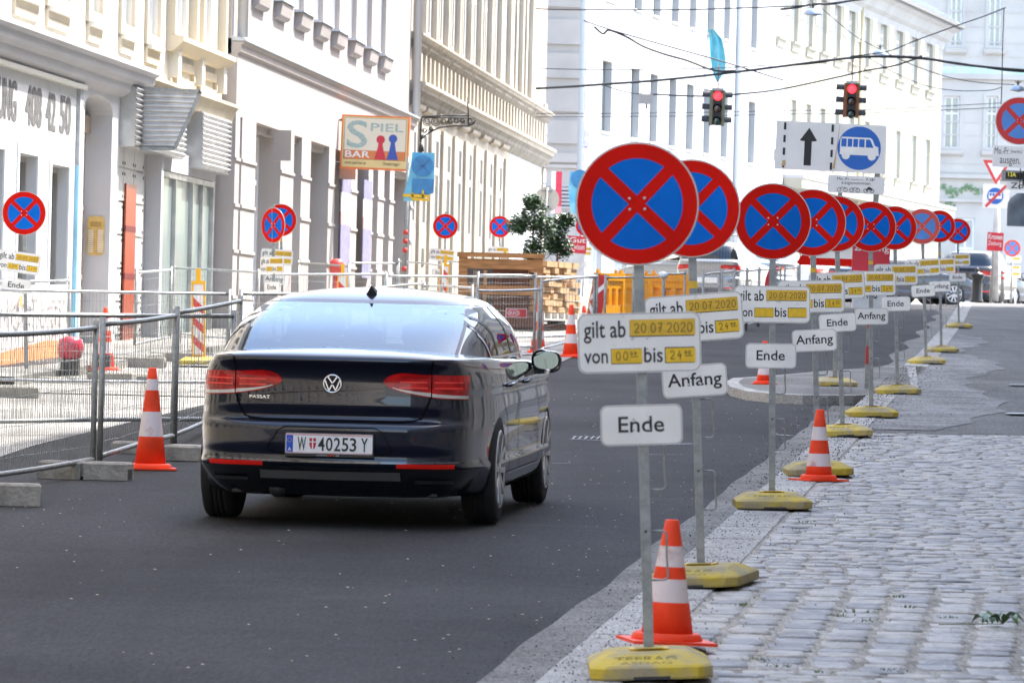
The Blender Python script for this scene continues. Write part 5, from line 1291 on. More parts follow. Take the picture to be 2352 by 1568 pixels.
        sr(sub([(.38, .30), (2.35, .30)], 14), .012, .006, M_chrome, 'sill_strip')
        for yy in (.33, 1.28):
            h = MB(); pts = [S.side_pt(yy+.0, .84, .0, sg), S.side_pt(yy+.02, .842, .026, sg), S.side_pt(yy+.18, .846, .03, sg), S.side_pt(yy+.20, .846, .0, sg)]; h.tube(pts, .011, 8); h.build('door_handle', M_dkp, t)
        # mirror
        mr = MB(); cx, cy, cz = sg*.975, 2.02, .965; rows = []
        for k, (yy, sc_) in enumerate(((-.075, .93), (-.07, 1.0), (-.02, 1.02), (.05, .9), (.10, .6), (.12, .15))):
            rows.append([Vector((cx+.096*sc_*math.copysign(abs(math.cos(a))**.75, math.cos(a))*(1.0), cy+yy, cz+.072*sc_*math.copysign(abs(math.sin(a))**.75, math.sin(a))-(.012 if math.cos(a)*sg > 0 else 0))) for a in [2*PI*j/28 for j in range(28)]])
        mr.grid(rows, 0, True, close=True); mr.bar((sg*.84, 2.05, .89), (sg*.96, 2.04, .90), .06, .05, 0); mo = mr.build('wing_mirror', paint if False else M_dkp, t)
        q = MB(); q.add([Vector((cx+.080*math.copysign(abs(math.cos(a))**.8, math.cos(a)), cy-.076, cz-.002+.057*math.copysign(abs(math.sin(a))**.8, math.sin(a)))) for a in [2*PI*j/28 for j in range(28)]], [tuple(range(28))]); q.build('mirror_glass', mat('mirror', (.22, .27, .25), .02, 1.0), mo)
    # fin antenna
    q = MB(); yb = .72; zr_ = 1.325+.07; q.grid([[Vector((wd*sx, yb+yy, zr_+zz)) for sx in (-1, 0, 1) for _ in (0,)] for yy, zz, wd in ((.1, .0, .012), (.02, .028, .012), (-.05, .045, .008), (-.085, .048, .004))]); 
    q = MB(); q.add([(-.03, yb+.13, zr_-.01), (.03, yb+.13, zr_-.01), (.036, yb-.05, zr_-.02), (-.036, yb-.05, zr_-.02), (0, yb-.07, zr_+.04), (0, yb+.0, zr_+.035)], [(0, 1, 5), (1, 2, 4, 5), (2, 3, 4), (3, 0, 5, 4)]); q.build('roof_antenna', M_dark, t)
    # exhaust
    q = MB(); q.tube([(-.33, -.95, .225), (-.33, -.6, .225)], .05, 14); q.build('muffler', M_dark, t)
    # seats and headrests glimpsed through the rear glass
    return t, S
M_paint = mat('car_paint_dark_blue', (0.004, 0.006, 0.016), 0.3, 0.0, spec=.12, coat=1.0)
M_cglass = glass_mat('car_side_glass', (0.14, 0.16, 0.15), 1.75)
M_rglass = glass_mat('car_rear_glass', (0.50, 0.56, 0.62), 1.66, (.82, .92, 1))
M_chrome = mat('chrome', (.78, .79, .81), .22, .75); M_gap = mat('panel_gap', (.003, .003, .003), .9, spec=.1)
M_tyre = mat('tyre_rubber', (.016, .016, .016), .85, var=.2); M_rim2 = mat('alloy_rim', (.50, .50, .50), .35, .35)
M_dkp = mat('black_trim', (.006, .007, .010), .22, spec=.8, coat=.5); M_lip = mat('lip_gloss', (.03, .035, .05), .1, .3, coat=1)
M_lamp = mat('lamp_red', (.56, .010, .010), .15, spec=.2, coat=.5, col2=(.26, .004, .004), scale=9, stretch=(1, 1, 3.5)); M_lampw = mat('lamp_clear', (.55, .50, .45), .2, coat=1); M_lampb = mat('lamp_bar_red', (.85, .035, .02), .3, coat=.3)
M_refl = mat('reflector_red', (.85, .016, .008), .3, coat=.5)
HD = R(6.1); ra = W(812, 1100, 34.9); gx = ra.x
hood = thing  # name kept free
make_car('sedan_car', 'dark blue four-door saloon driving away on the asphalt, number plate W 40253 Y', 'car', (gx, 34.9, rz(34.9)), (math.atan(.0204), 0, -HD), M_paint)
# ------------------------------------------------------------------ site fences
def at(u, Y, off=0.0):
    v = 784+.024*(u-1176)-266+FPX*(CAMZ-off)/Y; p = W(u, v, Y); return Vector((p.x, Y, gz(Y)+off))
FG = 'galvanised mesh site fence panels'
def fence(label, u0, Y0, u1, Y1, H=1.08, off=-.1, wires=True, mid=False, tagn=None, dark=False, sp=.04, both=True, fillm=None, zl=.12):
    a, b = at(u0, Y0, off), at(u1, Y1, off); d = b-a; L = math.hypot(d.x, d.y); ang = math.atan2(d.y, d.x); sl = (b.z-a.z)/L
    t = thing('fence_panel', label, 'fence', a, ang, FG); tm = M_galv_l if not dark else M_galv
    Z = lambda x, z: z+sl*x
    for x in ((0, L) if both else (0,)): MB().tube([(x, 0, Z(x, .02)), (x, 0, Z(x, H+.03))], .021, 8).build('post', M_galv, t)
    for z in [H-.02, zl]+([.5] if mid else []):
        n = 6; s_ = random.uniform(-.012, .012); MB().tube([(L*k/n, .0, Z(L*k/n, z+s_*math.sin(PI*k/n))) for k in range(n+1)], .019 if Y0 < 50 else .016, 8).build('rail', tm, t)
    if wires:
        m = MB(); n = max(4, min(int(L/.04), int(abs(u1-u0)/(4.6 if Y0 < 50 else 6.5)))); r = .0021 if Y0 < 60 else .0017
        for k in range(1, n):
            x = L*k/n; w_ = [random.uniform(-.006, .006) for _ in range(4)]
            m.tube([(x+w_[0], .0, Z(x, zl)), (x+w_[1], .012*math.sin(k*.3), Z(x, zl+(H-zl)*.35)), (x+w_[2], .012*math.cos(k*.2), Z(x, zl+(H-zl)*.7)), (x+w_[3], 0, Z(x, H-.02))], r, 3, cap=False)
        for z in (.22, .42, .62, .82, H-.12): m.tube([(L*k/8, .002, Z(L*k/8, z+random.uniform(-.006, .006))) for k in range(9)], r, 3, cap=False)
        m.build('wire_mesh', M_galv, t)
    return t, L, sl
def panel_tag(t, x, z, txt, w_=.16, h=.12, sl=0):
    m = MB(); m.b2(x-w_/2, x+w_/2, -.034, -.028, z-h/2, z+h/2, 0)
    m.b2(x-w_/2+.008, x+w_/2-.008, -.036, -.0345, z-h/2+.008, z+h/2-.008, 1)
    tg = m.build('label_plate', [M_whitep, mat('plate_crimson', (.55, .05, .06), .5)], t)
    q = MB(); put_text(q, txt, x-w_*.38, x+w_*.38 if w_ < .2 else x+w_*.1, z-h*.2, z+h*.2, -.0375)
    if w_ > .2: q.tube([(x-w_*.14+w_*.29*math.cos(2*PI*k/24), -.0375, z+h*.36*math.sin(2*PI*k/24)) for k in range(24)], .003, 4, closed=True)
    q.build('lettering', M_whitep, tg)
fence('nearest mesh fence panel at the left edge, standing on concrete feet', -60, 36.7, 212, 39.9, 1.06, dark=True)
fence('mesh fence panel left of the tall cone, angled away from the road', 228, 40.4, 396, 44.6, 1.08, dark=True)
t, L, sl = fence('mesh fence panel disappearing behind the left rear corner of the car', 400, 44.7, 546, 52, 1.10, dark=True); panel_tag(t, -.02, .9, "E", .07, .11)
fence('second-row fence panel spanning behind the tall cone at the left', -40, 46.5, 531, 48.5, 1.02, dark=True, sp=.05)
fence('long low fence rail across the work site behind the tall cone', -40, 58.5, 521, 59.5, 1.06, mid=False, sp=.06)
fence('fence panel starting at mid height behind the car roof on the left', 548, 60, 800, 62, 1.06, sp=.06)
t, L, sl = fence('fence panel with a crimson tag before the striped door of the house', -40, 63, 155, 66.5, 1.08, sp=.06)
m = MB(); rows = []
for k in range(15):
    x = L*k/14*.93; rows.append([Vector((x, -.05-.015*math.sin(k*1.1+j), sl*x+1.02-j*.155+(.02*math.sin(k*.8) if j == 6 else 0))) for j in range(7)])
m.grid(rows); bn = thing('advertising_banner', 'white advertising banner with grey lettering and orange hem tied to a fence', 'banner', t.location, t.rotation_euler.z)
m.build('banner_sheet', mat('banner_white', (.70, .70, .70), .8, var=.1, scale=1.5), bn)
q = MB(); put_text(q, "MORTINGER", L*.16, L*.90, .58, .90, -.09); q.build('lettering', mat('banner_grey', (.33, .31, .30), .8), bn)
q = MB(); q.add([(L*x, -.09, z) for x, z in ((.1, .14), (.92, .26), (.92, .44), (.6, .42), (.4, .36), (.1, .28))], [tuple(range(6))]); q.flat([(L*.31, .80), (L*.345, .80), (L*.345, .93), (L*.31, .93)], -.0905); q.build('orange_swoosh', mat('banner_orange', (.75, .33, .14), .8, var=.2), bn)
fence('fence panel on the far side before the entrance niche', 47, 71, 143, 76, 1.08, sp=.08)
t, L, sl = fence('fence panel in front of the orange striped shop front', 155, 82, 302, 83, 1.12, sp=.08); panel_tag(t, L-.25, .8, "EK", .2, .13)
fence('fence panel before the shop window, left part', 309, 76, 389, 81, 1.10, sp=.08)
fence('long fence panel from the shop window to the yellow beacon', 396, 84, 588, 80, 1.10, sp=.08)
fence('long rail of fence passing above the car roof to the timber stack', 590, 79, 880, 84, 1.08, sp=.1)
fence('fence panel above the right half of the car roof', 884, 84, 1362, 90, 1.06, sp=.1)
fence('fence with curved rail beside the beacon above the car roof', 682, 97, 797, 92, 1.12, sp=.1, dark=True)
fence('fence panel before the second beacon beneath the bar sign', 800, 103, 908, 104, 1.10, sp=.1)
fence('fence panel between bar sign and shrouded sign pole', 912, 104, 1012, 96, 1.14, sp=.1)
fence('fence panel leading to the stone house wall', 1014, 108, 1085, 106, 1.14, sp=.1)
fence('short fence panel over the car roof, tilted, with dense mesh', 846, 72, 967, 80, 1.0, sp=.03, dark=True)
fence('short fence panel just right of the roof antenna', 970, 77, 1081, 76, 1.0, sp=.05)
fence('fence panel above the right rear corner of the car roof', 1091, 73, 1235, 76, 1.0, sp=.05)
t, L, sl = fence('fence panel with the wide crimson label plate in front of the timber stack', 1094, 80, 1226, 80.4, 1.14, sp=.05); panel_tag(t, L*.66, .60, "EKRO", .33, .13)
t, L, sl = fence('fence panel before the cut timber ends', 1240, 79, 1368, 90, 1.08, sp=.12); panel_tag(t, .1, .55, "E", .09, .2)
fence('fence panel in front of the left yellow barrier', 1387, 88, 1452, 90, 1.08, sp=.07, dark=True)
t, L, sl = fence('fence panel in front of the right yellow barrier', 1456, 90, 1520, 92, 1.08, sp=.07, dark=True)
m = MB(); m.lathe([(.001, 0), (.06, .01), (.08, .05), (.06, .1), (.001, .12)], 10); g = m.build('plastic_bag', mat('bag_white', (.6, .65, .7), .4)); g.location = at(1523, 91.5, .93); tag(g, 'crumpled white plastic bag stuck on a fence post before the yellow barrier', 'bag')
for i, (u0, Y0, u1, Y1) in enumerate(((1522, 93, 1570, 95), (1612, 92, 1650, 98), (1655, 99, 1682, 104), (1684, 100, 1712, 106), (1714, 104, 1740, 109), (1742, 108, 1790, 112), (1800, 112, 1830, 118))):
    fence('dark fence panel %s behind the sign poles, before the parked cars' % ('leftmost', 'second from left', 'third from left', 'fourth from left', 'third from right', 'second from right', 'rightmost')[i], u0, Y0, u1, Y1, 1.12, sp=.05, dark=True)
fence('tall pale fence line at the back, right of the yellow barriers', 1585, 128, 1835, 134, 1.75, sp=.12, zl=.3)

# ------------------------------------------------------------------ concrete feet and slabs
def foot(label, u, v, L, Wd, H, yaw=0, split=False, zo=-.1, name='concrete_block'):
    p = G(u, v, zo); t = thing(name, label, 'concrete block', p, R(yaw), 'concrete blocks of the work site')
    m = MB(); b = .015
    for (x0, x1) in (((-L/2, -.012), (.012, L/2)) if split else ((-L/2, L/2),)):
        P = []
        for (ins, z) in ((0, 0), (0, H-b), (b, H)):
            P += [Vector((x0+ins, -Wd/2+ins, z)), Vector((x1-ins, -Wd/2+ins, z)), Vector((x1-ins, Wd/2-ins, z)), Vector((x0+ins, Wd/2-ins, z))]
        m.add(P, [(0, 1, 5, 4), (1, 2, 6, 5), (2, 3, 7, 6), (3, 0, 4, 7), (4, 5, 9, 8), (5, 6, 10, 9), (6, 7, 11, 10), (7, 4, 8, 11), (8, 9, 10, 11)])
    if split: m.b2(-.02, .02, -Wd/2+.03, Wd/2-.03, .02, H-.01)
    m.b2(L/2-.0005, L/2+.001, -Wd*.28, Wd*.28, 0.005, H*.6, 1)
    m.build('block', [M_conc, M_dark], t); return t
foot('split concrete foot under the nearest fence posts left of the tall cone', 196, 1100, .63, .24, .125, -8, True)
foot('concrete foot cut by the left frame edge in the lower left', 20, 1160, .40, .22, .14, 4)
foot('concrete foot beside the left rear corner of the car', 427, 1056, .27, .5, .115, -6)
foot('concrete foot lying half hidden behind the tall cone', 300, 1040, .28, .3, .09, 0)
foot('longest grey concrete beam lying behind the mesh right of the farther cone', 318, 846, .64, .25, .14, -5, name='concrete_beam')
foot('dark concrete beam lying before the striped beacon', 400, 832, .58, .25, .13, -4, name='concrete_beam')
foot('broken concrete slab at the left edge behind the mesh', 40, 914, .42, .3, .12, 3, name='concrete_slab')
foot('flat kerb stone below the concrete beams', 275, 876, .50, 1.0, .10, -9, name='kerb_stone')
foot('small kerb stone piece near the banner hem', 120, 880, .3, .5, .07, 4, name='kerb_stone')
foot('pale concrete block under the fence before the cut timber', 1230, 740, .5, .5, .12, 0, name='concrete_block')
# warning light lying by the banner
t = thing('warning_light', 'red warning lamp on a black battery box by the banner', 'warning light', G(160, 862, -.05))
m = MB(); m.lathe([(.09, .18), (.13, .2), (.15, .3), (.13, .4), (.06, .43), (.001, .44)], 16); m.build('red_lens', mat('lens_red', (.55, .01, .05), .25, coat=.6), t)
m = MB(); m.b2(-.1, .1, -.1, .1, 0, .18); m.b2(.25, .45, -.1, .1, .1, .24); m.build('battery_box', M_dark, t)
# striped beacons
def beacon(label, u, vb, Y, H=1.2, lean=0, stripe=True):
    p = at(u, Y, -.06); t = thing('warning_beacon', label, 'warning beacon', p, (0, R(lean), 0), 'yellow framed warning beacons')
    ft = link('foot_plate', cached('beacon_foot', foot_mb, [M_ybase, M_ydk, M_dark]), t)
    m = MB(); w_ = .085; m.b2(-w_, -w_+.022, -.02, .02, .08, H-.14, 0); m.b2(w_-.022, w_, -.02, .02, .08, H-.14, 0); m.b2(-w_, w_, -.02, .02, H-.14, H-.1, 0); m.b2(-w_+.022, w_-.022, -.02, .02, .08, .12, 0); m.b2(-.03, .03, -.02, .02, H-.1, H+.05, 0); m.build('frame', mat('beacon_yellow', (.82, .42, .01), .5), t)
    q = MB(); q.b2(-w_+.022, w_-.022, -.008, .008, .12, H-.14, 0)
    a = w_-.022; z = .14
    while z < H-.3:
        q.flat([(-a, z+.12), (a, z), (a, z+.10), (-a, z+.22)], -.0095, 1); z += .23
    q.build('striped_board', [mat('beacon_white', (.75, .72, .70), .5), mat('beacon_red', (.62, .05, .04), .5)], t)
beacon('large yellow framed red and white beacon left of the car, before the shop window', 456, 833, 69.5, 1.12, -1.5)
beacon('yellow beacon above the car roof beside a red lamp', 784, 700, 92, 1.05)
beacon('yellow beacon leaning under the shrouded blue sign', 1216-5-200+0, 700, 98, 1.2, 3)
beacon('yellow beacon partly behind the potted tree, left', 1157, 700, 118, 1.25)
m = MB(); m.lathe([(.001, .9), (.11, .92), (.13, 1.05), (.10, 1.14), (.001, 1.16)], 14); m.tube([(0, 0, 0), (0, 0, .9)], .05, 8)
o = m.build('red_lamp_post', mat('lamp_red_matt', (.65, .06, .05), .5)); o.location = at(770, 94, -.05); tag(o, 'red lamp on a short post beside the yellow beacon above the car roof', 'warning light')

# ------------------------------------------------------------------ slatted planter bench, timber and potted trees
M_wood = mat('stained_wood', (.36, .17, .06), .7, var=.35, scale=3, stretch=(1, 1, 9), bump=.2); M_woodl = mat('cut_timber', (.66, .44, .24), .75, col2=(.45, .29, .15), scale=5, bump=.2); M_woodd = mat('dark_stained_wood', (.13, .05, .03), .7, var=.3, scale=4)
pa, pb = at(1050, 98, -.05), at(1243, 98, -.05); dd = pb-pa; Lp = math.hypot(dd.x, dd.y)
t = thing('wooden_parklet', 'brown wooden street terrace frame with top rail behind the fence, right of the car', 'wooden terrace', pa, math.atan2(dd.y, dd.x))
m = MB(); m.b2(0, .15, 0, .15, 0, 1.22); m.b2(Lp-.15, Lp, 0, .15, 0, 1.22); m.build('post', M_wood, t)
m = MB(); m.b2(-.03, Lp+.03, -.05, .2, 1.22, 1.30); m.b2(0, Lp, -.01, .1, 1.02, 1.195); m.build('top_rail', M_wood, t)
m = MB(); m.b2(.15, Lp-.15, 0, .08, .58, .74); m.build('middle_rail', M_wood, t)
m = MB(); m.b2(.0, Lp, -.02, .08, .02, .30); m.build('bottom_board', M_woodd, t)
m = MB(); m.b2(.05, Lp-.05, 1.2, 1.3, .05, 1.15); m.build('back_panel', mat('terrace_dark', (.10, .09, .085), .9), t)  # dark panel across the back of the terrace
for k in range(7): m = MB(); m.b2(.25+k*.18, .31+k*.18, .4, .46, .3, 1.0); m.build('slat', M_woodl if k % 2 else M_galv, t)
# cut timber ends: staggered blocks, each its own
pc, pd_ = at(1244, 98.1, -.05), at(1330, 100.5, -.05); dd = pd_-pc; Lc = math.hypot(dd.x, dd.y)
tb = thing('timber_stack', 'stack of pale cut timber ends in staggered rows with dark gaps', 'timber stack', pc+Vector((0, 0, 0)), math.atan2(dd.y, dd.x))
m = MB(); m.b2(0, Lc, .26, .9, .2, 1.14, 0); m.b2(0, Lc, .1, .9, 0, .1, 0); m.build('stack_core', M_woodd, tb)
rr = random.Random(4)
for r_ in range(8):
    z = .30+r_*.112; x = rr.uniform(-.02, .25)
    while x < Lc-.05:
        w_ = rr.choice((.28, .45, .6, .7)); w_ = min(w_, Lc-x)
        q = MB(); q.b2(x, x+w_-.03, rr.uniform(-.03, .08), .3, z, z+.098, 0); q.build('timber_end', M_woodl, tb); x += w_+(rr.random() < .25)*.16
m = MB(); m.b2(-.05, Lc+.02, -.05, .3, .16, .19)
for k in range(6): m.b2(.05+k*.45, .12+k*.45, -.02, .2, .19, .29)
m.build('pale_skids', mat('skid_white', (.6, .58, .54), .8), tb)
def leaf_tree(label, u, Y, z0, z1, blobs, nl, sz, trunk_r=.022, pot=True, seed=1):
    rn = random.Random(seed); p = at(u, Y, -.05); t = thing('potted_tree', label, 'potted tree', p, 0, 'potted trees by the terrace')
    m = MB(); m.tube([(0, 0, .35), (.01, 0, z0*.6), (-.01, .01, z0), (.01, 0, (z0+z1)/2), (.02, 0, z1-.15)], [trunk_r*1.2, trunk_r, trunk_r*.9, trunk_r*.6, .004], 8)
    for k in range(9):
        z = z0-.1+(z1-z0)*rn.random()*.8; a = rn.uniform(0, 2*PI); L = rn.uniform(.15, .32); m.tube([(0, 0, z), (L*.5*math.cos(a), L*.5*math.sin(a), z+.08), (L*math.cos(a), L*math.sin(a), z+.2)], [.01, .006, .003], 5)
    m.build('trunk', mat('bark', (.20, .12, .07), .9, var=.3), t)
    m = MB()
    for k in range(nl):
        cx, cy, cz, rx, rz_ = rn.choice(blobs)
        while True:
            q = Vector([rn.uniform(-1, 1) for _ in range(3)])
            if .15 < q.length < 1: break
        q *= (.55+.45*rn.random()); c = Vector((cx+q.x*rx, cy+q.y*rx, cz+q.z*rz_)); s_ = sz*rn.uniform(.6, 1.2)
        a1, a2, a3 = rn.uniform(0, 2*PI), rn.uniform(-.9, .6), rn.uniform(-.6, .6); M = Matrix.Translation(c) @ Matrix.Rotation(a1, 4, 'Z') @ Matrix.Rotation(a2, 4, 'Y') @ Matrix.Rotation(a3, 4, 'X')
        P = [M @ Vector(v) for v in ((0, 0, 0), (s_*.45, s_*.32, -.004), (s_, 0, -.012), (s_*.45, -s_*.32, -.004), (s_*.5, 0, .008))]
        m.add(P, [(0, 4, 1), (1, 4, 2), (2, 4, 3), (3, 4, 0)], 0 if rn.random() < .7 else 1)
    m.build('crown', [mat('leaf_deep', (.035, .075, .03), .32, var=.4, scale=8, spec=.6), mat('leaf_mid', (.08, .15, .045), .4, var=.3, scale=8)], t)
    if pot: m = MB(); m.lathe([(.16, 0), (.2, .35), (.21, .37), (.18, .37), (.17, .3), (.001, .3)], 20); m.build('pot', M_dark, t)
leaf_tree('left potted tree with the taller dense leafy crown beside the small no-stopping sign', 1219, 102, 1.1, 2.35, [(0, 0, 1.95, .34, .32), (-.27, 0, 1.78, .24, .22), (.20, 0, 1.75, .28, .26), (.02, 0, 1.35, .26, .3), (-.02, 0, 2.2, .22, .18), (.0, 0, 1.1, .15, .16)], 3800, .075, seed=3)
leaf_tree('right potted tree with a looser crown, in front of the pink wall', 1277, 103, 1.1, 2.15, [(0, 0, 1.75, .26, .28), (.14, 0, 1.9, .22, .16), (-.1, 0, 1.45, .2, .26), (.1, 0, 1.4, .22, .24)], 2100, .075, seed=8)
# ------------------------------------------------------------------ yellow plastic barriers and red-white board
M_yb = mat('barrier_yellow', (.85, .36, .01), .45, var=.12, scale=3)
def barrier(label, u, Y, yaw=0, wd=1.0, H=.95):
    t = thing('plastic_barrier', label, 'barrier', at(u, Y, -.1), R(yaw), 'yellow plastic barriers')
    hs = [(.08+k*.21, .20+k*.21, .42, .72) for k in range(4)]
    hs += [(.1+k*.3, .22+k*.3, .16, .26) for k in range(3)]
    M = Matrix.Translation((-wd/2, 0, 0)); m = MB(); m.merge(wall_mb(0, wd, .08, H, [h for h in hs if h[1] < wd-.03], .05, thick=.05), M); m.merge(MB().b2(0, wd, -.02, .07, H-.14, H, 0).b2(0, .06, -.02, .07, .08, H-.14, 0).b2(wd-.06, wd, -.02, .07, .08, H-.14, 0), M)
    for x in (-wd/2+.04, wd/2-.1): m.b2(x, x+.06, 0, .05, H, H+.06, 0)
    m.build('panel', M_yb, t)
    for x in (-wd/2+.15, wd/2-.15): m = MB(); m.b2(x-.05, x+.05, -.25, .3, 0, .08, 0); m.build('foot', M_dark, t)
barrier('leftmost yellow barrier seen end on beside the red and white board', 1400, 104, 55, .9, 1.0); barrier('middle yellow barrier with window-like openings', 1447, 106, 5, .72, .98); barrier('right yellow barrier between the two nearest sign poles', 1540, 107, -2, .82, .98)
t = thing('warning_board', 'red and white chevron board in an orange frame leaning left of the barriers', 'warning board', at(1355, 93, -.1), (0, R(9), 0))
m = MB(); m.prism(rrect(.26, .98, .03, 4, 0, .60), -.01, .02, 0); m.build('board_frame', mat('board_orange', (.80, .32, .02), .5), t)
m = MB(); m.flat(rrect(.225, .93, .02, 4, 0, .60), -.012, 0); m.flat([(-.112, .62), (.112, .90), (.112, 1.0), (-.112, .72)], -.014, 1); m.flat([(-.112, .50), (.112, .16), (.112, .26), (-.112, .60)], -.014, 1); m.build('chevron_face', [mat('board_red', (.50, .02, .02), .5), M_whitep], t)
m = MB(); m.b2(-.2, .25, -.1, .3, 0, .1); m.build('board_foot', M_ybase, t)
make_cone('faded cone behind the red and white chevron board', at(1340, 96, -.1), .5, .14, b5(.5))

# ------------------------------------------------------------------ overhead traffic lights, wires, hanging street lamps
def tlight(label, u, vt, vb, Y, face, yaw=0):
    p = FPX/Y; c = W(u, (vt+vb)/2, Y); H = (vb-vt)/p; t = thing('hanging_traffic_light', label, 'traffic light', (c.x, c.y, c.z-H/2), (0, R(1.2), R(yaw)), 'traffic lights hung over the crossing')
    w_ = .14; m = MB(); m.b2(-w_, w_, -w_, w_, .03, H-.03, 0); 
    for sx in (-1, 1):
        for sy in (-1, 1): m.box((sx*w_*.98, sy*w_*.98, H/2), (.07, .07, H-.04), 1, )
    m.build('housing', [M_dark, face], t)
    m = MB(); m.b2(-.13, .13, -.13, .13, H-.03, H+.03); m.build('top_cap', M_rim, t)
    for k, (lm) in enumerate((mat('lens_lit_red', (.9, .03, .03), .3, emit=((1, .02, .03), 1.0)), mat('lens_amber_off', (.05, .03, .02), .2, coat=1), mat('lens_green_off', (.01, .05, .045), .2, coat=1))):
        z = H-.15-k*.285
        for (dx, dy, an) in ((0, -1, 0), (1, 0, 90), (-1, 0, -90)):
            M = Matrix.Translation((dx*w_, dy*w_, z)) @ Matrix.Rotation(R(an), 4, 'Z') @ Matrix.Rotation(R(90), 4, 'X')
            if dy: m = MB(); m.lathe([(.098, .004), (.07, .014), (.03, .02), (.001, .021)], 22, 0, M); m.build('signal_lens', lm, t)
            v_ = MB(); n = 14; rows = []
            for (d_, r_) in ((0, .105), (.11, .108), (.20, .112)):
                rows.append([M @ Vector((r_*math.cos(a), r_*math.sin(a), d_)) for a in [R(-10+200*j/n) for j in range(n+1)]])
            if dy: rows = rows[:2]
            v_.grid(rows); v_.build('visor', M_dark, t)
    m = MB(); m.tube([(0, 0, H), (0, 0, H+.06), (.01, 0, H+.11), (-.008, 0, H+.18), (0, 0, H+.55)], .014, 6); m.build('hanger', mat('rusty_rod', (.2, .09, .06), .8), t)
tlight('left of the two overhead traffic lights showing red, with olive green edges', 1646, 206, 291, 129, mat('olive_edge', (.17, .17, .10), .6, var=.2))
tlight('right overhead traffic light showing red, with rusty brown edges, above the bus lane sign', 1954, 190, 272, 129, mat('brown_edge', (.23, .075, .02), .6, var=.2))
def wire(label, pts, r=.011, sag=True, name='overhead_wire', Yd=129):
    P = []
    for q in pts: P.append(W(q[0], q[1], q[2] if len(q) > 2 else Yd))
    o_ = []
    for i in range(len(P)-1):
        p0, p1, p2, p3 = P[max(i-1, 0)], P[i], P[i+1], P[min(i+2, len(P)-1)]
        for k in range(6): t = k/6; o_.append(.5*((2*p1)+(-p0+p2)*t+(2*p0-5*p1+4*p2-p3)*t*t+(-p0+3*p1-3*p2+p3)*t**3))
    o_.append(P[-1]); m = MB(); m.tube(o_, r*1.45, 5); o = m.build(name, M_dark); tag(o, label, 'cable', 'overhead cables across the street'); return o
wire('thick twisted cable running from the stone house past both traffic lights to the right edge', [(1230, 204), (1345, 197), (1400, 193), (1500, 186), (1640, 172), (1764, 157), (1880, 142), (1960, 133), (2040, 130), (2120, 134), (2200, 147), (2290, 157), (2360, 162)], .022)
wire('loosely twisted second cable wound round the thick one at the right', [(1764, 155), (1870, 146), (1950, 134), (2050, 132), (2130, 137), (2200, 145), (2300, 161), (2360, 166)], .014)
wire('drooping cable from the white house corner down to the left traffic light', [(1365, 62), (1385, 78), (1400, 70), (1440, 86), (1480, 108), (1530, 126), (1580, 140), (1640, 162), (1690, 163)], .019)
wire('straight cable above the drooping one', [(1341, 48), (1400, 68), (1500, 97), (1640, 136), (1720, 160), (1800, 185)], .012)
wire('cable from the sensor box to the right traffic light and up to the right', [(1485, 250), (1492, 219), (1560, 220), (1640, 221), (1700, 216), (1760, 210), (1820, 200), (1930, 176), (1990, 162), (2050, 152), (2095, 138), (2118, 128)], .014)
wire('topmost level wire across the white house', [(1230, 21), (1340, 23), (1560, 23), (1700, 19), (1760, 17), (1865, 12), (1960, 2)], .012)
wire('thin level wire above the thick cable at left', [(1230, 157), (1340, 160), (1460, 160), (1640, 157), (1770, 150)], .008)
wire('upper of two thin parallel wires crossing behind the lights', [(1232, 261), (1400, 261), (1646, 258), (1830, 254), (2000, 252), (2300, 237)], .006)
wire('lower of two thin parallel wires crossing behind the lights', [(1232, 269), (1400, 268), (1646, 266), (1830, 262), (2000, 260), (2300, 247)], .006)
wire('cable rising from the right traffic light to the upper right corner', [(1954, 130), (2040, 118), (2100, 95), (2190, 62), (2260, 38), (2310, 18)], .01)
wire('sagging wire between the right hanging lamps', [(1890, 22), (1960, 80), (2010, 108), (2060, 133), (2110, 155), (2180, 178), (2250, 190), (2330, 195)], .007)
wire('wire sagging low across the far white house', [(1990, 130), (2050, 165), (2120, 195), (2190, 208), (2270, 208), (2300, 201)], .007)
wire('vertical wire hanging down near the right edge', [(2306, 18), (2303, 100), (2301, 200), (2299, 240)], .008, Yd=120)
wire('thick cable bundle at the top right over the hanging lamp', [(1792, 22), (1830, 18), (1870, 10), (1910, 10), (1950, 3), (1990, -2)], .018)
m = MB(); c = W(1483, 228, 129); m.b2(-.16, .16, -.1, .1, -.11, .11, 0); m.tube([(-.1, 0, .11), (-.1, 0, .18)], .015, 5); m.tube([(.1, 0, .11), (.1, 0, .18)], .015, 5); o = m.build('sensor_box', mat('box_grey', (.40, .40, .40), .5)); o.location = c; tag(o, 'small grey box hanging on the cables left of the left traffic light', 'cable box')
wire('thin cable feeding the grey sensor box', [(1390, 197), (1420, 207), (1450, 214), (1475, 217), (1478, 222)], .009)
def lamp(label, u, v, Y, wpx):
    r = wpx/2*Y/FPX; c = W(u, v, Y); t = thing('hanging_street_lamp', label, 'street lamp', c, (R(2), 0, 0), 'lamps hung over the street')
    m = MB(); m.lathe([(r, 0), (r*.99, .02), (r*.92, r*.22), (r*.7, r*.5), (r*.4, r*.66), (r*.12, r*.72), (.001, r*.73)], 28); m.build('lamp_shade', mat('shade_blue_grey', (.27, .33, .42), .3, .5), t)
    m = MB(); m.lathe([(r*.9, .004), (.001, -.03)], 20); m.build('lamp_glass', mat('lamp_glass', (.6, .6, .58), .2), t)
    m = MB(); m.tube([(0, 0, r*.7), (0, 0, r*1.3)], .02, 6)
    for sx in (-1, 1): m.tube([(0, 0, r*.9), (sx*r*.4, 0, r*1.25)], .013, 5)
    m.build('lamp_hanger', M_dark, t)
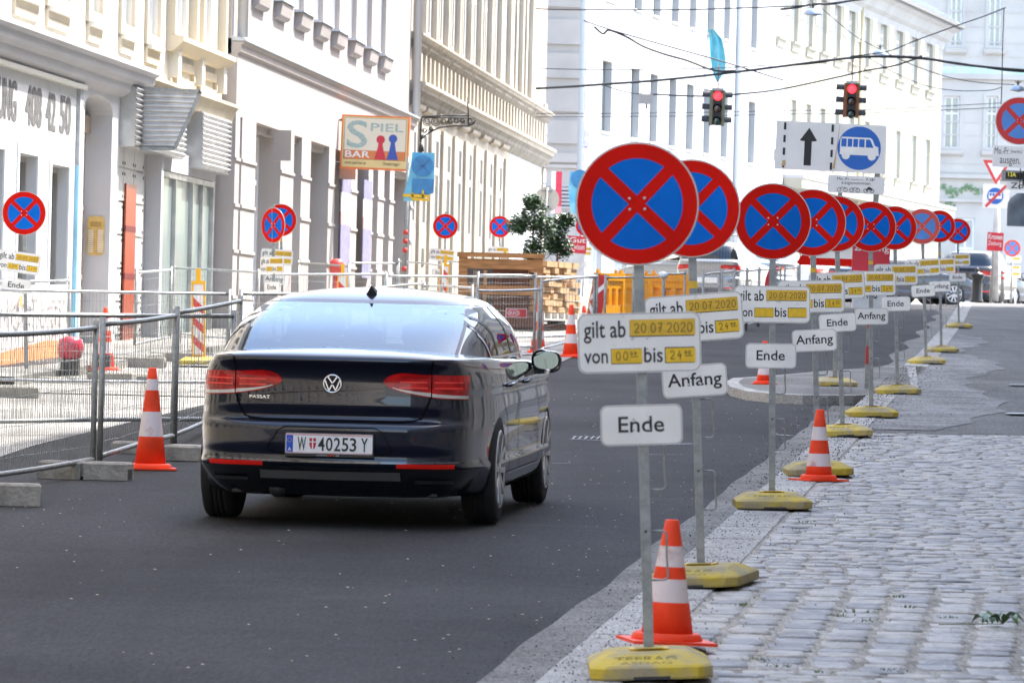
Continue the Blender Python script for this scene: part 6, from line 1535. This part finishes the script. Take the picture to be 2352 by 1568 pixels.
lamp('hanging lamp at the top, above the left part of the bus lane sign', 1867, 35, 128, 44); lamp('middle hanging lamp in front of the warm white house', 2021, 127, 150, 38); lamp('hanging lamp at the right edge above the large no-stopping sign', 2338, 209, 128, 36)

# ------------------------------------------------------------------ bar sign, iron bracket, shrouded signs, banners on the left
Yb = 104; c = W(861, 328, Yb); p = FPX/Yb; sw, sh = 157/p, 124/p
t = thing('bar_sign', 'orange framed projecting sign of a games bar with a red and a blue game piece', 'shop sign', c, (0, R(1.2), R(-4)))
m = MB(); m.b2(-sw/2, sw/2, 0, .16, -sh/2, sh/2, 0); m.build('sign_box', mat('sign_orange', (.80, .20, .05), .5, var=.1), t)
m = MB(); y = -.004
def rc(x0, x1, z0, z1, mi, yy): m.flat([(x0*sw/2, z0*sh/2), (x1*sw/2, z0*sh/2), (x1*sw/2, z1*sh/2), (x0*sw/2, z1*sh/2)], yy, mi)
rc(-.95, .95, -.93, .94, 0, y); rc(-.91, .91, -.64, .90, 1, y-.002); rc(-.90, .90, -.63, .89, 2, y-.003); rc(-.90, .90, -.63, -.30, 3, y-.004)
put_text(m, "S", -.83*sw/2, -.22*sw/2, -.22*sh/2, .80*sh/2, y-.006, 4); put_text(m, "PIEL", -.14*sw/2, .83*sw/2, .42*sh/2, .72*sh/2, y-.006, 4); put_text(m, "BAR", -.86*sw/2, -.13*sw/2, -.57*sh/2, -.33*sh/2, y-.006, 5)
put_text(m, "www.spiel-bar.at", -.86*sw/2, -.24*sw/2, -.86*sh/2, -.70*sh/2, y-.006, 1); put_text(m, "Ottakringer", .26*sw/2, .76*sw/2, -.86*sh/2, -.70*sh/2, y-.006, 1)
for cx, mi, hz in ((.17, 6, .12), (.53, 7, .17)):
    m.flat([(x*1.0+cx*sw/2, z+hz*sh/2) for x, z in circ(.125*sw/2, 20)], y-.008, mi)
    m.flat([((cx-.17)*sw/2, -.61*sh/2), ((cx+.17)*sw/2, -.61*sh/2), ((cx+.10)*sw/2, -.3*sh/2), ((cx+.05)*sw/2, (hz-.08)*sh/2), ((cx-.05)*sw/2, (hz-.08)*sh/2), ((cx-.10)*sw/2, -.3*sh/2)], y-.007, mi)
m.build('sign_face', [mat('sign_ochre', (.72, .56, .25), .5), M_ink, mat('sign_cream', (.72, .66, .52), .5), mat('sign_orange_band', (.62, .20, .06), .5), mat('sign_teal', (.16, .32, .33), .5, col2=(.5, .55, .48), scale=30, stretch=(1, 1, 6)), M_whitep, mat('piece_red', (.55, .03, .05), .5), mat('piece_blue', (.04, .09, .38), .5)], t)
m = MB(); m.tube([(-sw/2, .08, sh*.4), (-sw/2-.55, .08, sh*.4)], .025, 6); m.tube([(-sw/2, .08, -sh*.4), (-sw/2-.55, .08, -sh*.4)], .025, 6); m.build('bracket', M_galv, t)
# iron bracket
Yi = 112; p = FPX/Yi; t = thing('iron_bracket', 'ornate black wrought iron lamp bracket with scrolls on the stone house', 'iron bracket', W(968, 322, Yi))
m = MB(); c0 = W(968, 322, Yi)
def ip(u, v): q = W(u, v, Yi)-c0; return (q.x, q.y, q.z)
for pts, r in (([(968, 269), (1000, 267), (1040, 266), (1078, 265)], .016), ([(968, 269), (967, 290), (966, 310), (967, 338)], .02), ([(967, 320), (985, 305), (1010, 293), (1045, 289), (1075, 290), (1088, 284), (1092, 276)], .016), ([(1076, 290), (1076, 262), (1074, 240), (1075, 222)], .012), ([(968, 270), (1090, 272)], .01)):
    m.tube([ip(*q) for q in pts], r, 6)
for (cx, cy, r) in ((980, 280, 10), (1000, 279, 11), (1019, 279, 8), (1034, 278, 7), (1048, 277, 7), (1062, 277, 6), (1079, 279, 8), (975, 300, 6), (990, 296, 5), (972, 313, 4)):
    m.tube([ip(cx+r*math.cos(a)*(1-a/16), cy+r*math.sin(a)*(1-a/16)) for a in [k*.5 for k in range(22)]], .010, 5)
m.build('scrollwork', M_dark, t)
m = MB(); m.lathe([(.001, -.12), (.06, -.08), (.05, 0), (.02, .1)], 12, 0, Matrix.Translation(ip(967, 338))); m.build('finial', M_dark, t)
# shrouded blue sign on its red-white pole
Ys = 101; p = FPX/Ys; b0 = at(923, Ys, -.03); t = thing('shrouded_sign', 'no-stopping sign wrapped in blue plastic and yellow tape under the bar sign', 'covered sign', b0, (0, R(1.0), 0), 'signs covered with blue plastic')
def lx(u, v): q = W(u, v, Ys)-b0; return q.x, q.z
zt_ = lx(925, 360)[1]; m = MB(); m.tube([(0, 0, 0), (0, 0, zt_)], .038, 10); 
for k in range(4): z = 1.55-k*.16 if k < 3 else .9; m.tube([(0, 0, z), (0, 0, z+.08)], .041, 10, 1)
m.build('pole', [M_galv, mat('band_red', (.6, .04, .03), .5)], t)
x0, z0 = lx(965, 381); M_cy = mat('blue_wrap', (.08, .42, .68), .3, col2=(.20, .56, .74), scale=3, spec=.7); M_cyd = mat('blue_wrap_dark', (.04, .22, .46), .35, var=.2)
m = MB(); rows = []
hw = 27/p
for k, (v_, a, b) in enumerate(((350, 940, 992), (375, 938, 992), (410, 932, 992), (440, 924, 990), (462, 922, 958))):
    rows.append([Vector((lx(a+(b-a)*j/6, v_)[0], -.05-.02*math.sin(j*1.7+k), lx(a+(b-a)*j/6, v_)[1])) for j in range(7)])
m.grid(rows); m.build('plastic_wrap', M_cy, t)
m = MB(); m.flat([(x+x0, z+z0) for x, z in circ(25/p, 28)], -.078); x1, z1 = lx(966, 427); m.flat(rrect(51/p, 34/p, .03, 3, x1, z1), -.078); m.build('covered_plates', M_cyd, t)
m = MB()
for an in (45, -45): m.flat([(-.02, -.012), (.02, -.012)] and [(-.17, -.012), (.17, -.012), (.17, .012), (-.17, .012)], -.080, 0, Matrix.Translation((x0, 0, z0)) @ Matrix.Rotation(R(an), 4, 'Y'))
m.build('covered_cross', mat('wrap_cross_dark', (.05, .14, .34), .4), t)  # darker blue bars where the sign's cross lies under the wrap
m = MB()
for (ua, va, ub, vb) in ((922, 447, 980, 452), (945, 456, 980, 460), (966, 438, 967, 452), (942, 444, 943, 458)):
    a, b = lx(ua, va), lx(ub, vb); m.b2(min(a[0], b[0])-.01, max(a[0], b[0])+.01, -.095, -.085, min(a[1], b[1])-.012, max(a[1], b[1])+.012)
m.build('yellow_tape', M_tape2, t)
# second shrouded sign, at the corner behind the biggest disc
Ys2 = 150; b0 = at(1330, Ys2, -.05); t = thing('shrouded_sign', 'second sign wrapped in light blue plastic, half hidden by the largest disc', 'covered sign', b0, 0, 'signs covered with blue plastic'); p = FPX/Ys2
def lx(u, v): q = W(u, v, Ys2)-b0; return q.x, q.z
m = MB(); m.tube([(0, 0, 0), (0, 0, lx(1330, 395)[1])], .038, 8); m.build('pole', M_galv, t)
m = MB(); rows = [[Vector((lx(a+(b-a)*j/5, v_)[0], -.06-.02*math.sin(j*1.9+v_), lx(a, v_)[1])) for j in range(6)] for v_, a, b in ((394, 1310, 1345), (430, 1306, 1345), (470, 1308, 1345), (490, 1314, 1335))]; m.grid(rows); m.build('plastic_wrap', M_cy, t)
m = MB(); x0, z0 = lx(1333, 412); m.flat([(x+x0, z+z0) for x, z in circ(22/p, 24)], -.1); m.build('covered_plates', M_cyd, t)
# round sign seen from the back
Yr = 140; b0 = at(1246, Yr, -.05); t = thing('sign_from_behind', 'pale round sign seen from behind on its pole above the potted trees', 'road sign', b0, (0, R(1), 0)); p = FPX/Yr
zc_ = (W(1245, 458, Yr)-b0).z; m = MB(); m.prism([(x, z+zc_) for x, z in circ(29/p, 36)], .03, .036, 0); m.build('disc_back', mat('sign_back', (.56, .53, .47), .6, var=.08), t)
m = MB(); m.tube([(0, 0, 0), (0, 0, zc_+.3)], .035, 8); m.b2(-.13, .13, -.03, .03, zc_+.19, zc_+.23); m.b2(-.13, .13, -.03, .03, zc_-.25, zc_-.21); m.build('pole', M_galv, t)
# red banner on the corner house, orange-red bag etc.
Y4 = 166; c = W(1283, 440, Y4); t = thing('hanging_red_banner', 'narrow red banner hanging on the grey corner house, left of the largest disc', 'banner', c); p = FPX/Y4
m = MB(); m.b2(-7/p, 7/p, 0, .04, -52/p, 46/p, 0); m.b2(-7/p, 7/p, -.002, .04, -52/p, -34/p, 1); m.b2(-17/p, -7.2/p, .01, .03, -50/p, 46/p, 2); m.build('banner_cloth', [mat('banner_red', (.62, .04, .08), .7, var=.1), mat('banner_print', (.7, .35, .36), .7), M_white], t)
def bag(label, u, v, Y, wpx, hpx, l1, l2, roll=0, low=None):
    p = FPX/Y; c = W(u, v, Y); w_, h = wpx/p, hpx/p; t = thing('newspaper_pouch', label, 'newspaper pouch', c, (0, R(roll), 0), 'self-service newspaper pouches')
    m = MB(); m.b2(-w_/2, w_/2, 0, .06, -h/2, h/2, 0); m.build('red_cover', mat('pouch_red', (.60, .03, .05), .45, var=.12, scale=3), t)
    m = MB()
    if l1: put_text(m, l1, -w_*.44, w_*.44, h*.05 if not l2 else h*.12, h*.42, -.003)
    if l2: put_text(m, l2, -w_*.44, w_*.40, -h*.28, h*.04, -.003)
    m.build('lettering', M_whitep, t)
    if low: m = MB(); m.b2(-w_*.45, w_*.45, -.01, .1, -h/2-low/p, -h/2, 0); m.build('clear_pouch', mat('pouch_clear', (.62, .64, .66), .3, var=.15, scale=6), t)
    return t, w_, h
bag('red pouch reading Gut zu wissen between the potted tree and the largest disc', 1326, 562, 132, 42, 40, "Gut", "zu wissen", 2, 60)
t, w_, h = bag('red newspaper pouch on the bus lane pole, lower edge of its title showing', 2001, 590, 62.8, 86, 66, "", "", 1, 85)
m = MB(); put_text(m, "Zeitung", -w_*.46, w_*.47, h*.12, h*.45, -.003); m.build('lettering', M_whitep, t); m = MB(); put_text(m, "GRATIS", -w_*.42, w_*.2, -h*1.45, -h*1.1, -.013); m.build('lettering', M_ink, t)
bag('red newspaper pouch on the pole under the crossed-out bus sign', 2286, 555, 148, 37, 42, "Kronen", "Zeitung", 2)

# ------------------------------------------------------------------ bus lane sign
Yq = 63.4; p = FPX/Yq; b0 = G(1992, 894); b0 = Vector((b0.x, Yq, gz(Yq)))
def lq(u, v): q = W(u, v, Yq)-b0; return q.x+q.z*math.tan(0), q.z
t = thing('bus_lane_sign', 'large white sign with a black arrow and a blue disc showing a white bus', 'road sign', b0, (0, R(1.37), 0))
# local frame is rolled like the photo plumb line
Mq = (Matrix.Translation(b0) @ Matrix.Rotation(R(1.37), 4, 'Y')).inverted()
def lq(u, v): q = Mq @ W(u, v, Yq); return q.x, q.z
m = MB(); zt_ = lq(2001, 292)[1]; m.b2(-.03, .03, -.02, .03, 0, zt_); 
m.build('pole', [M_galv], t)
m = MB()
for z in (.28, .68): m.b2(-.032, .032, -.022, .032, z, z+.2, 0)
m.build('pole_bands', mat('band_red_dull', (.45, .05, .04), .5), t)
x0, z1 = lq(1784, 277); x1, z0 = lq(2030, 400); cx, cz = (x0+x1)/2, (z0+z1)/2; ww, hh = x1-x0, z1-z0
m = MB(); m.prism(rrect(ww, hh, .012, 3, cx, cz), -.035, -.03, 0); bo = m.build('sign_board', [mat('board_white', (.84, .83, .80), .4, var=.06, scale=2)], t)
m = MB(); Q = lambda fx, fz: (x0+ww*fx, z0+hh*fz); y = -.037
for fx in (.078, .513):
    for k in range(4 if fx < .1 else 4):
        a = Q(fx, .945-k*.262); m.b2(a[0]-.013, a[0]+.013, y-.001, y, a[1]-.068, a[1]+.012, 0)
def poly(pts, mi, yy): m.flat([Q(a, b) for a, b in pts], yy, mi)
poly([(.262, .10), (.328, .10), (.328, .60), (.262, .60)], 0, y); poly([(.218, .615), (.24, .60), (.35, .60), (.376, .615), (.30, .88)], 0, y-.0005)
bc = Q(.762, .505); rb = .198*ww; m.flat([(x+bc[0], z+bc[1]) for x, z in circ(rb, 48)], y, 1)
def B(a, b): return (bc[0]+a*rb, bc[1]+b*rb)
m.flat([B(-.88, -.32), B(.92, -.32), B(.88, .08), B(.72, .14), B(.60, .42), B(.50, .50), B(-.80, .50), B(-.88, .40)], y-.001, 2)
m.flat([(x+B(-.60, -.35)[0], z+B(-.60, -.35)[1]) for x, z in circ(.19*rb, 20)], y-.0012, 2); m.flat([(x+B(.60, -.35)[0], z+B(.60, -.35)[1]) for x, z in circ(.19*rb, 20)], y-.0014, 2)
for a0, a1 in ((-.83, -.59), (-.54, -.33), (-.28, -.06), (-.01, .24)): m.flat([B(a0, .05), B(a1, .05), B(a1, .42), B(a0, .42)], y-.002, 1)
m.flat([B(.30, .05), B(.66, .05), B(.52, .36), B(.48, .42), B(.30, .42)], y-.002, 1)
m.build('pictogram', [M_ink, mat('bus_blue', (.02, .14, .52), .5), M_white], bo)
m = MB(); m.flat([Q(.574, .97), Q(.578, .97), Q(.548, .06), Q(.528, .06), Q(.53, .1), Q(.552, .4)][::-1], y-.003, 0); m.flat([Q(.06, .06), Q(.1, .08), Q(.095, .19), Q(.07, .18)], y-.003, 0); m.build('tape_remains', mat('old_tape', (.58, .40, .18), .7), bo)
x0, z1 = lq(1902, 401); x1, z0 = lq(2030, 447); cx, cz = (x0+x1)/2, (z0+z1)/2; w2, h2 = x1-x0, z1-z0
m = MB(); m.prism(rrect(w2, h2, .02, 3, cx, cz-.004), -.035, -.03, 0); pl = m.build('exception_plate', MATS['board_white'], t)
m = MB(); put_text(m, "Mo.-Fr.", x0+w2*.16, x0+w2*.39, z0+h2*.70, z0+h2*.88, y); put_text(m, "(werkt.) v.", x0+w2*.41, x0+w2*.64, z0+h2*.70, z0+h2*.83, y); put_text(m, "7-18", x0+w2*.67, x0+w2*.80, z0+h2*.72, z0+h2*.89, y); put_text(m, "h", x0+w2*.81, x0+w2*.83, z0+h2*.80, z0+h2*.89, y); put_text(m, "ausgenommen", x0+w2*.24, x0+w2*.75, z0+h2*.44, z0+h2*.62, y)
for k, fx in enumerate((.26, .48, .73)):
    for d_ in (-.055, .055): cxx = x0+w2*(fx+d_); m.tube([(cxx+.022*math.cos(2*PI*j/14), y, z0+h2*.17+.022*math.sin(2*PI*j/14)) for j in range(14)], .0028, 4, closed=True)
    m.tube([(x0+w2*(fx-.05), y, z0+h2*.17), (x0+w2*(fx-.015), y, z0+h2*.30), (x0+w2*(fx+.04), y, z0+h2*.30), (x0+w2*(fx+.055), y, z0+h2*.17)], .0028 if k < 2 else .008, 4)
    if k == 2: m.flat([(x0+w2*(fx-.05), z0+h2*.22), (x0+w2*(fx+.04), z0+h2*.24), (x0+w2*(fx+.03), z0+h2*.36), (x0+w2*(fx-.01), z0+h2*.40)], y-.002)
m.build('lettering', M_ink, pl)
# hidden red-bordered warning triangle on the island
Yt = 64.5; b0 = at(1917, Yt, .0); t = thing('warning_triangle_sign', 'large red-bordered warning triangle on a yellow foot, mostly hidden behind the discs', 'road sign', b0, (0, R(.3), 0)); p = FPX/Yt
link('foot_plate', _C['foot_plate'], t); m = MB(); m.b2(-.025, .025, -.025, .025, .08, (W(1917, 440, Yt)-b0).z); m.build('pole', M_galv, t)
zb_ = (W(1917, 611, Yt)-b0).z; s_ = .47; hh_ = s_*2*.866*.93
m = MB(); m.prism([(-s_, zb_+.03), (-s_+.03, zb_), (s_-.03, zb_), (s_, zb_+.03), (.02, zb_+hh_), (-.02, zb_+hh_)], -.04, -.035, 0); m.flat([(-s_+.13, zb_+.085), (s_-.13, zb_+.085), (0, zb_+hh_-.15)], -.042, 1); m.build('triangle_face', [M_red, M_white], t)

# ------------------------------------------------------------------ signs and things at the right edge
def off_pole(name, label, u, v0, v1, Y, cat='road sign', r=.035): pass
Ye = 88; p = FPX/Ye; b0 = at(2378, Ye, 0); t = thing('no_stopping_sign_on_arm', 'large no-stopping sign with working-day plate at the upper right edge', 'road sign', b0, (0, R(1.37), 0)); Me = (Matrix.Translation(b0) @ Matrix.Rotation(R(1.37), 4, 'Y')).inverted()
def le(u, v): q = Me @ W(u, v, Ye); return q.x, q.z
m = MB(); m.tube([(0, .05, 0), (0, .05, le(2378, 215)[1])], .04, 10)
for v_ in (262, 300, 360): m.tube([(0, .05, le(2378, v_)[1]), (le(2320, v_)[0], .02, le(2320, v_)[1])], .02, 6)
m.build('pole', M_galv, t)
x, z = le(2341, 278); d_ = disc_mb(55/p); d_.build('sign_disc', [M_rim, M_white, M_blue2, mat('sign_red_mid', (.55, .03, .03), .4), M_rivet], t, loc=(x, -.01, z))
x0, z1 = le(2281, 334); x1, z0 = le(2392, 388); m = MB(); m.prism(rrect(x1-x0, z1-z0, .01, 2, (x0+x1)/2, (z0+z1)/2), -.012, -.006, 0); pl = m.build('time_plate', MATS['board_white'], t)
m = MB(); put_text(m, "Mo.-Fr.", le(2285, 340)[0], le(2319, 340)[0], le(2300, 354)[1], le(2300, 339)[1], -.014); put_text(m, "(werkt.)", le(2322, 340)[0], le(2348, 340)[0], le(2300, 353)[1], le(2300, 342)[1], -.014); put_text(m, "ausgen.", le(2296, 380)[0], le(2343, 380)[0], le(2300, 381)[1], le(2300, 363)[1], -.014); m.build('lettering', M_ink, pl)
# bus stop display
x0, z1 = le(2303, 390); x1, z0 = le(2372, 418); m = MB(); m.b2(x0, x1, .12, .2, z0, z1, 0); m.b2(x0+.06, x1, .115, .12, z0+.03, z1-.03, 1)
c = Me.inverted() @ Vector((x0, .12, z0)); tt = thing('bus_stop_display', 'grey electronic display with yellow digits under the working-day plate', 'display', c, (0, R(1.37), 0)); M2 = Matrix.Translation((-x0, -.12, -z0))
mm = MB(); mm.merge(m, M2); mm.tube([((2378-2303)/p, .05, .09), ((2378-2303)/p, -.07, .09)], .02, 6); mm.build('display_case', [mat('case_grey', (.32, .33, .34), .5), M_dark], tt)
m = MB(); put_text(m, "13A", .10, .22, .07, .14, -.008); m.build('digits', mat('led_yellow', (.5, .45, .05), .5, emit=((.9, .8, .1), .08)), tt)
m = MB(); m.b2(.42-.1, .62-.1, -.18, -.02, -.06, .16); m.b2(.37-.1, .385-.1, -.10, -.08, -.12, .2); m.build('camera_head', M_dark, tt)
# pole with end-of-bus-lane sign and yield sign
Yg = 150; p = FPX/Yg; b0 = at(2287, Yg, .0); b0.z = W(2287, 692, Yg).z; t = thing('end_of_bus_lane_sign', 'white square sign with a crossed-out blue bus disc on a sticker-covered pole', 'road sign', b0, (0, R(-.4), 0)); Mg = (Matrix.Translation(b0) @ Matrix.Rotation(R(-.4), 4, 'Y')).inverted()
def lg(u, v): q = Mg @ W(u, v, Yg); return q.x, q.z
m = MB(); m.tube([(0, 0, 0), (0, 0, lg(2290, 424)[1])], .075, 10); m.build('pole', mat('pole_sticker', (.42, .42, .42), .6, col2=(.62, .62, .62), scale=4), t)
x0, z1 = lg(2257, 422); x1, z0 = lg(2317, 479); cx, cz = (x0+x1)/2, (z0+z1)/2; ww = x1-x0; m = MB(); m.prism(rrect(ww, z1-z0, .04, 3, cx, cz), -.10, -.09, 0); pl = m.build('square_plate', MATS['board_white'], t)
m = MB(); rb = ww*.31; m.flat([(x+cx-.02, z+cz) for x, z in circ(rb, 28)], -.102, 0); m.flat([(cx-.02-rb*.8, cz-rb*.35), (cx-.02+rb*.8, cz-rb*.35), (cx-.02+rb*.8, cz+rb*.42), (cx-.02-rb*.8, cz+rb*.42)], -.104, 1)
for k in range(4): a = cx-.02-rb*.7+k*rb*.36; m.flat([(a, cz+rb*.02), (a+rb*.28, cz+rb*.02), (a+rb*.28, cz+rb*.34), (a, cz+rb*.34)], -.106, 0)
m.flat([(-ww*.56, -.035), (ww*.56, -.035), (ww*.56, .035), (-ww*.56, .035)], -.109, 2, Matrix.Translation((cx, 0, cz)) @ Matrix.Rotation(R(-46), 4, 'Y')); m.build('pictogram', [MATS['bus_blue'], M_white, mat('slash_red', (.6, .05, .05), .5)], pl)
Yy = 151; c = W(2289, 392, Yy); t = thing('yield_sign', 'white triangle with red border, point down, at the right edge', 'road sign', c, (0, R(2), 0)); p = FPX/Yy; s_ = 33/p
m = MB(); m.prism([(-s_, s_*.7), (0, -s_*1.02), (s_, s_*.7)], 0, .01, 0); m.flat([(-s_*.66, s_*.5), (0, -s_*.62), (s_*.66, s_*.5)], -.003, 1); m.build('triangle_face', [mat('yield_red', (.6, .05, .05), .5), M_whitep], t)
m = MB(); m.tube([(.05, .06, -4.2), (.05, .06, s_*.6)], .04, 8); m.build('pole', M_galv, t)
# zone plate and hooded sign
Yh = 140; p = FPX/Yh; c = W(2350, 482, Yh); t = thing('hooded_sign', 'sign covered with a dark grey hood at the right edge, under a Zone plate', 'covered sign', c); M_hood = mat('hood_grey', (.13, .16, .19), .7, var=.25, scale=3)
m = MB(); rows = []
for k in range(8):
    z = (38-76*k/7)/p; w_ = (math.sqrt(max(0, 1-((k-3)/3.2)**2)) if k < 3 else 1.0)*34/p+.03; rows.append([Vector((w_*math.cos(a), .14*math.sin(a)-.02*math.sin(3*a+k), z)) for a in [2*PI*j/20 for j in range(20)]])
m.grid(rows, 0, True, close=True); m.build('hood', M_hood, t); m = MB(); m.b2(-40/p, 40/p, 0, .02, 46/p, 64/p); zp = m.build('zone_plate', MATS['board_white'], t)
m = MB(); put_text(m, "Zone", -30/p, 25/p, 49/p, 62/p, -.003); m.build('lettering', M_ink, zp)
m = MB(); m.tube([(.3, .1, -3.2), (.3, .1, .7)], .04, 8); m.build('pole', M_galv, t)
m = MB(); m.flat(rrect(.8, .3, .05, 3), 0); 
# small signs far right
for lb, u, v, Y, d_, rec in (('small faded no-stopping sign behind the scooters at the right edge', 2322, 570, 160, 30, None),):
    b0 = at(u, Y, 0); b0.z = W(u, 694, Y).z; p = FPX/Y; t = thing('no_stopping_sign', lb, 'road sign', b0); z = W(u, v, Y).z-b0.z
    m = MB(); m.tube([(0, 0, 0), (0, 0, z)], .035, 8); m.build('pole', M_galv, t); disc_mb(.24).build('sign_disc', [M_rim, M_white, M_blue2, M_red2, M_rivet], t, loc=(0, -.03, z))
    for dv, w_, h in ((25, .42, .2), (45, .4, .13), (60, .42, .2)): m = MB(); m.prism(rrect(w_, h, .03, 2), 0, .004, 0); m.b2(-.02, .17, -.002, -.001, -.02, .05, 1); m.build('date_plate', [M_white, M_tape], t, loc=(.05, -.03, z-dv/p))
# cast iron bollard
def lathe_thing(name, label, cat, u, v, Y, H, prof, m_, part): 
    b0 = W(u, v, Y); t = thing(name, label, cat, b0); m = MB(); m.lathe([(r*H, z*H) for r, z in prof], 20); m.build(part, m_, t); return t
t = lathe_thing('cast_iron_post', 'black cast iron post with a knob top beside the dark parked car', 'bollard', 2243, 694, 150, .92, [(.21, 0), (.19, .05), (.16, .1), (.15, .5), (.14, .66), (.18, .72), (.21, .78), (.20, .82), (.06, .86), (.05, .9), (.07, .94), (.001, 1.0)], mat('cast_iron', (.012, .012, .012), .35), 'post_body')
t = thing('kerb_bollard', 'slim grey bollard with red and white bands behind the pole at the right', 'bollard', W(2302, 693, 151)); m = MB(); m.tube([(0, 0, 0), (0, 0, .84)], .06, 10, 0); m.tube([(0, 0, .60), (0, 0, .66)], .062, 10, 1); m.tube([(0, 0, .74), (0, 0, .8)], .062, 10, 1); m.build('bollard_body', [M_galv, MATS['band_red']], t)

# ------------------------------------------------------------------ scooters and parked cars, far
def scooter(label, u, v, Y, yaw, col, H=1.05):
    t = thing('motor_scooter', label, 'scooter', W(u, v, Y), R(yaw), 'scooters parked on the corner'); bm_ = mat('scooter_'+col[0], col[1], .25, coat=.8)
    for y_ in (-.62, .62):
        m = MB(); m.lathe([(.10, -.05), (.22, -.06), (.25, -.03), (.25, .03), (.22, .06), (.10, .05)], 22, 0, Matrix.Translation((0, y_, .25)) @ Matrix.Rotation(R(90), 4, 'Y')); wq = m.build('wheel', M_tyre, t); m = MB(); m.lathe([(.1, -.03), (.001, -.03)], 14, 0, Matrix.Translation((0, y_, .25)) @ Matrix.Rotation(R(90), 4, 'Y')); m.build('rim', M_rim2, wq)
    m = MB(); m.grid([[Vector((w_*math.cos(a), y_, z+h*math.sin(a))) for a in [2*PI*j/14 for j in range(14)]] for y_, z, w_, h in ((-.9, .62, .02, .02), (-.8, .62, .12, .10), (-.5, .58, .17, .18), (-.15, .52, .15, .16), (.0, .38, .15, .08), (.25, .34, .16, .06), (.4, .5, .18, .2), (.5, .72, .16, .2), (.52, .9, .1, .08))], 0, True, close=True); m.build('body', bm_, t)
    m = MB(); m.grid([[Vector((w_*math.cos(a), y_, z+.06*math.sin(a))) for a in [2*PI*j/12 for j in range(12)]] for y_, z, w_ in ((-.82, .78, .03), (-.7, .80, .13), (-.3, .76, .15), (-.08, .72, .06))], 0, True, close=True); m.build('seat', M_dark, t)
    m = MB(); m.tube([(0, .6, .3), (0, .5, .95), (0, .47, 1.0)], .03, 6); m.tube([(-.33, .42, 1.02), (-.1, .5, 1.0), (.1, .5, 1.0), (.33, .42, 1.02)], .016, 6)
    for s_ in (-1, 1): m.tube([(s_*.2, .48, 1.0), (s_*.26, .46, 1.2)], .007, 5); m.lathe([(.001, 0), (.055, .02), (.055, .03), (.001, .04)], 10, 0, Matrix.Translation((s_*.27, .46, 1.22)) @ Matrix.Rotation(R(90), 4, 'X'))
    m.build('handlebar', M_dark, t)
    m = MB(); m.lathe([(.08, 0), (.06, .05), (.001, .06)], 12, 0, Matrix.Translation((0, .62, .85)) @ Matrix.Rotation(R(-90), 4, 'X')); m.build('headlight', M_lampw, t)
scooter('red scooter parked behind the pole at the right edge', 2316, 697, 186, 22, ('red', (.45, .02, .02))); scooter('cream scooter parked between the red one and the frame edge', 2334, 698, 188, 18, ('cream', (.55, .48, .36))); scooter('black scooter at the very right edge', 2352, 698, 187, 12, ('black', (.02, .02, .02)))
def far_z(Y): return gz(Y)-.1
def parked(label, u, Y, hd, paint, suv=False, kz=1.0, name='parked_car', cat='car', z=None):
    q = W(u, 700, Y); make_car(name, label, cat, (q.x, Y, far_z(Y) if z is None else z), (0, 0, R(hd)), paint, detail=False, suv=suv, kz=kz, group='cars parked beyond the crossing')
parked('dark estate car parked beyond the pavement crest, right of the sign row', 2234, 172, -13, mat('paint_black', (.02, .022, .03), .2, coat=1), True, 1.12)
parked('silver grey car parked across the road behind the Ende and Anfang plates', 2108, 176, -65, mat('paint_silver', (.20, .20, .20), .25, .5, coat=1), False, 1.0)
parked('champagne coloured car between the silver and the dark car', 2150, 192, -70, mat('paint_champagne', (.20, .18, .15), .25, .5, coat=1))
parked('grey hatchback with red lamps behind the dark fence panels', 1640, 141, -12, mat('paint_grey', (.28, .30, .32), .25, .5, coat=1), True, 1.03)
parked('metallic car seen from the side behind the fence panels, right', 1725, 146, 70, mat('paint_bluegrey', (.30, .33, .36), .25, .6, coat=1))
parked('white car beyond the fences under the third disc', 1815, 160, 75, mat('paint_white', (.6, .61, .62), .3, coat=1))
parked('dark car half hidden by the bus lane pole pouch', 1965, 170, -80, mat('paint_blue', (.012, .016, .028), .25, coat=1))
o = MB().add([(-.12, 0, 0), (.13, 0, .02), (.05, -.02, .42), (-.02, 0, .45), (-.09, 0, .25)], [(0, 1, 2, 3, 4)]); o.b2(-.015, .015, 0, .02, -.6, .45, 0); o = o.build('red_flag', mat('flag_red', (.6, .03, .05), .7)); o.location = at(1768, 113, .55); tag(o, 'red rag flag on a stick among the dark fence panels', 'flag')
c = at(1755, 66, 0)
